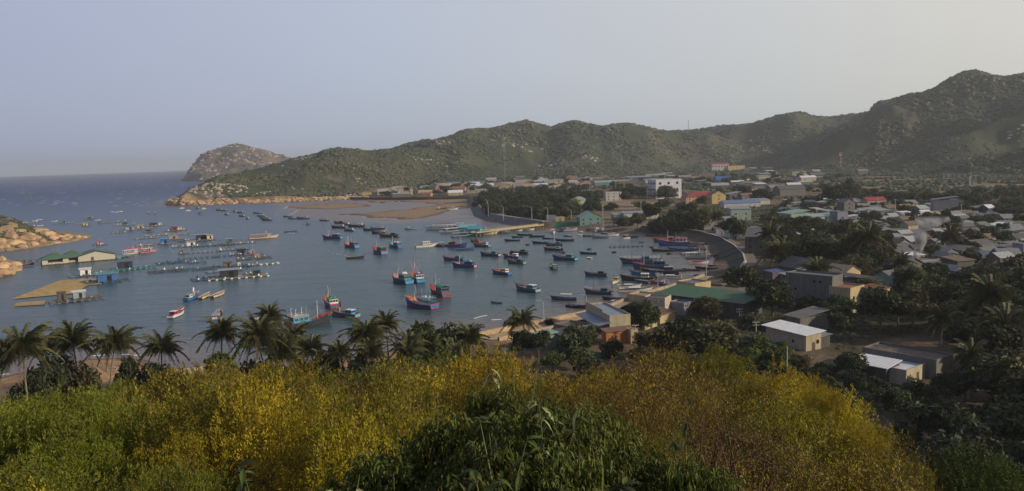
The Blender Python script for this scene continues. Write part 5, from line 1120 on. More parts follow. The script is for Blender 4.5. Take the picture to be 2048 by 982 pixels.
for a in ((1332, 368, 412, 46, 'grey', 'grey-green feathery tree in front of the white school block', dict(feather=True)), (1300, 405, 445, 44, 'dark', 'dark round tree left of the red-roofed building', {}), (1352, 418, 462, 78, 'dark', 'broad dark tree above the revetment start', {}), (1392, 420, 466, 50, 'olive', 'pale olive tree beside the broad dark one', {}), (1315, 438, 462, 40, 'mid', 'mid-green bushy tree behind the beach road', {}),
          (1372, 402, 440, 46, 'mid', 'tree under the red-roofed building', {}), (1410, 412, 436, 38, 'bright', 'bright green tree right of the small palm', {}), (1467, 433, 480, 54, 'dark', 'black-green tree beside the grey two-storey block', {}), (1440, 445, 468, 30, 'dark', 'small dark tree next to the mint house', {}), (1522, 374, 402, 42, 'dark', 'dark tree beside the long grey roof', {}), (1490, 370, 392, 30, 'olive', 'olive tree on the edge of the bare field', {}),
          (1250, 430, 452, 40, 'grey', 'pale bush row by the white house', {}), (1275, 425, 458, 34, 'olive', 'olive tree by the pole on the beach road', {}), (1232, 373, 398, 34, 'mid', 'left tree of the hedge above the sandy yard', {}), (1256, 372, 398, 32, 'dark', 'middle tree of the hedge above the sandy yard', {}), (1280, 372, 398, 32, 'mid', 'right tree of the hedge above the sandy yard', {}), (1198, 406, 420, 22, 'mid', 'small tree at the sandy yard corner', {}), (1222, 404, 420, 26, 'mid', 'small tree in the sandy yard', {}),
          (1152, 396, 412, 19, 'yellow', 'bright yellow flowering tree at the edge of the grove', {}), (1486, 528, 580, 66, 'dark', 'dark tree at the end of the curved lane', {}), (1545, 556, 632, 88, 'dark', 'huge dark tree left of the tall grey house', {}), (1520, 575, 625, 50, 'mid', 'tree joined to the huge dark one', {}), (1414, 588, 642, 66, 'olive', 'light feathery tree before the green roof', dict(feather=True)),
          (1292, 604, 655, 72, 'mid', 'tree between the concrete house and the whitewashed wall', {}), (1312, 655, 722, 92, 'olive', 'left tree of the large dark clump behind the yellow thicket', {}), (1372, 636, 728, 116, 'dark', 'largest tree of the dark clump behind the yellow thicket', {}), (1442, 640, 724, 104, 'olive', 'right tree of the large dark clump behind the yellow thicket', {}), (1290, 690, 745, 60, 'dark', 'black shadowed tree at the clump foot', {}),
          (1510, 672, 722, 66, 'bright', 'fresh green tree beside the green net', {}), (1478, 690, 735, 60, 'mid', 'mid-green tree below the dark clump', {}), (1505, 622, 655, 60, 'grey', 'sparse pale-leaved tree before the long green roof', dict(feather=True)), (1550, 640, 662, 30, 'dry', 'dry brown tree behind the white-roofed house', dict(feather=True)), (1620, 590, 622, 52, 'olive', 'olive tree at the foot of the tall grey house', {}), (1610, 625, 645, 46, 'dry', 'dry shrub behind the white-roofed house', dict(feather=True)),
          (1046, 656, 718, 54, 'dark', 'left of two dark trees inside the causeway curve', {}), (1078, 660, 718, 58, 'dark', 'right of two dark trees inside the causeway curve', {}), (1150, 648, 706, 84, 'mid', 'leafy tree in front of the small green roof', {}), (1152, 690, 740, 62, 'mid', 'fresh tree below the leafy one', {}), (1226, 674, 712, 58, 'dark', 'tree in front of the orange brick wall', {}), (1100, 636, 660, 24, 'dark', 'small round tree on the causeway side', {}), (1268, 605, 652, 40, 'dark', 'tree right of the concrete house', {}), (1105, 700, 745, 50, 'bright', 'yellowish green tree in the walled yard', {}),
          (1020, 725, 770, 46, 'bright', 'bright green bush beside the thin white post', {}), (1180, 715, 760, 70, 'olive', 'olive bush on the slope below the yards', {}), (1240, 730, 780, 60, 'olive', 'olive bush left of the yellow acacia', {}), (1650, 545, 590, 64, 'dark', 'dark tree behind the tall grey house', {}), (1712, 510, 562, 60, 'olive', 'feathery olive tree in front of the palm row', dict(feather=True)), (1620, 468, 540, 84, 'mid', 'big bright-topped tree in the village grove', {}), (1586, 478, 535, 70, 'dark', 'dark tree left of the bright-topped one', {}),
          (1665, 470, 530, 70, 'dark', 'dark tree behind the bright-topped one', {}), (1820, 536, 590, 76, 'dark', 'round dark tree at the foot of the smoke', {}), (1870, 545, 590, 60, 'mid', 'tree right of the smoke foot', {}), (1672, 368, 410, 44, 'dark', 'left tree of the dark pair in the brown fields', {}), (1700, 358, 408, 40, 'mid', 'right tree of the dark pair in the brown fields', {}), (1725, 374, 400, 26, 'dark', 'small dark tree right of the pair in the fields', {}),
          (112, 712, 800, 110, 'dark', 'broad dark tree behind the left-edge palm', dict(D=178)), (160, 724, 800, 80, 'olive', 'brownish dark tree left of the orange beach', dict(D=175)), (70, 740, 810, 70, 'dark', 'dark low tree under the left-edge palm', dict(D=170)), (262, 714, 768, 70, 'dark', 'dark round bush left of the lone short palm', dict(D=180)), (306, 718, 770, 78, 'dark', 'dark round bush right of the lone short palm', dict(D=178)), (446, 698, 775, 86, 'bright', 'bright green tree below the leaning palm', dict(D=165)),
          (520, 715, 790, 80, 'dark', 'dark undergrowth tree at the pale trunk foot', dict(D=170)), (600, 720, 790, 90, 'dark', 'dark undergrowth tree in the palm thicket centre', dict(D=172)), (670, 715, 790, 80, 'mid', 'green undergrowth tree before the broad palm', dict(D=170)), (760, 712, 780, 80, 'dry', 'dry reddish undergrowth tree under the tall palm', dict(D=168)), (850, 640, 740, 90, 'mid', 'tall green tree rising between the palms', dict(D=180)), (902, 645, 740, 84, 'mid', 'tall green tree left of the causeway end', dict(D=182)), (880, 690, 750, 90, 'bright', 'light green bush at the thicket edge', dict(D=166)),
          (960, 700, 760, 60, 'mid', 'green bush at the causeway foot', dict(D=168)), (815, 715, 770, 70, 'dark', 'dark bush under the skirted palm', dict(D=165)), (720, 715, 780, 70, 'dark', 'dark bush under the broad palm', dict(D=165)), (560, 735, 790, 70, 'olive', 'olive bush under the leaning trunk', dict(D=162))):
    k = dict(a[6]); T(a[0], a[1], a[2], a[3], a[4], a[5], **k)
# fills: woods and gardens, one tree at a time
def fill(poly, n, sp, hr, crr, kinds, group, label, seed=1, extra=1.0, z=5.0, near_first=False, mass=None):
    pw = [tuple(hit(a, b))[:2] if isinstance(a, (int, float)) and b < 5000 else a for a, b in poly]
    xs = [p[0] for p in pw]; ys = [p[1] for p in pw]; rn = random.Random(seed); put = 0
    for _ in range(n * 40):
        if put >= n: break
        x, y = rn.uniform(min(xs), max(xs)), rn.uniform(min(ys), max(ys))
        if sdist(pw, np.array([x]), np.array([y]))[0] < 1: continue
        if not free(x, y, sp * .5): continue
        cr = rn.uniform(*crr); h = rn.uniform(*hr); kd = rn.choice(kinds); OCC.append((x, y, sp * .5)); put += 1
        if mass is not None: mass.append((x, y, gz(x, y) - .2, cr, h, rn.uniform(0, 6.28))); continue
        tree_at(x, y, h, cr, kd.split('/')[0], label[kd.split('/')[0]] if isinstance(label, dict) else label, group, feather='/f' in kd)
    return put
# ------------------------------------------------------------------ houses
def wall_(n, c): return mat('wall_' + n, c, .9, .22, .9, bump=.3, bscale=5, streak=True)
def roof_(n, c, r=.55): return mat('roof_' + n, c, r, .3, 1.3, bump=.3, bscale=3)
WM = {'pale': wall_('pale', (.56, .56, .58)), 'grey': wall_('grey', (.155, .148, .135)), 'cream': wall_('cream', (.42, .36, .25)), 'white': wall_('white', (.46, .44, .41)), 'mint': wall_('mint', (.29, .37, .31)), 'brick': wall_('brick', (.36, .14, .065)), 'ochre': wall_('ochre', (.45, .35, .2)), 'yellow': wall_('yellow', (.56, .42, .19)), 'pink': wall_('pink', (.45, .26, .20)), 'blue': wall_('blue', (.06, .16, .42)), 'lilac': wall_('lilac', (.21, .21, .25)), 'green': wall_('green', (.22, .33, .27)), 'dark': wall_('dark', (.10, .095, .09)), 'teal': wall_('teal', (.14, .25, .23)), 'old': mat('wall_old', (.55, .50, .40), .9, .3, 1.5, col2=(.25, .21, .15), bump=.4)}
RC = {'grey': roof_('grey', (.14, .14, .137)), 'white': roof_('white', (.36, .36, .355), .45), 'bright': mat('roof_bright', (.66, .67, .71), .4, .10, .5, bump=.2, bscale=3), 'silver': roof_('silver', (.21, .215, .22), .4), 'tile': roof_('tile', (.28, .12, .075), .8), 'red': roof_('red', (.30, .05, .05), .6), 'green': roof_('green', (.045, .115, .065)), 'blue': roof_('blue', (.14, .18, .33)), 'dark': roof_('dark', (.10, .10, .10), .7), 'rust': roof_('rust', (.24, .15, .10), .8), 'steel': roof_('steel', (.19, .22, .29), .4), 'brown': roof_('brown', (.17, .125, .09), .85), 'mint': roof_('mint', (.26, .36, .32)), 'tan': roof_('tan', (.33, .26, .18), .8)}
WA_ = R(-23)
def corner_house(px, py, L, Wd, h, roof='shed', wall='grey', rc='grey', az=-23, label='', win=2, z=None, name='house', group=None, cat='house', ov=.4, door=True, wlit=None, storeys=None):
    """near corner at a photograph pixel; L runs to the left-far side (azimuth az), Wd to the right-far side"""
    p = hit(px, py) if z is None else P(px, py, z)
    a = R(az); dl = Vector((math.sin(a), math.cos(a))); dr = Vector((math.cos(a), -math.sin(a)))
    # front (-Y local) is the right-hand wall's perpendicular: local x along dr
    rz = -a; o = Vector((p.x, p.y)) + dr * (Wd / 2)
    zz = min(gz(o.x, o.y), p.z)
    t = box_house(name, Vector((o.x, o.y, zz)), rz, Wd, L, h, roof, WM[wall], RC[rc], label, cat, group, (px, py - 10), win, ov, door, storeys)
    c = o + dl * (L / 2); n = max(1, int(L / max(Wd, 3)))
    for k in range(n + 1): q = o + dl * (L * k / max(n, 1)); OCC.append((q.x, q.y, Wd * .55))
    OCC.append((c.x, c.y, min(L, Wd) * .5)); return t
gh = 'houses of the near village'
# near and middle houses, one by one
H = corner_house
t = H(1220, 668, 21, 6.5, 4.9, 'flat', 'cream', 'steel', -14, 'long concrete house with flat blue-grey roof by the causeway', 0)
link('lean_to_roof', (lambda m: (slab(m, [(-7.8, -1.5, 2.9), (-3.2, -1.5, 3.6), (-3.2, 18, 3.6), (-7.8, 18, 2.9)], .12), m.mesh('lean_to_roof', RC['steel']))[1])(MB()), t)
link('step_wall', (lambda m: (m.box((-3.28, 13, 5.7), (.22, 15, 1.1)), m.mesh('step_wall', WM['cream']))[1])(MB()), t)
H(1213, 690, 3, 8.5, 3.6, 'shed', 'brick', 'rust', -20, 'low orange brick shed under a rusty roof', 0)
H(1262, 688, 3, 2.2, 3.4, 'flat', 'ochre', 'grey', -20, 'ochre end block joined to the orange brick shed', 0)
H(1150, 676, 9, 7, 2.4, 'flat', 'grey', 'brown', -40, 'low walled yard shed with brown roof left of the concrete house', 0); H(1078, 700, 5, 6, 3.4, 'shedx', 'green', 'mint', -30, 'small open shed with pale green sheet roof', 0)
H(1140, 700, 9, 6, 2.8, 'shed', 'ochre', 'dark', -35, 'low ochre-walled shed behind the leafy tree', 1)
t = H(1330, 634, 7, 6.2, 5.6, 'flat', 'old', 'dark', -60, 'stained whitewashed wall block with a dark doorway', 1)
t = H(1486, 638, 32, 11.5, 4.8, 'shedx', 'dark', 'green', -43, 'very long building with a single green metal roof', 1, ov=.9)
H(1368, 632, 6, 5, 3.6, 'flat', 'lilac', 'grey', -43, 'grey block under the left end of the long green roof', 1); H(1290, 660, 8, 6, 3, 'flat', 'ochre', 'brown', -43, 'low ochre shed with rubble roof right of the concrete house', 1); H(1320, 648, 6, 8, 2.6, 'shed', 'ochre', 'rust', -43, 'low ochre shed roof of loose rusty sheets', 0)
H(1390, 594, 9, 8.5, 4.4, 'flat', 'ochre', 'grey', -35, 'flat-roofed cube with a lit ochre end beside the sea wall', 1); H(1462, 600, 15, 12, 2.4, 'flat', 'dark', 'brown', -50, 'walled empty plot behind the flat-roofed cube', 0); H(1300, 610, 10, 7, 2.4, 'flat', 'tan' if 'tan' in WM else 'ochre', 'tan', -42, 'low flat tan roof next to the harbour wall', 0)
H(1232, 618, 3, 2.5, 2.2, 'flat', 'white', 'tan', -40, 'tiny white hut on the harbour wall end', 0)
t = H(1664, 622, 16, 7, 10.6, 'flat', 'grey', 'grey', -42, 'tallest grey concrete house with a blank left wall', 0)
for y_, z_ in ((4, 9.0), (6, 9.0), (5, 2.4), (9, 2.4), (12.5, 6)): link('window', cached(('hw',), lambda: _unit('window', pm('glass'))), t, (-3.5, y_, z_), scale=(.07, .8, .7))
H(1700, 628, 7, 9, 7.6, 'flat', 'ochre', 'tile', -40, 'terrace with pinkish tile floor right of the tallest house', 2); H(1755, 625, 6, 8, 6.8, 'shed', 'cream', 'tile', -40, 'pink-tiled roof stepping down from the terrace', 1); H(1760, 604, 12, 7, 7, 'shed', 'grey', 'grey', -60, 'grey concrete block with pale sloping top behind the terrace', 0)
H(1610, 597, 7, 6, 5.4, 'shed', 'grey', 'silver', -42, 'house with silver shed roof left of the tallest house', 0)
t = H(1612, 703, 14.5, 5.2, 4.2, 'shedx', 'cream', 'bright', -25, 'cream house with a wide white sheet roof and one window', 1, ov=.9)
link('window', cached(('hw',), lambda: _unit('window', pm('glass'))), t, (1.4, -.02, 2.1), scale=(.9, .07, 1.0)); link('window', cached(('hw',), lambda: _unit('window', pm('glass'))), t, (-2.6, 4.5, 1.9), scale=(.07, .7, .8))
H(1640, 697, 10, 3.5, 3.0, 'shedx', 'dark', 'silver', -25, 'red annex with grey sheet roof joined to the cream house', 0); H(1600, 668, 6, 11, 4.4, 'shedx', 'grey', 'grey', -25, 'grey-roofed rear part of the cream house', 0)
t = H(1812, 772, 14, 10.5, 2.9, 'flat', 'cream', 'bright', -38, 'low house with white flat roof between dark trees', 1); H(1872, 760, 17, 8, 4.0, 'flat', 'grey', 'brown', -38, 'long low house with brownish flat roof and parapet', 0); H(1772, 768, 8, 6, 3.4, 'shedx', 'dark', 'bright', -38, 'white sheet roof half under the dark trees', 0)
H(1640, 570, 10, 12, 4.0, 'shed', 'cream', 'white', -30, 'white corrugated roof in front of the palms', 0, ov=.8); H(1598, 575, 9, 11, 3.4, 'shed', 'grey', 'white', -30, 'long white corrugated roof beside the dark gable', 0, ov=.8); H(1600, 560, 13, 13, 4.6, 'gable', 'dark', 'dark', -20, 'dark gabled roof above the white corrugated roofs', 0, ov=.6)
H(1545, 560, 4, 7, 3, 'shed', 'dark', 'blue', -30, 'small shed covered by a blue tarpaulin', 0); H(1690, 572, 9, 9, 5, 'gable', 'ochre', 'tan', -30, 'tan gabled roof beside the feathery olive tree', 0); H(1745, 575, 8, 8, 4.6, 'gable', 'green', 'grey', 60, 'grey gable with pale end wall left of the round dark tree', 0)
H(1920, 615, 9, 9, 4.4, 'shed', 'grey', 'silver', -30, 'silver roof showing above the black trees at the right', 0); H(1965, 618, 8, 10, 4.0, 'gable', 'dark', 'grey', -30, 'grey roof beside the silver one among black trees', 0)
t = H(1490, 512, 22, 15, 9.5, 'shed', 'dark', 'dark', 20, 'grey two-storey block with balcony wall by the revetment lane', 3)
H(1460, 480, 8, 7, 4, 'shed', 'white', 'silver', -10, 'white sheet-roofed house by the revetment lane', 1); H(1432, 470, 7, 8, 4, 'shed', 'lilac', 'silver', -10, 'pale grey house with low silver roof before the palm', 1); H(1448, 455, 7, 7, 6, 'shed', 'white', 'silver', -10, 'white two-step house behind the palm', 1); H(1408, 460, 13, 12, 5, 'gable', 'grey', 'grey', -40, 'large grey-roofed hall behind the broad dark tree', 0)
H(1462, 441, 12, 15, 8.4, 'shed', 'mint', 'silver', 0, 'mint-green two-storey house with cream sunlit side', 2)
H(1582, 450, 16, 15, 7.5, 'shedx', 'mint', 'mint', -15, 'mint-green house with sloping pale green roof', 2); H(1625, 452, 10, 22, 6.0, 'shed', 'mint', 'mint', -15, 'second mint-green house, wider and lower', 3); H(1675, 450, 8, 8, 8.5, 'flat', 'lilac', 'grey', -15, 'tall narrow grey house right of the mint ones', 1)
H(1688, 438, 8, 9, 12, 'gable', 'grey', 'grey', -15, 'narrow three-storey grey house with gabled top', 1); H(1868, 430, 9, 16, 11, 'shedx', 'lilac', 'grey', 12, 'tall windowless lilac-grey warehouse block', 0)
H(1735, 414, 10, 17, 5.5, 'gabley', 'pink', 'red', -8, 'house with bright red metal roof amid the grey roofs', 2)
H(1720, 440, 14, 14, 4.5, 'shed', 'grey', 'silver', -15, 'silver-roofed house below the red metal roof', 0); H(1750, 436, 14, 13, 5, 'shed', 'grey', 'silver', -15, 'second silver-roofed house below the red metal roof', 0)
H(1560, 392, 16, 30, 7.0, 'gabley', 'grey', 'dark', -10, 'long dark grey roof with a white post at its end', 0); H(1500, 410, 10, 20, 4, 'shed', 'white', 'silver', -10, 'low white-walled row under silver roof', 0)
# white school block, red-roofed and yellow buildings
t = H(1312, 398, 22, 31, 21, 'flat', 'pale', 'grey', -14, 'long white three-storey school block with dark square windows', 3, cat='school', storeys=3)
H(1372, 408, 16, 38, 6.5, 'hip', 'ochre', 'red', -6, 'long ochre building with a dark red hipped roof', 5); H(1424, 408, 14, 14, 9, 'gable', 'yellow', 'tile', -6, 'bright yellow end building beside the dark red roof', 1); H(1448, 416, 10, 34, 4, 'gabley', 'white', 'blue', -6, 'long low blue-roofed shed below the yellow building', 0)
t = H(1424, 344, 14, 40, 17, 'gabley', 'white', 'red', -6, 'white building with thin red roof at the hill foot', 6, storeys=2); H(1456, 343, 10, 40, 12, 'flat', 'yellow', 'yellow' if 'yellow' in RC else 'tan', -6, 'yellow building right of the white one at the hill foot', 5)
H(1432, 364, 10, 22, 8, 'flat', 'blue', 'blue', -6, 'deep blue walled house in the distance', 0); H(1255, 364, 14, 44, 8, 'shed', 'dark', 'steel', -6, 'long dark blue-grey roofed hall at the hill foot', 3); H(1398, 357, 10, 30, 8, 'flat', 'grey', 'rust', -6, 'grey-brown block left of the deep blue house', 2)
H(1520, 356, 10, 20, 7, 'shed', 'grey', 'silver', -6, 'grey block on the bare field edge', 1); H(1190, 374, 10, 36, 7, 'gabley', 'teal', 'mint', -6, 'long pale green roofed row above the sandy yard', 3); H(1224, 372, 10, 30, 6, 'flat', 'grey', 'mint', -6, 'low pale green roof right of the long row', 2); H(1212, 402, 12, 18, 9, 'flat', 'white', 'white', -6, 'white gate building beside the sandy yard', 3)
H(1248, 440, 10, 28, 5, 'shed', 'white', 'silver', -6, 'pale blue-white house with dark opening behind the beach', 1); H(1228, 440, 10, 12, 4, 'shed', 'green', 'silver', -6, 'pale green annex left of the blue-white house', 1)
H(1160, 452, 10, 17, 6.5, 'gable', 'teal', 'steel', -10, 'two-storey beach house wrapped in green netting', 3); H(1092, 444, 6, 8, 4.6, 'flat', 'lilac', 'white', 0, 'small grey-white gatehouse at the landward end of the pier', 2); H(1112, 443, 5, 7, 3, 'flat', 'tan' if 'tan' in WM else 'ochre', 'tan', 0, 'low tan kiosk right of the gatehouse', 1); H(1145, 412, 12, 16, 6, 'hip', 'white', 'mint', -6, 'house with a pale domed green roof in the grove', 0)
H(1000, 392, 10, 12, 7, 'gable', 'ochre', 'tile', -6, 'house with orange-tiled roof above the grove', 2); H(1160, 378, 12, 20, 8, 'gable', 'pink', 'tile', -6, 'salmon pink gabled house on the village edge', 2); H(755, 391, 14, 24, 6, 'gabley', 'cream', 'white', -6, 'white-roofed cream house, first of the far row', 2); H(785, 396, 8, 26, 5.5, 'shed', 'grey', 'white', -6, 'dark house with white roof edge directly on the far wall', 0); H(724, 391, 8, 14, 4, 'shed', 'yellow', 'tan', -6, 'small yellow tent-like house at the end of the far row', 0)
# green netting and tarpaulins
def netting(px, py, w_, h_, label, name='green_netting'):
    p = hit(px, py); mb = MB(); n = 10
    vs = [(-w_ / 2 + w_ * i / n, .3 * math.sin(i * 1.3), z_) for z_ in (0, h_ * .5, h_) for i in range(n + 1)]; m = n + 1
    mb.add(vs, [(j * m + i, j * m + i + 1, (j + 1) * m + i + 1, (j + 1) * m + i) for j in range(2) for i in range(n)]); mb.add([(x, y + .08, z) for x, y, z in vs], [((j + 1) * m + i, (j + 1) * m + i + 1, j * m + i + 1, j * m + i) for j in range(2) for i in range(n)])
    tag(link(name, mb.mesh(name, mat('net_green', (.03, .22, .13), .8, .4, 2)), None, p, rz=-math.atan2(p.x, p.y)), label, 'netting', None, (px, py))
netting(1135, 452, 22, 3.0, 'bright green netting fence on the beach edge'); netting(1205, 716, 14, 1.4, 'dark green garden net behind the leafy tree'); netting(1556, 690, 5, .8, 'sagging turquoise net beside the cream house')
netting(1000, 722, 5, .7, 'pale turquoise net sheet by the thin white post')
# fills -------------------------------------------------------------
def fill_houses(poly, n, sp, seed, wr, dr_, hr, group, az0=-10, walls=('grey', 'cream', 'dark', 'dark', 'lilac', 'grey'), roofs=('grey', 'silver', 'white', 'grey', 'silver', 'dark', 'brown', 'bright'), two=.07):
    pw = [tuple(hit(a, b))[:2] for a, b in poly]; xs = [p[0] for p in pw]; ys = [p[1] for p in pw]; rn = random.Random(seed); put = 0
    for _ in range(n * 30):
        if put >= n: break
        x, y = rn.uniform(min(xs), max(xs)), rn.uniform(min(ys), max(ys))
        if sdist(pw, np.array([x]), np.array([y]))[0] < 1 or not free(x, y, sp * .45): continue
        OCC.append((x, y, sp * .45)); put += 1; w_, d_ = rn.uniform(*wr), rn.uniform(*dr_); h = rn.uniform(*hr) * (1.9 if rn.random() < two else 1)
        rk = rn.choice(('shed', 'shed', 'shedx', 'gabley', 'gabley', 'gabley', 'flat', 'gable')); wc_, rc_ = rn.choice(walls), rn.choice(roofs)
        word = {'shed': 'sloping sheet', 'shedx': 'side-sloping sheet', 'gable': 'gabled', 'gabley': 'long gabled', 'flat': 'flat'}[rk]; cw = {'tile': 'orange-tiled', 'rust': 'rusty', 'mint': 'pale green', 'steel': 'blue-grey', 'dark': 'dark grey'}.get(rc_, rc_)
        two_s = 'tall ' if h > 5 else ''
        box_house('house', Vector((x, y, gz(x, y) - .1)), R(-az0) + rn.gauss(0, .12) + (math.pi / 2 if rn.random() < .0 else 0), w_, d_, h, rk, WM[wc_], RC[rc_], f'{two_s}{ {"dark": "dark-walled", "lilac": "lilac-grey"}.get(wc_, wc_)} house with {cw} {word} roof', 'house', group, proj(x, y, 8), 2 if d_ < 600 else 1, .5, False)
gr_ = 'tin-roofed houses of the village'
fill_houses([(1500, 470), (1560, 440), (1580, 405), (1700, 404), (2048, 428), (2100, 470), (2060, 535), (1900, 560), (1840, 540), (1780, 540), (1760, 470), (1640, 470), (1560, 500)], 128, 11.5, 11, (6, 11), (5.5, 9.5), (2.4, 3.3), gr_, -14)
fill_houses([(1760, 500), (1850, 480), (2048, 500), (2048, 560), (1930, 580), (1780, 560)], 22, 12, 12, (7, 12), (6, 9), (2.4, 3.2), gr_, -20, roofs=('grey', 'dark', 'silver', 'white', 'brown'))
fill_houses([(1400, 372), (1560, 352), (1640, 350), (1650, 372), (1560, 398), (1480, 402)], 26, 22, 13, (12, 24), (8, 13), (3.2, 5), 'distant houses in the valley', -6)
fill_houses([(1190, 356), (1300, 350), (1420, 349), (1420, 366), (1370, 376), (1290, 372), (1190, 372)], 30, 22, 14, (12, 24), (8, 13), (3.5, 5.5), 'distant houses in the valley', -6, roofs=('grey', 'silver', 'white', 'tan', 'brown', 'silver'))
fill_houses([(740, 394), (745, 384), (860, 366), (1000, 358), (1180, 358), (1185, 382), (1100, 384), (1000, 389), (935, 395)], 86, 16.5, 15, (13, 24), (8, 14), (3.6, 5.6), 'houses in the far row by the sand flats', -4, walls=('cream', 'ochre', 'white', 'grey', 'ochre', 'pink'), roofs=('tan', 'silver', 'white', 'white', 'silver', 'brown', 'tan', 'tile', 'bright'))
fill_houses([(1470, 352), (1500, 341), (1700, 344), (1760, 350), (1700, 356), (1560, 356)], 12, 30, 16, (12, 22), (8, 12), (4, 5), 'distant houses in the valley', -6)
LT = {'dark': 'dark green leafy tree', 'mid': 'mid-green leafy tree', 'olive': 'olive-brown leafy tree', 'bright': 'fresh green leafy tree', 'grey': 'pale grey-green tree', 'dry': 'dry brown tree'}
FARM = []
for a_, b_2 in ((1745, 790), (1780, 790), (1815, 795), (1850, 790), (1885, 785), (1760, 825), (1800, 830), (1840, 830), (1880, 820), (1740, 755), (1790, 850), (1850, 855)):
    q_2 = hit(a_, b_2); OCC.append((q_2.x, q_2.y, 5.5))
T(1748, 752, 800, 44, 'dark', 'low black-green tree at the left front of the white flat roof')
T(1835, 756, 812, 60, 'dark', 'low round tree in front of the white flat roof')
T(1890, 742, 812, 56, 'mid', 'low round tree under the brownish flat roof')
T(1712, 742, 806, 54, 'dark', 'dark tree between the dirt yard and the white flat roof')
T(1790, 772, 838, 66, 'mid', 'broad low tree just below the white flat roof')
T(1868, 772, 835, 64, 'dark', 'dark low tree below the brownish flat roof')
T(1930, 728, 800, 66, 'dark', 'dark tree right of the brownish flat roof')
T(1700, 700, 760, 60, 'dark', 'dark tree above the dirt yard')
fill([(952, 404), (965, 432), (1010, 440), (1080, 446), (1140, 440), (1190, 424), (1204, 392), (1180, 388), (1090, 388), (1000, 394)], 74, 9.5, (9, 14), (7.0, 9.5), ('dark', 'dark', 'mid'), 'trees of the grove behind the pier', LT, 21)
fill([(1690, 640), (1700, 604), (1800, 585), (1900, 570), (2048, 556), (2350, 600), (2500, 1300), (2048, 1300), (1930, 1080), (1860, 985), (1780, 880), (1700, 800), (1690, 780), (1735, 822), (1870, 830), (1915, 800), (1895, 690), (1750, 668)], 92, 7.2, (9, 13), (4.6, 6.4), ('dark', 'dark', 'dark', 'mid', 'olive'), 'dark trees in the right-hand hollow', LT, 22)
fill([(1640, 800), (1735, 822), (1870, 830), (1940, 1000), (1720, 1080), (1640, 900)], 26, 6.2, (4.5, 7), (4.0, 5.4), ('dark', 'dark', 'mid'), 'low trees at the foot of the acacia slope', LT, 33)
fill([(1560, 470), (1700, 470), (1790, 500), (1800, 560), (1700, 560), (1580, 540), (1550, 500)], 26, 9, (9, 13), (4.6, 6.5), ('dark', 'dark', 'mid'), 'trees of the village grove', LT, 23)
fill([(1880, 400), (2048, 390), (2120, 440), (1990, 440), (1900, 425)], 34, 12, (8, 12), (6, 8.5), ('mid', 'dark', 'olive'), 'trees beyond the tin roofs', LT, 24, mass=FARM)
fill([(1640, 400), (1740, 392), (1900, 400), (1890, 408), (1740, 404), (1640, 410)], 24, 14, (7, 11), (6, 8), ('mid', 'dark', 'olive'), 'trees beyond the tin roofs', LT, 25, mass=FARM)
fill([(1500, 470), (1580, 404), (1700, 404), (2048, 430), (2060, 560), (1850, 560), (1780, 520)], 120, 6.5, (5.5, 8.5), (3.4, 5.0), ('dark', 'mid', 'olive'), 'garden trees between the tin roofs', LT, 26, mass=FARM)
fill([(1200, 380), (1300, 352), (1700, 352), (1640, 400), (1480, 420), (1400, 430), (1300, 430)], 44, 17, (8, 12), (6, 9), ('dark', 'mid', 'grey'), 'trees between the distant houses', LT, 27, mass=FARM)
fill([(740, 396), (860, 364), (1180, 352), (1190, 390), (1000, 394)], 34, 18, (8, 12), (7, 10), ('dark', 'mid', 'grey'), 'trees in the far row of houses', LT, 28, mass=FARM)
fill([(1440, 740), (1520, 700), (1600, 700), (1700, 770), (1640, 775), (1560, 760)], 12, 5, (2, 4), (2.2, 3.4), ('mid', 'olive', 'bright'), 'bushes around the dirt yard', LT, 29)
fill([(1640, 600), (1700, 640), (1690, 700), (1640, 660)], 6, 6, (6, 8), (3.5, 4.5), ('dark', 'mid'), 'trees behind the cream house', LT, 30)

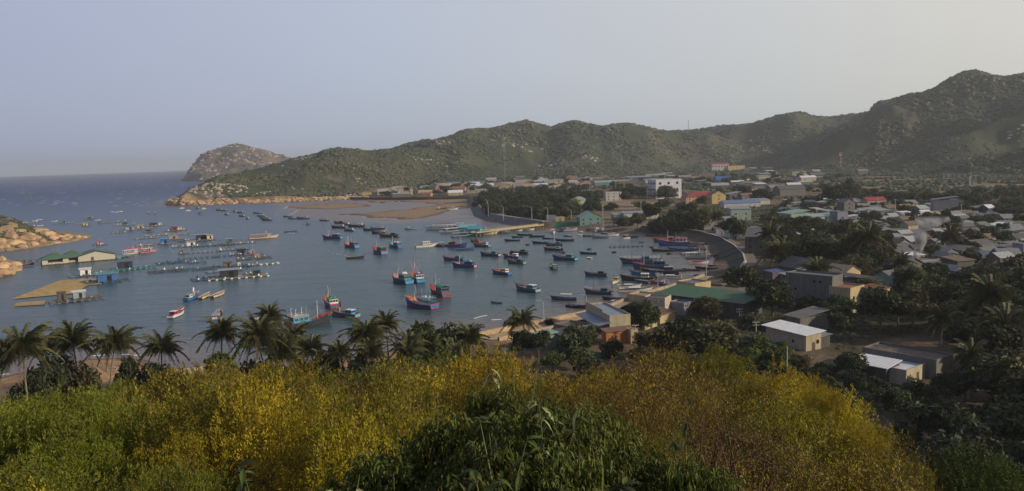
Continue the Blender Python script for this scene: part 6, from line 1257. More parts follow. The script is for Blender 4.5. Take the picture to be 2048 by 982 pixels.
# ------------------------------------------------------------------ scrub and boulders of the hills (uncountable: instanced masses)
def scatter(name, pts, scl, rotz, srcs, label, which=None):
    c = bpy.data.collections.new(name + '_kinds')
    for s in srcs:
        o = bpy.data.objects.new(s.name, s); c.objects.link(o)
    me = bpy.data.meshes.new(name); n = len(pts); me.vertices.add(n); me.vertices.foreach_set('co', np.asarray(pts, np.float32).ravel())
    a = me.attributes.new('scl', 'FLOAT_VECTOR', 'POINT'); a.data.foreach_set('vector', np.asarray(scl, np.float32).ravel())
    a = me.attributes.new('rz', 'FLOAT_VECTOR', 'POINT'); rr = np.zeros((n, 3), np.float32); rr[:, 2] = rotz; a.data.foreach_set('vector', rr.ravel())
    a = me.attributes.new('which', 'INT', 'POINT'); a.data.foreach_set('value', (np.random.RandomState(1).randint(0, len(srcs), n) if which is None else which).astype(np.int32))
    o = link(name, me); md = o.modifiers.new('scatter', 'NODES'); ng = bpy.data.node_groups.new(name, 'GeometryNodeTree'); md.node_group = ng
    ng.interface.new_socket('Geometry', in_out='INPUT', socket_type='NodeSocketGeometry'); ng.interface.new_socket('Geometry', in_out='OUTPUT', socket_type='NodeSocketGeometry')
    N = ng.nodes.new; gi = N('NodeGroupInput'); go = N('NodeGroupOutput'); ip = N('GeometryNodeInstanceOnPoints'); ci = N('GeometryNodeCollectionInfo')
    ci.inputs['Collection'].default_value = c; ci.inputs['Separate Children'].default_value = True; ci.inputs['Reset Children'].default_value = True
    ip.inputs['Pick Instance'].default_value = True
    def att(nm, ty):
        q_ = N('GeometryNodeInputNamedAttribute'); q_.data_type = ty; q_.inputs['Name'].default_value = nm; return q_.outputs['Attribute']
    L = ng.links.new
    L(gi.outputs[0], ip.inputs['Points']); L(ci.outputs[0], ip.inputs['Instance']); L(att('which', 'INT'), ip.inputs['Instance Index']); L(att('scl', 'FLOAT_VECTOR'), ip.inputs['Scale'])
    e2r = N('FunctionNodeEulerToRotation'); L(att('rz', 'FLOAT_VECTOR'), e2r.inputs[0]); L(e2r.outputs[0], ip.inputs['Rotation']); L(ip.outputs[0], go.inputs[0])
    kind(o, 'stuff', label); return o
def ico(seed, rough, flat, m, sub=2, name='clump'):
    import bmesh
    bm = bmesh.new(); bmesh.ops.create_icosphere(bm, subdivisions=sub, radius=1); rn = random.Random(seed); v = np.array([x.co[:] for x in bm.verts])
    for i, x in enumerate(bm.verts):
        d = 1 + rough * (math.sin(x.co.x * 3 + seed) * math.cos(x.co.y * 4 + seed * 2) + rn.uniform(-.6, .6)); x.co = x.co * d; x.co.z *= flat
    me = bpy.data.meshes.new(name); bm.to_mesh(me); bm.free(); me.materials.append(m); return me
rn = np.random.RandomState(8)
sm_ = [leafmat('scrub_a', (.046, .062, .030), .22, 0, .5, 1.5), leafmat('scrub_b', (.058, .073, .034), .22, 0, .5, 1.5), leafmat('scrub_c', (.080, .084, .042), .2, 0, .4, 1.5)]
def tz_many(x, y):
    r = np.hypot(x, y); a = np.arctan2(x, y); i = np.clip(np.searchsorted(rs, r) - 1, 0, nr - 2); j = np.clip(np.searchsorted(azs, a) - 1, 0, na - 2)
    u = np.clip((r - rs[i]) / (rs[i + 1] - rs[i]), 0, 1); v = np.clip((a - azs[j]) / (azs[j + 1] - azs[j]), 0, 1)
    return (TZ[i, j] * (1 - u) + TZ[i + 1, j] * u) * (1 - v) + (TZ[i, j + 1] * (1 - u) + TZ[i + 1, j + 1] * u) * v, SDM[i, j], TT[i, j], i, j
n = 180000; a = rn.uniform(R(-25), R(46), n); r = np.exp(rn.uniform(math.log(1180), math.log(4000), n)); x, y = r * np.sin(a), r * np.cos(a)
z, s_, t_v, i_, j_ = tz_many(x, y); d1 = fbm(x / 60, y / 60, 3); d3 = fbm(x / 150, y / 150 + 77, 4); far_ = FMK[i_, j_]; bare = HEAD[i_, j_] & (s_ < 14 + 20 * d1)
k = (s_ > 6) & (t_v > -.03) & ((t_v < 1.35) | far_) & (d1 + .6 * (d3 - .5) + rn.uniform(-.10, .10, n) > .45) & ~bare & (~far_ | (rn.rand(n) < .10)) & (z > 4)
x, y, z, d1, r = x[k], y[k], z[k], d1[k], r[k]; sz = rn.uniform(1.0, 2.1, len(x)) ** 1.8 * (1 + .7 * (d1 > .55)) * np.clip(r / 1900, .8, 1.5)
scatter('hill_scrub', np.stack([x, y, z + sz * .1], -1), np.stack([sz, sz * rn.uniform(.8, 1.2, len(x)), sz * rn.uniform(.7, 1.1, len(x))], -1), rn.uniform(0, 6.28, len(x)), [ico(i, .3, .75, sm_[i // 2], 2, 'scrub_clump_' + 'abcdef'[i]) for i in range(6)], 'dense green scrub covering the hills', which=np.clip(((fbm(x / 260, y / 260 + 9, 4) - .36) / .26 * 3 + rn.uniform(-.9, .9, len(x)) + 1.1 * sst(col_az(900), col_az(600), -(-np.arctan2(x, y)) * 1.0) * 0 + 1.2 * (np.arctan2(x, y) < col_az(790))).astype(int), 0, 2) * 2 + rn.randint(0, 2, len(x)))  # broad patches of darker clumps paint in the shadow areas of the hills
bm1 = mat('pale_boulder', (.40, .33, .27), .9, .3, .8, rnd=.25); bm2 = mat('tan_boulder', (.44, .30, .17), .9, .3, .8, rnd=.2)
n = 60000; a = rn.uniform(R(-24), R(34), n); r = np.exp(rn.uniform(math.log(1200), math.log(3900), n)); x, y = r * np.sin(a), r * np.cos(a)
z, s_, t_v, i_, j_ = tz_many(x, y); cl = fbm(x / 90 + 50, y / 90, 4); cl2 = fbm(x / 300, y / 300 + 20, 2); far_ = FMK[i_, j_]; hd_ = HEAD[i_, j_]; azv = np.arctan2(x, y)
k = (s_ > 2) & ((t_v < 1.2) | far_) & (z > 1.5) & (((cl > .67) & (cl2 > .48) & (t_v > .05) & (rn.rand(n) < .8)) | (far_ & (cl > .46) & (rn.rand(n) < .6)) | (hd_ & (azv < col_az(480)) & (cl > .54) & (rn.rand(n) < .5)) | (hd_ & (cl > .60) & (rn.rand(n) < .35)))
x, y, z, r = x[k], y[k], z[k], r[k]; sz = rn.uniform(.9, 2.3, len(x)) ** 1.9 * np.clip(r / 2000, .5, 1.7)
scatter('hill_boulders', np.stack([x, y, z], -1), np.stack([sz * 1.2, sz, sz * .8], -1), rn.uniform(0, 6.28, len(x)), [ico(20 + i, .18, .8, bm1, 1, 'boulder') for i in range(4)], 'pale boulders strewn over the hills and headland')
n = 26000; a = rn.uniform(col_az(330), col_az(745), n); r = rn.uniform(1180, 1420, n); x, y = r * np.sin(a), r * np.cos(a); s_ = sdist(main_poly, x, y)
k = (s_ > -2.5) & (s_ < 3 + 18 * np.clip(fbm(x / 35, y / 35, 3) - .3, 0, 1)) & (rn.rand(n) < .6) ; x, y = x[k], y[k]; z = np.maximum(tz_many(x, y)[0], -.3); sz = rn.uniform(.5, 2.0, len(x)) ** 2
scatter('shore_rocks', np.stack([x, y, z], -1), np.stack([sz * 1.3, sz, sz * .8], -1), rn.uniform(0, 6.28, len(x)), [ico(30 + i, .16, .8, bm2, 1, 'rock') for i in range(4)], 'tan rocks lining the foot of the near headland')
# scrub belt between the village and the hills
n = 30000; a = rn.uniform(R(-9), R(48), n); r = rn.uniform(850, 2100, n); x, y = r * np.sin(a), r * np.cos(a); z, s_, t_v, i_, j_ = tz_many(x, y); d1 = fbm(x / 70 + 5, y / 70, 3)
fD_ = np.interp(a, _faz, _fD); k = (s_ > 30) & ((r > fD_ - 160) | (rn.rand(n) < .45)) & (t_v < .12) & (d1 > .47); x, y, z = x[k], y[k], z[k]; sz = rn.uniform(2.0, 4.4, len(x))
scatter('foothill_scrub', np.stack([x, y, z + .5], -1), np.stack([sz, sz, sz * .9], -1), rn.uniform(0, 6.28, len(x)), [ico(40 + i, .3, .8, sm_[i % 2], 2, 'scrub_clump') for i in range(4)], 'scrub belt between the village and the hills')
fill([(2080, 420), (2600, 430), (2900, 700), (2300, 620), (2080, 560)], 110, 12, (7, 11), (5, 7.5), ('dark', 'mid', 'olive'), 'x', LT, 41, mass=FARM)
fill([(1560, 790), (1640, 745), (1740, 770), (1735, 850), (1640, 860)], 16, 5.5, (2.5, 4), (2.4, 3.6), ('mid', 'olive', 'dark'), 'bushes below the dirt yard', LT, 42)
def tree_mass_mesh(i):
    v = crown_arrays(400 + i, flat=.8, lobes=16, n=1500, ls=.11); v[:, 2] = v[:, 2] * .42 + .62; return mesh_np('far_tree_' + 'abcd'[i], v, quads(len(v) // 4), LM[('dark', 'mid', 'olive', 'dark')[i]])
A_ = np.array(FARM); scatter('far_trees', A_[:, :3], np.stack([A_[:, 3] * 1.15, A_[:, 3] * 1.15, A_[:, 4]], -1), A_[:, 5], [tree_mass_mesh(i) for i in range(4)], 'trees scattered among the distant roofs and fields')
# ground cover on the open lowland
n = 42000; a = rn.uniform(R(-2), R(52), n); r = np.exp(rn.uniform(math.log(110), math.log(1400), n)); x, y = r * np.sin(a), r * np.cos(a); z, s_, t_v, i_, j_ = tz_many(x, y); d1 = fbm(x / 22 + 5, y / 22, 3); green = colr[i_, j_, 0] < .1
k = (s_ > 24) & green & (d1 > .46) & (z < 30); x, y, z, r = x[k], y[k], z[k], r[k]; sz = rn.uniform(.35, 1.3, len(x)) * np.clip(r / 500, .6, 1.8)
lowm = [leafmat('weed_a', (.045, .050, .020), .3, 0, .5, 3), leafmat('weed_b', (.07, .062, .03), .3, 0, .4, 3)]
scatter('low_bushes', np.stack([x, y, z], -1), np.stack([sz, sz, sz * .8], -1), rn.uniform(0, 6.28, len(x)), [ico(50 + i, .35, .8, lowm[i % 2], 1, 'weed_clump') for i in range(4)], 'low weeds and bushes on the village plain')
for k_, (px, py, s) in enumerate(((1022, 645, 3), (1030, 640, 4), (1037, 637, 3.4), (1043, 644, 4), (1034, 648, 3), (1050, 650, 2.6), (1017, 652, 2.2))):
    p = P(px, py, .1); tag(link('rock', ico(90 + k_, .2, .7, mat('black_rock', (.06, .055, .045), .95, .4, 2, bump=.6), 2, 'rock'), None, p, rz=k_, scale=(s * .8, s * .55, s * .4)), 'dark wet rock piled against the causeway beside the lone palm', 'rock', 'dark rocks at the causeway foot', (px, py))
# islet cover and its large boulders (each boulder a thing)
n = 14000; x = rn.uniform(-620, -180, n); y = rn.uniform(400, 900, n); s_ = sdist(islet_poly, x, y); d1 = fbm(x / 20, y / 20, 3); z = tz_many(x, y)[0]
k = (s_ > 9 + 22 * (d1 - .2)) & (rn.rand(len(x)) < .9); x, y, z = x[k], y[k], z[k]; sz = rn.uniform(.8, 2.6, len(x))
scatter('islet_scrub', np.stack([x, y, z], -1), np.stack([sz, sz, sz * .7], -1), rn.uniform(0, 6.28, len(x)), [ico(60 + i, .3, .7, sm_[1 + i % 2], 2, 'scrub_clump') for i in range(4)], 'brown-green scrub on top of the islet')
bs = [ico(70 + i, .13, .75, bm2, 3, 'boulder') for i in range(5)]; qr = random.Random(9)
for b_m in bs: b_m.polygons.foreach_set('use_smooth', [False] * len(b_m.polygons))
for k_, (px, py, s) in enumerate(((22, 474, 7), (40, 462, 5), (52, 478, 8), (30, 488, 9), (66, 490, 5), (78, 464, 7), (92, 470, 8), (84, 482, 5), (104, 478, 6), (8, 494, 6), (118, 474, 5), (128, 480, 5), (142, 476, 5), (156, 475, 4), (16, 500, 4), (44, 494, 5), (60, 470, 4), (110, 486, 4), (134, 472, 3.5), (168, 475, 3), (0, 484, 6), (72, 476, 4), (8, 530, 5), (20, 536, 5), (30, 530, 4), (0, 546, 6), (14, 548, 5), (28, 542, 4), (36, 536, 3), (4, 520, 4), (-4, 536, 5))):
    p = hit(px, py, 300); isl = py < 512
    tag(link('boulder', bs[k_ % 5], None, p, rz=qr.uniform(0, 6), scale=(s * qr.uniform(.7, 1.15), s * qr.uniform(.6, .9), s * qr.uniform(.45, .75))), ('large tan boulder on the islet shore' if isl else 'tan rock slab on the small point at the left edge') , 'boulder', 'boulders of the islet' if isl else 'rocks of the left point', (px, py))
# ------------------------------------------------------------------ the thicket on the camera's own hill
def shrub_arrays(seed, n, ll, lw, up=1.0, lobes=26, droop=0.0, open_=.35, plume=.5):
    """dome of pointed leaves on many shoots, unit radius about 1, height about 1.3"""
    rn = np.random.RandomState(seed)
    th = rn.uniform(0, 2 * math.pi, lobes); rr = np.sqrt(rn.rand(lobes)) * .8; cz = (1 - rr ** 1.6) * .65 + rn.uniform(.0, .50, lobes)
    c = np.stack([rr * np.cos(th), rr * np.sin(th), cz], -1); rad = rn.uniform(.15, .30, lobes)
    k = rn.randint(0, lobes, n); d = rn.normal(size=(n, 3)); d /= np.linalg.norm(d, axis=1)[:, None]
    p = c[k] + d * (rad[k] * rn.uniform(open_, 1, n) ** .5)[:, None] * np.array([1, 1, 1 + plume])
    p[:, 2] = np.abs(p[:, 2] + .05)
    ns = int(n * .22 * min(plume / .25, 1)); nsh = 70; sb = rn.randint(0, lobes, nsh); sd2 = rn.normal(size=(nsh, 3)); sd2[:, 2] = np.abs(sd2[:, 2]) + .8; sd2 /= np.linalg.norm(sd2, axis=1)[:, None]
    base = c[sb] + sd2 * (rad[sb] * .95)[:, None]; w1 = rn.randint(0, nsh, ns); ln_ = rn.uniform(.12, .34, nsh)[w1] * rn.rand(ns); dirs = sd2 * .5 + np.array([0, 0, .9]); dirs /= np.linalg.norm(dirs, axis=1)[:, None]
    p[:ns] = base[w1] + dirs[w1] * ln_[:, None] + rn.normal(size=(ns, 3)) * .014; d[:ns] = dirs[w1]
    t = d * .6 + rn.normal(size=(n, 3)) * .45 + np.array([0, 0, up]) + np.array([0, 0, -droop]); t /= np.linalg.norm(t, axis=1)[:, None]
    s = np.cross(t, rn.normal(size=(n, 3))); s /= np.linalg.norm(s, axis=1)[:, None] + 1e-9
    L_ = ll * rn.uniform(.6, 1.35, n)[:, None]; Wd = lw * rn.uniform(.7, 1.3, n)[:, None]; bend = np.array([0, 0, -1.0]) * L_ * .25 * droop
    v = np.stack([p, p + t * L_ * .45 + s * Wd * .5, p + t * L_ + bend, p + t * L_ * .45 - s * Wd * .5], 1)
    hgt = p[:, 2]
    return v.reshape(-1, 3), hgt
def shrub_mesh(seed, mats, n=7000, ll=.07, lw=.016, mixlow=.35, name='foliage', **k):
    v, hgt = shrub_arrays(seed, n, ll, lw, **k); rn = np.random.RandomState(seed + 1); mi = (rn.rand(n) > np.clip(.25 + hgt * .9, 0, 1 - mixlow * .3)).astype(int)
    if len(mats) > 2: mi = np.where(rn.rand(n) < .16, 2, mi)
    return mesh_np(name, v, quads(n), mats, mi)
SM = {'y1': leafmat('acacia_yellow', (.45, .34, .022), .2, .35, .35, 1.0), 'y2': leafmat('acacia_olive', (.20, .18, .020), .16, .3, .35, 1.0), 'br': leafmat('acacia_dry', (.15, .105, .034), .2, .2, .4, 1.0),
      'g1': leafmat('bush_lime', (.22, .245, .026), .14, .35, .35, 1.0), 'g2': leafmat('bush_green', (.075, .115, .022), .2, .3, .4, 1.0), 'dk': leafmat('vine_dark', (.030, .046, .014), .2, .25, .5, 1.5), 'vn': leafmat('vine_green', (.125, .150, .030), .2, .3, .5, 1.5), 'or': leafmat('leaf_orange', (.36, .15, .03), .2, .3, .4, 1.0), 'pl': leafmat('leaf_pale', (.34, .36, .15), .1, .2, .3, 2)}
def twigs(seed, h=1.1, n=16, m=None):
    rn = random.Random(seed); mb = MB()
    for k in range(n):
        a = rn.uniform(0, 6.28); r_ = rn.uniform(.3, .85); e = Vector((math.cos(a) * r_, math.sin(a) * r_, h * rn.uniform(.55, 1.1) * (1.1 - .5 * r_))); mb.tube([(0, 0, -.1), (e.x * .35, e.y * .35, e.z * .5), e], [.022, .014, .004], 4)
        for q in range(2): f = e.lerp(Vector((0, 0, .4)), .35); mb.tube([f, f + Vector((rn.uniform(-.2, .2), rn.uniform(-.2, .2), rn.uniform(.1, .35)))], [.008, .003], 3)
    return mb.mesh('branches', m or mat('twig', (.15, .10, .065), .9, .3, 4))
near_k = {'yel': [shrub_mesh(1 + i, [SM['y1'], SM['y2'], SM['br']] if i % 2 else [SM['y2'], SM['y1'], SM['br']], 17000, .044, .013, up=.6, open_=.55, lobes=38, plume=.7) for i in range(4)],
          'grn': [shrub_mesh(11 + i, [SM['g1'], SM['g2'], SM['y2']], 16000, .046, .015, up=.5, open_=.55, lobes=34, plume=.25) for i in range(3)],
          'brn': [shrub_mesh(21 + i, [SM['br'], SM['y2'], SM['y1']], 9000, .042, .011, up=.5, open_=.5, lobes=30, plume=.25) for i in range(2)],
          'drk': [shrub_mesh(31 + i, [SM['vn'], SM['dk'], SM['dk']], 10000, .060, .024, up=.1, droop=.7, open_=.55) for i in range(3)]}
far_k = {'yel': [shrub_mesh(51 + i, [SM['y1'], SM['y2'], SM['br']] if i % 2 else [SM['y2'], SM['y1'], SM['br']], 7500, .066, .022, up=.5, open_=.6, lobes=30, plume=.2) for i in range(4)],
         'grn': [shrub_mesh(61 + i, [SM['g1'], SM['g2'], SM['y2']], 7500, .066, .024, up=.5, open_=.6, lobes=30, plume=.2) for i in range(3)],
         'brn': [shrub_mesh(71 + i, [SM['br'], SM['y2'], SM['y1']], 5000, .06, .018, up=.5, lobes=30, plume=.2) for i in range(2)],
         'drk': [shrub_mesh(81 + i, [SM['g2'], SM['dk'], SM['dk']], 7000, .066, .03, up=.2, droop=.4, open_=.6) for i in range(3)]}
rn = np.random.RandomState(77)
def zone(px, D, d1, d2):
    """kind of shrub by where it grows"""
    if px > 1800 and D < 40 and d1 > .30: return 'drk'
    if px < 210: return 'grn' if d1 > .33 else ('yel' if d1 > .25 else 'brn')
    if 700 < px < 1260 and D < 17: return 'drk'
    if D > 50 and d1 > .60 and px > 600: return 'drk'
    if px > 1300 and d1 > .62: return 'brn'
    if d2 > .66: return 'brn'
    if d1 < .27: return 'grn'
    return 'yel'
pts = {}
for _ in range(5200):
    a = rn.uniform(R(-44), R(44)); D = math.sqrt(rn.uniform(6.5 ** 2, 96 ** 2)); px = 1024 + F * 1.006 * math.tan(a)
    eD = float(np.interp(a, _eaz, _eD)); lim = eD * 1.22 + 3
    if D > lim: continue
    x, y = D * math.sin(a), D * math.cos(a); rad = rn.uniform(1.3, 2.7) * min(max(D / 30, .8), 1.35)
    key = 'n' if D < 33 else 'f'
    lst = pts.setdefault('all', [])
    if any((x - q_[0]) ** 2 + (y - q_[1]) ** 2 < (.78 * rad + .5 * q_[2]) ** 2 * .80 for q_ in lst): continue
    lst.append((x, y, rad))
    d1 = float(fbm(np.array([x / 11.0 + 3]), np.array([y / 11.0]), 3)[0]); d2 = float(fbm(np.array([x / 6.0 + 30]), np.array([y / 6.0 + 5]), 2)[0])
    zk = zone(px, D, d1, d2); z = gz(x, y); h = rad * rn.uniform(1.15, 1.5)
    h = min(h, 3.6)
    # nothing reaches above the sight lines of the canopy edge
    cap = EYE - D * math.tan(math.atan((EYE - (float(np.interp(a, _eaz, _ez)) + 2.9)) / eD)) + (.15 if D > 20 else -.2)
    big = rn.uniform(.62, 1.12); hh = min(h * 1.2, max(cap - z, 1.0)) / 1.3 * big
    pts.setdefault((key, zk), []).append((x, y, z - .1, rad, hh, rn.uniform(0, 6.28)))
nm_ = {'yel': ('acacia_thicket', 'yellow-olive acacia thicket covering the near slope'), 'grn': ('green_thicket', 'bright green bushes at the left of the near slope'), 'brn': ('dry_thicket', 'dry brown brush within the near thicket'), 'drk': ('dark_thicket', 'dark green undergrowth of the near slope')}
for kx, lst in pts.items():
    if kx == 'all': continue
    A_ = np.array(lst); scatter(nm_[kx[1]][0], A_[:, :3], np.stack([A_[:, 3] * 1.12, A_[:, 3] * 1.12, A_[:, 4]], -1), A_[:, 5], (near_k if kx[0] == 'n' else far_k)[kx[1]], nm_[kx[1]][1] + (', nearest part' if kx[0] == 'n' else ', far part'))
# individual bushes that can be told apart
def bush(px, yt, D, wpx, kinds, lab, h=None, name='bush', tw=True, flat=1.0, mesh=None):
    q = PD(px, yt, D); z = gz(q.x, q.y); hh = max(q.z - z, .8); r_ = wpx / 2 * D / F; t = thing(name, (q.x, q.y, z - .1), px * .37, lab, 'bush', 'distinct bushes of the near slope', (px, yt))
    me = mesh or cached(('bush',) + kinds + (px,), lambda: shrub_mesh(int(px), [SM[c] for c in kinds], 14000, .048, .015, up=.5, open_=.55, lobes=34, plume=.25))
    if name == 'vine_bush' or hh > 1.9 * r_:
        s_ = r_ * .95; fo = link('foliage', me, t, (0, 0, max(hh - 1.3 * s_, 0)), scale=(s_ * 1.05, s_ * 1.05, min(s_, hh / 1.3)))
        if hh > 1.5 * s_: link('lower_foliage', me, t, (0, 0, 0), rz=2.0, scale=(s_ * 1.25, s_ * 1.25, max(hh - 1.0 * s_, .6) / 1.2))
    else: link('foliage', me, t, scale=(r_ * 1.05, r_ * 1.05, hh / 1.3))
    if tw: link('branches', cached(('tw', int(px) % 3), lambda: twigs(int(px) % 3)), t, scale=(r_, r_, hh / 1.3))
    return t
for a in ((110, 800, 30, 260, ('g1', 'g2', 'y2'), 'large lime-green bush at the left edge'), (330, 905, 18, 230, ('g1', 'y2', 'g2'), 'lime bush low in the left foreground'), (250, 772, 50, 110, ('br', 'br', 'y2'), 'dry brown bush below the orange beach'), (655, 758, 66, 44, ('or', 'br', 'y1'), 'small orange-red bush among the yellow acacias'), (700, 752, 60, 120, ('y1', 'y2', 'br'), 'yellow acacia bush below the broad palm'), (900, 735, 66, 110, ('y1', 'y1', 'or'), 'yellow and orange bush below the causeway'),
          (980, 730, 68, 80, ('or', 'br', 'y2'), 'rust-tinged bush right of the yellow one'), (1010, 812, 26, 130, ('br', 'y2', 'y1'), 'brownish bush behind the trailing vines'), (1340, 702, 34, 130, ('y2', 'g2', 'y1'), 'left crest of the big yellow acacia'), (1440, 694, 33, 150, ('y2', 'y1', 'g2'), 'tallest crest of the big yellow acacia'), (1560, 728, 31, 170, ('y1', 'y2', 'br'), 'right shoulder of the big yellow acacia'), (1650, 762, 27, 100, ('y1', 'y2', 'g1'), 'upright yellow shoots at the right end of the acacia'), (1735, 838, 24, 130, ('y1', 'y2', 'g1'), 'yellow bush stepping down to the right'),
          (1800, 905, 20, 150, ('y2', 'y1', 'g1'), 'last yellow bush above the dark right corner'), (1480, 860, 20, 330, ('br', 'y2', 'br'), 'bare brown-branched bush in the right foreground'), (1950, 900, 26, 210, ('g2', 'dk', 'dk'), 'dark green bush in the lower right corner'), (520, 770, 60, 140, ('y1', 'y2', 'br'), 'golden bush below the palm thicket'), (420, 790, 44, 150, ('y2', 'y1', 'g1'), 'yellow-green bush left of the golden one')):
    bush(a[0], a[1], a[2], a[3], a[4], a[5])
# trailing vine bushes close to the eye
def vine_mesh(seed): return shrub_mesh(seed, [SM['vn'], SM['dk'], SM['g2']], 5200, .105, .030, up=-.1, droop=1.1, lobes=30, plume=.9, open_=.6)
vm = [vine_mesh(201 + i) for i in range(4)]
for k_, (px, yt, D, wpx, lb) in enumerate(((760, 905, 11.5, 280, 'dark leafy bush at the left of the shadowed hollow'), (900, 838, 12, 260, 'dark vine-covered bush, lower centre'), (1000, 765, 12.5, 150, 'tall vine-draped bush with drooping pointed leaves'), (1080, 800, 11, 260, 'broad vine bush right of the tallest one'), (1180, 818, 12, 240, 'vine bush with a yellowish drooping top'), (960, 900, 9.5, 330, 'nearest dark vine bush at the bottom centre'), (1150, 905, 9.5, 300, 'nearest green vine bush right of centre'), (1290, 900, 11, 230, 'mixed vine and dry bush at the bottom'), (1390, 925, 10.5, 210, 'tangled dry vine bush at the bottom right of centre'))):
    t = bush(px, yt, D, wpx, ('vn', 'dk', 'dk'), lb, name='vine_bush', mesh=vm[k_ % 4])
# broad-leaved plants with leaves that can be picked apart
def blade(L_, W_, droop, m):
    mb = MB(); n = 5; vs = []
    for i in range(n + 1):
        s_ = i / n; w_ = W_ / 2 * math.sin(min(s_ * 1.1 + .08, 1) * math.pi) ** .8; x = L_ * s_; z = -droop * L_ * s_ ** 2
        vs += [(x, -w_, z + w_ * .35), (x, 0, z), (x, w_, z + w_ * .35)]
    mb.add(vs, [(3 * i, 3 * i + 1, 3 * i + 4, 3 * i + 3) for i in range(n)] + [(3 * i + 1, 3 * i + 2, 3 * i + 5, 3 * i + 4) for i in range(n)]); return mb.mesh('leaf', m)
bl = [blade(.17, .065, .4, SM['vn']), blade(.15, .06, .8, SM['g2']), blade(.19, .05, 1.0, SM['pl']), blade(.2, .07, .5, SM['dk'])]
q_ = random.Random(31)
def leafy(px, yt, D, nlv, hgt, lab, sc_=1.0, ks=(0, 1, 3), cat='plant'):
    q = PD(px, yt, D); t = thing('leafy_plant', q, 0, lab, cat, 'broad-leaved plants near the eye', (px, yt)); zb = gz(q.x, q.y) - q.z
    mb = MB(); stems = []
    for k in range(max(2, nlv // 9)):
        a = q_.uniform(0, 6.28); e = Vector((math.cos(a) * hgt * .35, math.sin(a) * hgt * .35, q_.uniform(-.25, .1) * hgt)); stems.append(e); mb.tube([(e.x * .2, e.y * .2, min(zb, -.5)), (e.x * .5, e.y * .5, -hgt * .8), e], [.018, .012, .005], 4)
    link('stem', mb.mesh('stem', mat('green_stem', (.10, .11, .04), .7)), t)
    for k in range(nlv):
        e = stems[k % len(stems)]; u = q_.random() ** 1.5; p = e * (1 - u * .4) + Vector((0, 0, -u * hgt * .7)); link('leaf', bl[q_.choice(ks)], t, p, scale=sc_ * q_.uniform(.7, 1.25), rot=(q_.uniform(-.4, .4), q_.uniform(-.5, .35), q_.uniform(0, 6.28)))
for a in ((1000, 845, 9.0, 26, .9, 'broad-leaved plant catching light at the lower centre', 1.25), (985, 945, 7.6, 22, .6, 'broad-leaved plant at the bottom edge, centre', 1.2), (510, 905, 12, 20, .9, 'plant with round pale-backed leaves at the lower left', 1.5), (1095, 790, 10.5, 30, 1.2, 'arching plant with long drooping bright leaves', 1.2, (2, 0)), (1030, 730, 13.5, 16, 1.3, 'thin shoot with hanging pale leaves rising above the thicket', 1.3, (2, 1)), (925, 790, 13, 22, 1.0, 'long-leaved shoot left of the tallest vine bush', 1.3, (2, 0)), (690, 950, 9, 8, .5, 'single pale paddle-leaved plant in the dark hollow', 1.9, (2,)), (1245, 930, 9, 20, .8, 'green broad-leaved plant right of the bottom centre', 1.2), (1165, 850, 10.5, 24, 1.0, 'leafy plant on the shaded side of the vine bushes', 1.2), (1370, 850, 12, 14, 1.2, 'sparse plant in front of the bare brown branches', 1.2, (3, 1))):
    leafy(*a)
# bare branches in the right foreground
for k_, (px, yt, D, s, lb) in enumerate(((1380, 830, 13, 3.0, 'dead branching sapling with bare red-brown twigs'), (1500, 850, 15, 3.2, 'bare arching branches right of the dead sapling'), (1280, 690, 40, 3.4, 'bare twigs at the left end of the big acacia'))):
    q = PD(px, yt, D); z = gz(q.x, q.y); t = thing('bare_sapling', (q.x, q.y, z), 0, lb, 'sapling', None, (px, yt)); link('branches', twigs(9 + k_, 1.1, 12, mat('red_twig', (.13, .06, .035), .8)), t, scale=(s * .5, s * .5, max(q.z - z, 1)))

# ------------------------------------------------------------------ poles, masts and towers
pole_m = mat('pole_concrete', (.42, .41, .38), .8, .2, 2); steel_m = mat('galvanised', (.42, .43, .44), .5, .15, 2)
def pole(px, yb, yt, lab, kindp='utility', D=None, w_=.16, cat='pole'):
    p = hit(px, yb) if D is None else PD(px, yb, D)
    if D is not None: p.z = gz(p.x, p.y)
    d = math.hypot(p.x, p.y); h = PD(px, yt, d).z - p.z; ws = max(w_, d / 2600)
    t = thing({'utility': 'utility_pole', 'lamp': 'street_lamp', 'plain': 'post'}[kindp], (p.x, p.y, p.z - .3), -math.atan2(p.x, p.y) + .3, lab, {'utility': 'utility pole', 'lamp': 'street lamp', 'plain': 'post'}[kindp], {'utility': 'utility poles of the village', 'lamp': 'street lamps along the waterfront', 'plain': None}[kindp], (px, yt))
    mb = MB(); mb.tube([(0, 0, -.5), (0, 0, h)], [ws, ws * .65], 7); link('shaft', mb.mesh('shaft', pole_m if kindp != 'lamp' else steel_m), t)
    if kindp == 'utility':
        for z in (.12, .9): link('crossarm', cached('xarm', lambda: _unit('crossarm', pole_m)), t, (0, 0, h - z), scale=(2.0, .12, .12))
        for x in (-.85, -.3, .3, .85): link('insulator', cached('insu', lambda: _unit('insulator', pm('white'))), t, (x, 0, h + .05), scale=(.12, .12, .25))
    if kindp == 'lamp':
        mb = MB(); mb.tube([(0, 0, h - .1), (-.6, 0, h + .5), (-1.8, 0, h + .7)], ws * .4, 5); link('arm', mb.mesh('arm', steel_m), t); link('lamp_head', cached('lh', lambda: _unit('lamp_head', pm('grey'))), t, (-2.0, 0, h + .68), scale=(.9, .3, .16))
    return t
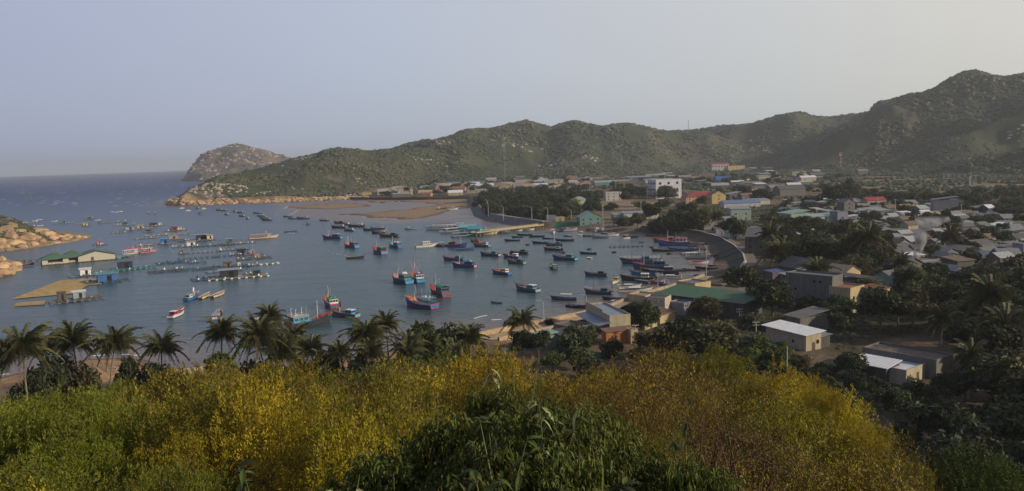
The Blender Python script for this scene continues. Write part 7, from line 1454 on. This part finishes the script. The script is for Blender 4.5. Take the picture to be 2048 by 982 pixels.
for a in ((1413, 566, 490, 'tall grey pole rising in front of the eastern bay'), (1316, 590, 545, 'thin pole at the right end of the long green roof'), (1448, 587, 566, 'short pole in the walled plot'), (1482, 590, 574, 'short pole beside the walled plot'), (1479, 640, 616, 'pole before the right end of the long green roof'), (1271, 690, 648, 'pole at the corner of the orange brick shed'), (1512, 664, 642, 'leaning pole by the sparse pale tree'), (1790, 430, 398, 'pole before the tall warehouse block'), (1779, 428, 404, 'pole right of the red metal roof'), (1922, 436, 408, 'pole among the trees right of the warehouse'), (1282, 440, 402, 'pole on the beach road'), (1206, 450, 410, 'pole beside the netted beach house'), (1232, 395, 362, 'thick pole above the sandy yard'), (1295, 398, 380, 'pole by the white school block'),
          (1655, 460, 430, 'pole by the second mint-green house'), (1545, 540, 510, 'pole at the curved lane'), (1665, 520, 470, 'pole inside the village grove'), (1512, 420, 396, 'pole near the pale mint house'), (1788, 545, 505, 'pole at the foot of the village palm row'), (1244, 336, 316, 'white pole on the hill foot'), (1755, 424, 396, 'pole left of the red metal roof'), (1900, 420, 404, 'pole behind the warehouse block')):
    pole(a[0], a[1], a[2], a[3])
for a in ((1088, 660, 602, 'slim street lamp standing on the causeway'), (1173, 626, 590, 'thin lamp post at the corner of the concrete house'), (977, 438, 406, 'street lamp beside the white hut in the grove'), (1007, 446, 412, 'street lamp in front of the grove, left of the pier'), (1064, 446, 415, 'street lamp near the pier landing'), (1096, 444, 416, 'street lamp behind the gatehouse'), (1143, 450, 420, 'street lamp left of the netted beach house'), (1338, 596, 560, 'lamp post on the harbour wall'), (975, 424, 400, 'second street lamp behind the embankment path')):
    pole(a[0], a[1], a[2], a[3], 'lamp')
for a in ((1574, 752, 690, 'pale concrete post in the dirt yard'), (1011, 738, 699, 'thin white post rising from the thicket edge'), (1300, 690, 668, 'short post behind the ochre block'), (1138, 720, 700, 'short fence post in the walled yard')): pole(a[0], a[1], a[2], a[3], 'plain')
def lattice(px, yb, yt, w_, lab, cols=('grey',), D=None, dishes=True):
    p = hit(px, yb) if D is None else PD(px, yb, D)
    if D is not None: p.z = gz(p.x, p.y)
    d = math.hypot(p.x, p.y); h = PD(px, yt, d).z - p.z; t = thing('radio_mast', p, 0, lab, 'radio mast', None, (px, yt)); n = 10; r_ = max(.13, d / 6500)
    for k in range(n):
        mb = MB(); z0, z1 = h * k / n, h * (k + 1) / n; c = [(w_ / 2 * math.cos(a), w_ / 2 * math.sin(a)) for a in (0, 2.09, 4.19)]
        for i in range(3): mb.tube([(*c[i], z0), (*c[i], z1)], r_ * .7, 4); mb.tube([(*c[i], z0), (*c[(i + 1) % 3], z1)], r_ * .35, 3)
        link('mast_section', mb.mesh('mast_section', pm(cols[k % len(cols)])), t)
    if dishes:
        for k in range(6): link('antenna', cached('ant', lambda: _unit('antenna', pm('white'))), t, (math.cos(k) * w_, math.sin(k) * w_, h * (.98 if k < 3 else .86)), scale=(.5, .5, 3.2))
for a, b in ((1600, 468), (1640, 410), (1712, 455), (1770, 470), (1830, 455), (1880, 470), (1925, 480), (1960, 450), (2000, 480), (1850, 505), (1900, 530), (1950, 520), (1590, 420), (1690, 425), (1180, 392), (1330, 372)): pole(a, b, b - 26, 'grey utility pole among the tin roofs')
lattice(1011, 392, 274, 2.0, 'very tall guyed radio mast behind the far row of houses'); lattice(1681, 338, 306, 2.4, 'red and white radio mast at the foot of the right-hand mountain', ('white', 'red')); lattice(1377, 262, 240, 2.5, 'thin mast on the saddle of the ridge', D=3250, dishes=False); lattice(1940, 372, 352, 2, 'small mast at the roadside on the right', ('white',), dishes=False)
# beach fence and drying racks
fp = [hit(352, 752, 150), hit(412, 748, 150)]; r_ = thing('beach_fence', fp[0], 0, 'pale picket fence at the sand edge below the lone palm', 'fence', None, (385, 745)); dd = fp[1] - fp[0]; n = 22
for k in range(n): link('picket', cached('pick', lambda: _unit('picket', pm('cream'))), r_, (dd.x * k / n, dd.y * k / n, .8), scale=(.16, .06, 1.8), rz=math.atan2(dd.y, dd.x))
for z in (.5, 1.5): link('rail', cached('pick2', lambda: _unit('rail', pm('cream'))), r_, (dd.x / 2, dd.y / 2, z), scale=(dd.length, .08, .1), rz=math.atan2(dd.y, dd.x))
r_ = thing('drying_rack', hit(212, 742, 150), .15, 'row of pale drying rails laid out on the orange beach', 'drying rack', None, (205, 745))
for k in range(5): link('rail', cached('pick2', lambda: _unit('rail', pm('cream'))), r_, (-4 + k * 2.2, 0, .55), scale=(.14, 9, .1), rz=.5); link('leg', cached('pick', lambda: _unit('picket', pm('cream'))), r_, (-4 + k * 2.2, 0, .25), scale=(.1, .1, .6))
for y in (-3, 0, 3): link('cross_rail', cached('pick3', lambda: _unit('cross_rail', pm('wood'))), r_, (0, y, .5), scale=(14, .12, .1))
# smoke
import bmesh
rn2 = random.Random(5); bot = hit(1826, 532); D0 = math.hypot(bot.x, bot.y); pts_ = [PD(px, py, D0) for px, py in ((1826, 533), (1829, 520), (1836, 502), (1842, 485), (1838, 468), (1848, 450), (1862, 432), (1880, 418))]
mb = MB(); mb.tube(pts_, [.5, 1.0, 1.6, 2.2, 3.0, 4.2, 5.5, 6.5], 16); sm2 = mb.mesh('smoke', [], smooth=True); smt = bpy.data.materials.new('smoke_air'); smt.use_nodes = True; t_ = smt.node_tree; t_.nodes.clear(); mo = t_.nodes.new('ShaderNodeOutputMaterial'); pv = t_.nodes.new('ShaderNodeVolumePrincipled')
ns = t_.nodes.new('ShaderNodeTexNoise'); ns.inputs['Scale'].default_value = .32; ns.inputs['Detail'].default_value = 3; g_ = t_.nodes.new('ShaderNodeNewGeometry'); t_.links.new(g_.outputs['Position'], ns.inputs['Vector']); mr2 = t_.nodes.new('ShaderNodeMapRange'); mr2.inputs[1].default_value = .38; mr2.inputs[2].default_value = .68; mr2.inputs[4].default_value = 2.4; t_.links.new(ns.outputs[0], mr2.inputs[0])
sz_ = t_.nodes.new('ShaderNodeSeparateXYZ'); t_.links.new(g_.outputs['Position'], sz_.inputs[0]); mr3 = t_.nodes.new('ShaderNodeMapRange'); mr3.inputs[1].default_value = bot.z; mr3.inputs[2].default_value = pts_[-1].z - 3; mr3.inputs[3].default_value = 1; mr3.inputs[4].default_value = 0.0; t_.links.new(sz_.outputs[2], mr3.inputs[0])
mm = t_.nodes.new('ShaderNodeMath'); mm.operation = 'MULTIPLY'; t_.links.new(mr2.outputs[0], mm.inputs[0]); t_.links.new(mr3.outputs[0], mm.inputs[1]); t_.links.new(mm.outputs[0], pv.inputs['Density']); pv.inputs['Color'].default_value = (.85, .86, .9, 1); t_.links.new(pv.outputs[0], mo.inputs['Volume']); sm2.materials.append(smt)
so = link('smoke_plume', sm2); kind(so, 'stuff', 'pale smoke rising from among the village roofs')
# ------------------------------------------------------------------ labels: say where each of several look-alikes stands
MARKS = [(62, 401, 'the green sail'), (110, 470, 'the islet'), (110, 515, 'the floating restaurant'), (100, 580, 'the straw net mat'), (214, 558, 'the blue hut raft'), (330, 485, 'the bright blue hut'), (405, 470, 'the tall dark hut raft'), (432, 536, 'the longest green raft'), (476, 548, 'the biggest dark hut'), (345, 405, 'the headland tip'), (400, 425, 'the blue and red boat'),
         (526, 472, 'the cream tour boat'), (585, 425, 'the breakers'), (800, 428, 'the sandbar'), (665, 474, 'the pale-sterned boat'), (702, 488, 'the orange-decked boat'), (758, 500, 'the white-flagged blue boat'), (818, 555, 'the rafted pair'), (878, 580, 'the green-canopied boat'), (660, 605, 'the green-netted boat'), (853, 490, 'the white cabin boat'), (940, 465, 'the pier head'), (1020, 455, 'the yellow pier'),
         (1092, 438, 'the gatehouse'), (1160, 440, 'the netted beach house'), (1227, 468, 'the white runabout'), (1251, 490, 'the first pontoon grid'), (1130, 515, 'the cyan-sterned boat'), (1350, 485, 'the long royal blue boat'), (1393, 512, 'the timber landing'), (1300, 538, 'the crowded corner'), (1270, 583, 'the long white speedboat'), (1128, 595, 'the cream-canopied boat'), (1450, 515, 'the stone revetment'),
         (1215, 635, 'the concrete house'), (1235, 660, 'the orange brick shed'), (1350, 610, 'the whitewashed block'), (1430, 595, 'the long green roof'), (1390, 572, 'the flat-roofed cube'), (1640, 585, 'the tallest grey house'), (1590, 665, 'the cream house'), (1810, 725, 'the white flat roof'), (1510, 470, 'the grey two-storey block'), (1465, 425, 'the pale mint house'), (1590, 440, 'the mint-green houses'), (1735, 400, 'the red metal roof'), (1865, 400, 'the warehouse block'),
         (1325, 370, 'the white school'), (1400, 385, 'the dark red roof'), (1430, 398, 'the yellow end building'), (1440, 335, 'the red-roofed white building'), (1250, 355, 'the dark hall roof'), (1190, 368, 'the pale green row'), (1235, 406, 'the sandy yard'), (1160, 366, 'the salmon house'), (1000, 384, 'the orange-tiled house'), (1011, 340, 'the tall radio mast'), (755, 385, 'the first cream house'), (850, 385, 'the far sea wall'), (1155, 402, 'the yellow flowering tree'),
         (1740, 475, 'the palm row'), (1620, 490, 'the bright-topped tree'), (1835, 490, 'the smoke'), (1680, 385, 'the pair of field trees'), (1850, 375, 'the brown fields'), (1681, 320, 'the red and white mast'), (1920, 600, 'the silver roof'), (1985, 585, 'the big right-edge palm'), (1575, 720, 'the dirt yard'), (1883, 628, 'the overhanging palm'), (1950, 900, 'the lower right corner'), (1720, 610, 'the pink terrace'), (955, 425, 'the stone embankment'),
         (1900, 500, 'the roadside roofs'), (2010, 460, 'the right edge roofs'), (1960, 720, 'the hollow centre'), (1780, 830, 'the hollow foot'), (2010, 800, 'the right margin'), (1100, 415, 'the grove centre'), (1040, 400, 'the grove top')]
def mark(px, py, own):
    best = None
    for a, b, nme in MARKS:
        if abs(a - px) < 9 and abs(b - py) < 9: continue
        d = math.hypot(a - px, (b - py) * 1.6)
        if nme.split()[-1] in own.split()[-1:]: d += 20
        if best is None or d < best[0]: best = (d, a, b, nme)
    d, a, b, nme = best; dx, dy = px - a, (py - b) * 1.6
    rel = ('right of' if dx > 0 else 'left of') if abs(dx) > abs(dy) else ('in front of' if dy > 0 else 'behind')
    far_w = '' if d < 60 else 'well '
    return f'{far_w}{rel} {nme}'
ORD = ['leftmost', 'second', 'third', 'fourth', 'fifth', 'sixth', 'seventh', 'eighth', 'ninth', 'tenth', 'eleventh', 'twelfth', 'thirteenth', 'fourteenth', 'fifteenth', 'sixteenth', 'seventeenth', 'eighteenth', 'nineteenth', 'twentieth', 'twenty-first', 'twenty-second', 'twenty-third', 'twenty-fourth']
bpy.context.view_layer.update()
def inview(px): return px is not None and -40 < px[0] < 2090 and px[1] < 1100
def dups():
    g = {}
    for o, px in THINGS: g.setdefault(o['label'], []).append((o, px))
    return {k: v for k, v in g.items() if len(v) > 1 or len(k.split()) < 4}
def wc(s): return len(s.split())
for lab, lst in dups().items():
    for o, px in lst:
        q = px or (1024, 500)
        if 'boulder' in o.name or o.name.startswith('rock'): o['label'] = lab; continue
        m_ = mark(q[0], q[1], lab); o['label'] = f'{lab}, {m_}'
        while wc(o['label']) > 16: lab2 = lab.split(' '); lab = ' '.join(lab2[:-1]); o['label'] = f'{lab}, {m_}'
for lab, lst in dups().items():
    lst = sorted(lst, key=lambda t: (t[1] or (0, 0))[0]); n = len(lst)
    for i, (o, px) in enumerate(lst):
        w_ = ORD[i] if i < 24 else 'far right'
        if i == n - 1 and n > 1: w_ = 'rightmost'
        t_ = f'{w_} ' + (lab if w_ in ('leftmost', 'rightmost', 'far right') else 'from left, ' + lab)
        if wc(t_) <= 16: o['label'] = t_
        else: o['label'] = f'{w_} ' + ' '.join(lab.split()[-15:])
# ------------------------------------------------------------------ sea haze
hb = MB(); hb.box((0, 7200, -6), (34000, 20400, 430))
hm = bpy.data.materials.new('sea_haze'); hm.use_nodes = True; t_ = hm.node_tree; t_.nodes.clear()
mo = t_.nodes.new('ShaderNodeOutputMaterial'); pv = t_.nodes.new('ShaderNodeVolumePrincipled')
pv.inputs['Color'].default_value = (0.92, 0.95, 1.0, 1); pv.inputs['Density'].default_value = HAZE; pv.inputs['Anisotropy'].default_value = 0.2
t_.links.new(pv.outputs[0], mo.inputs['Volume'])
kind(link('haze', hb.mesh('haze', hm)), 'stuff', 'thin sea haze over the bay')
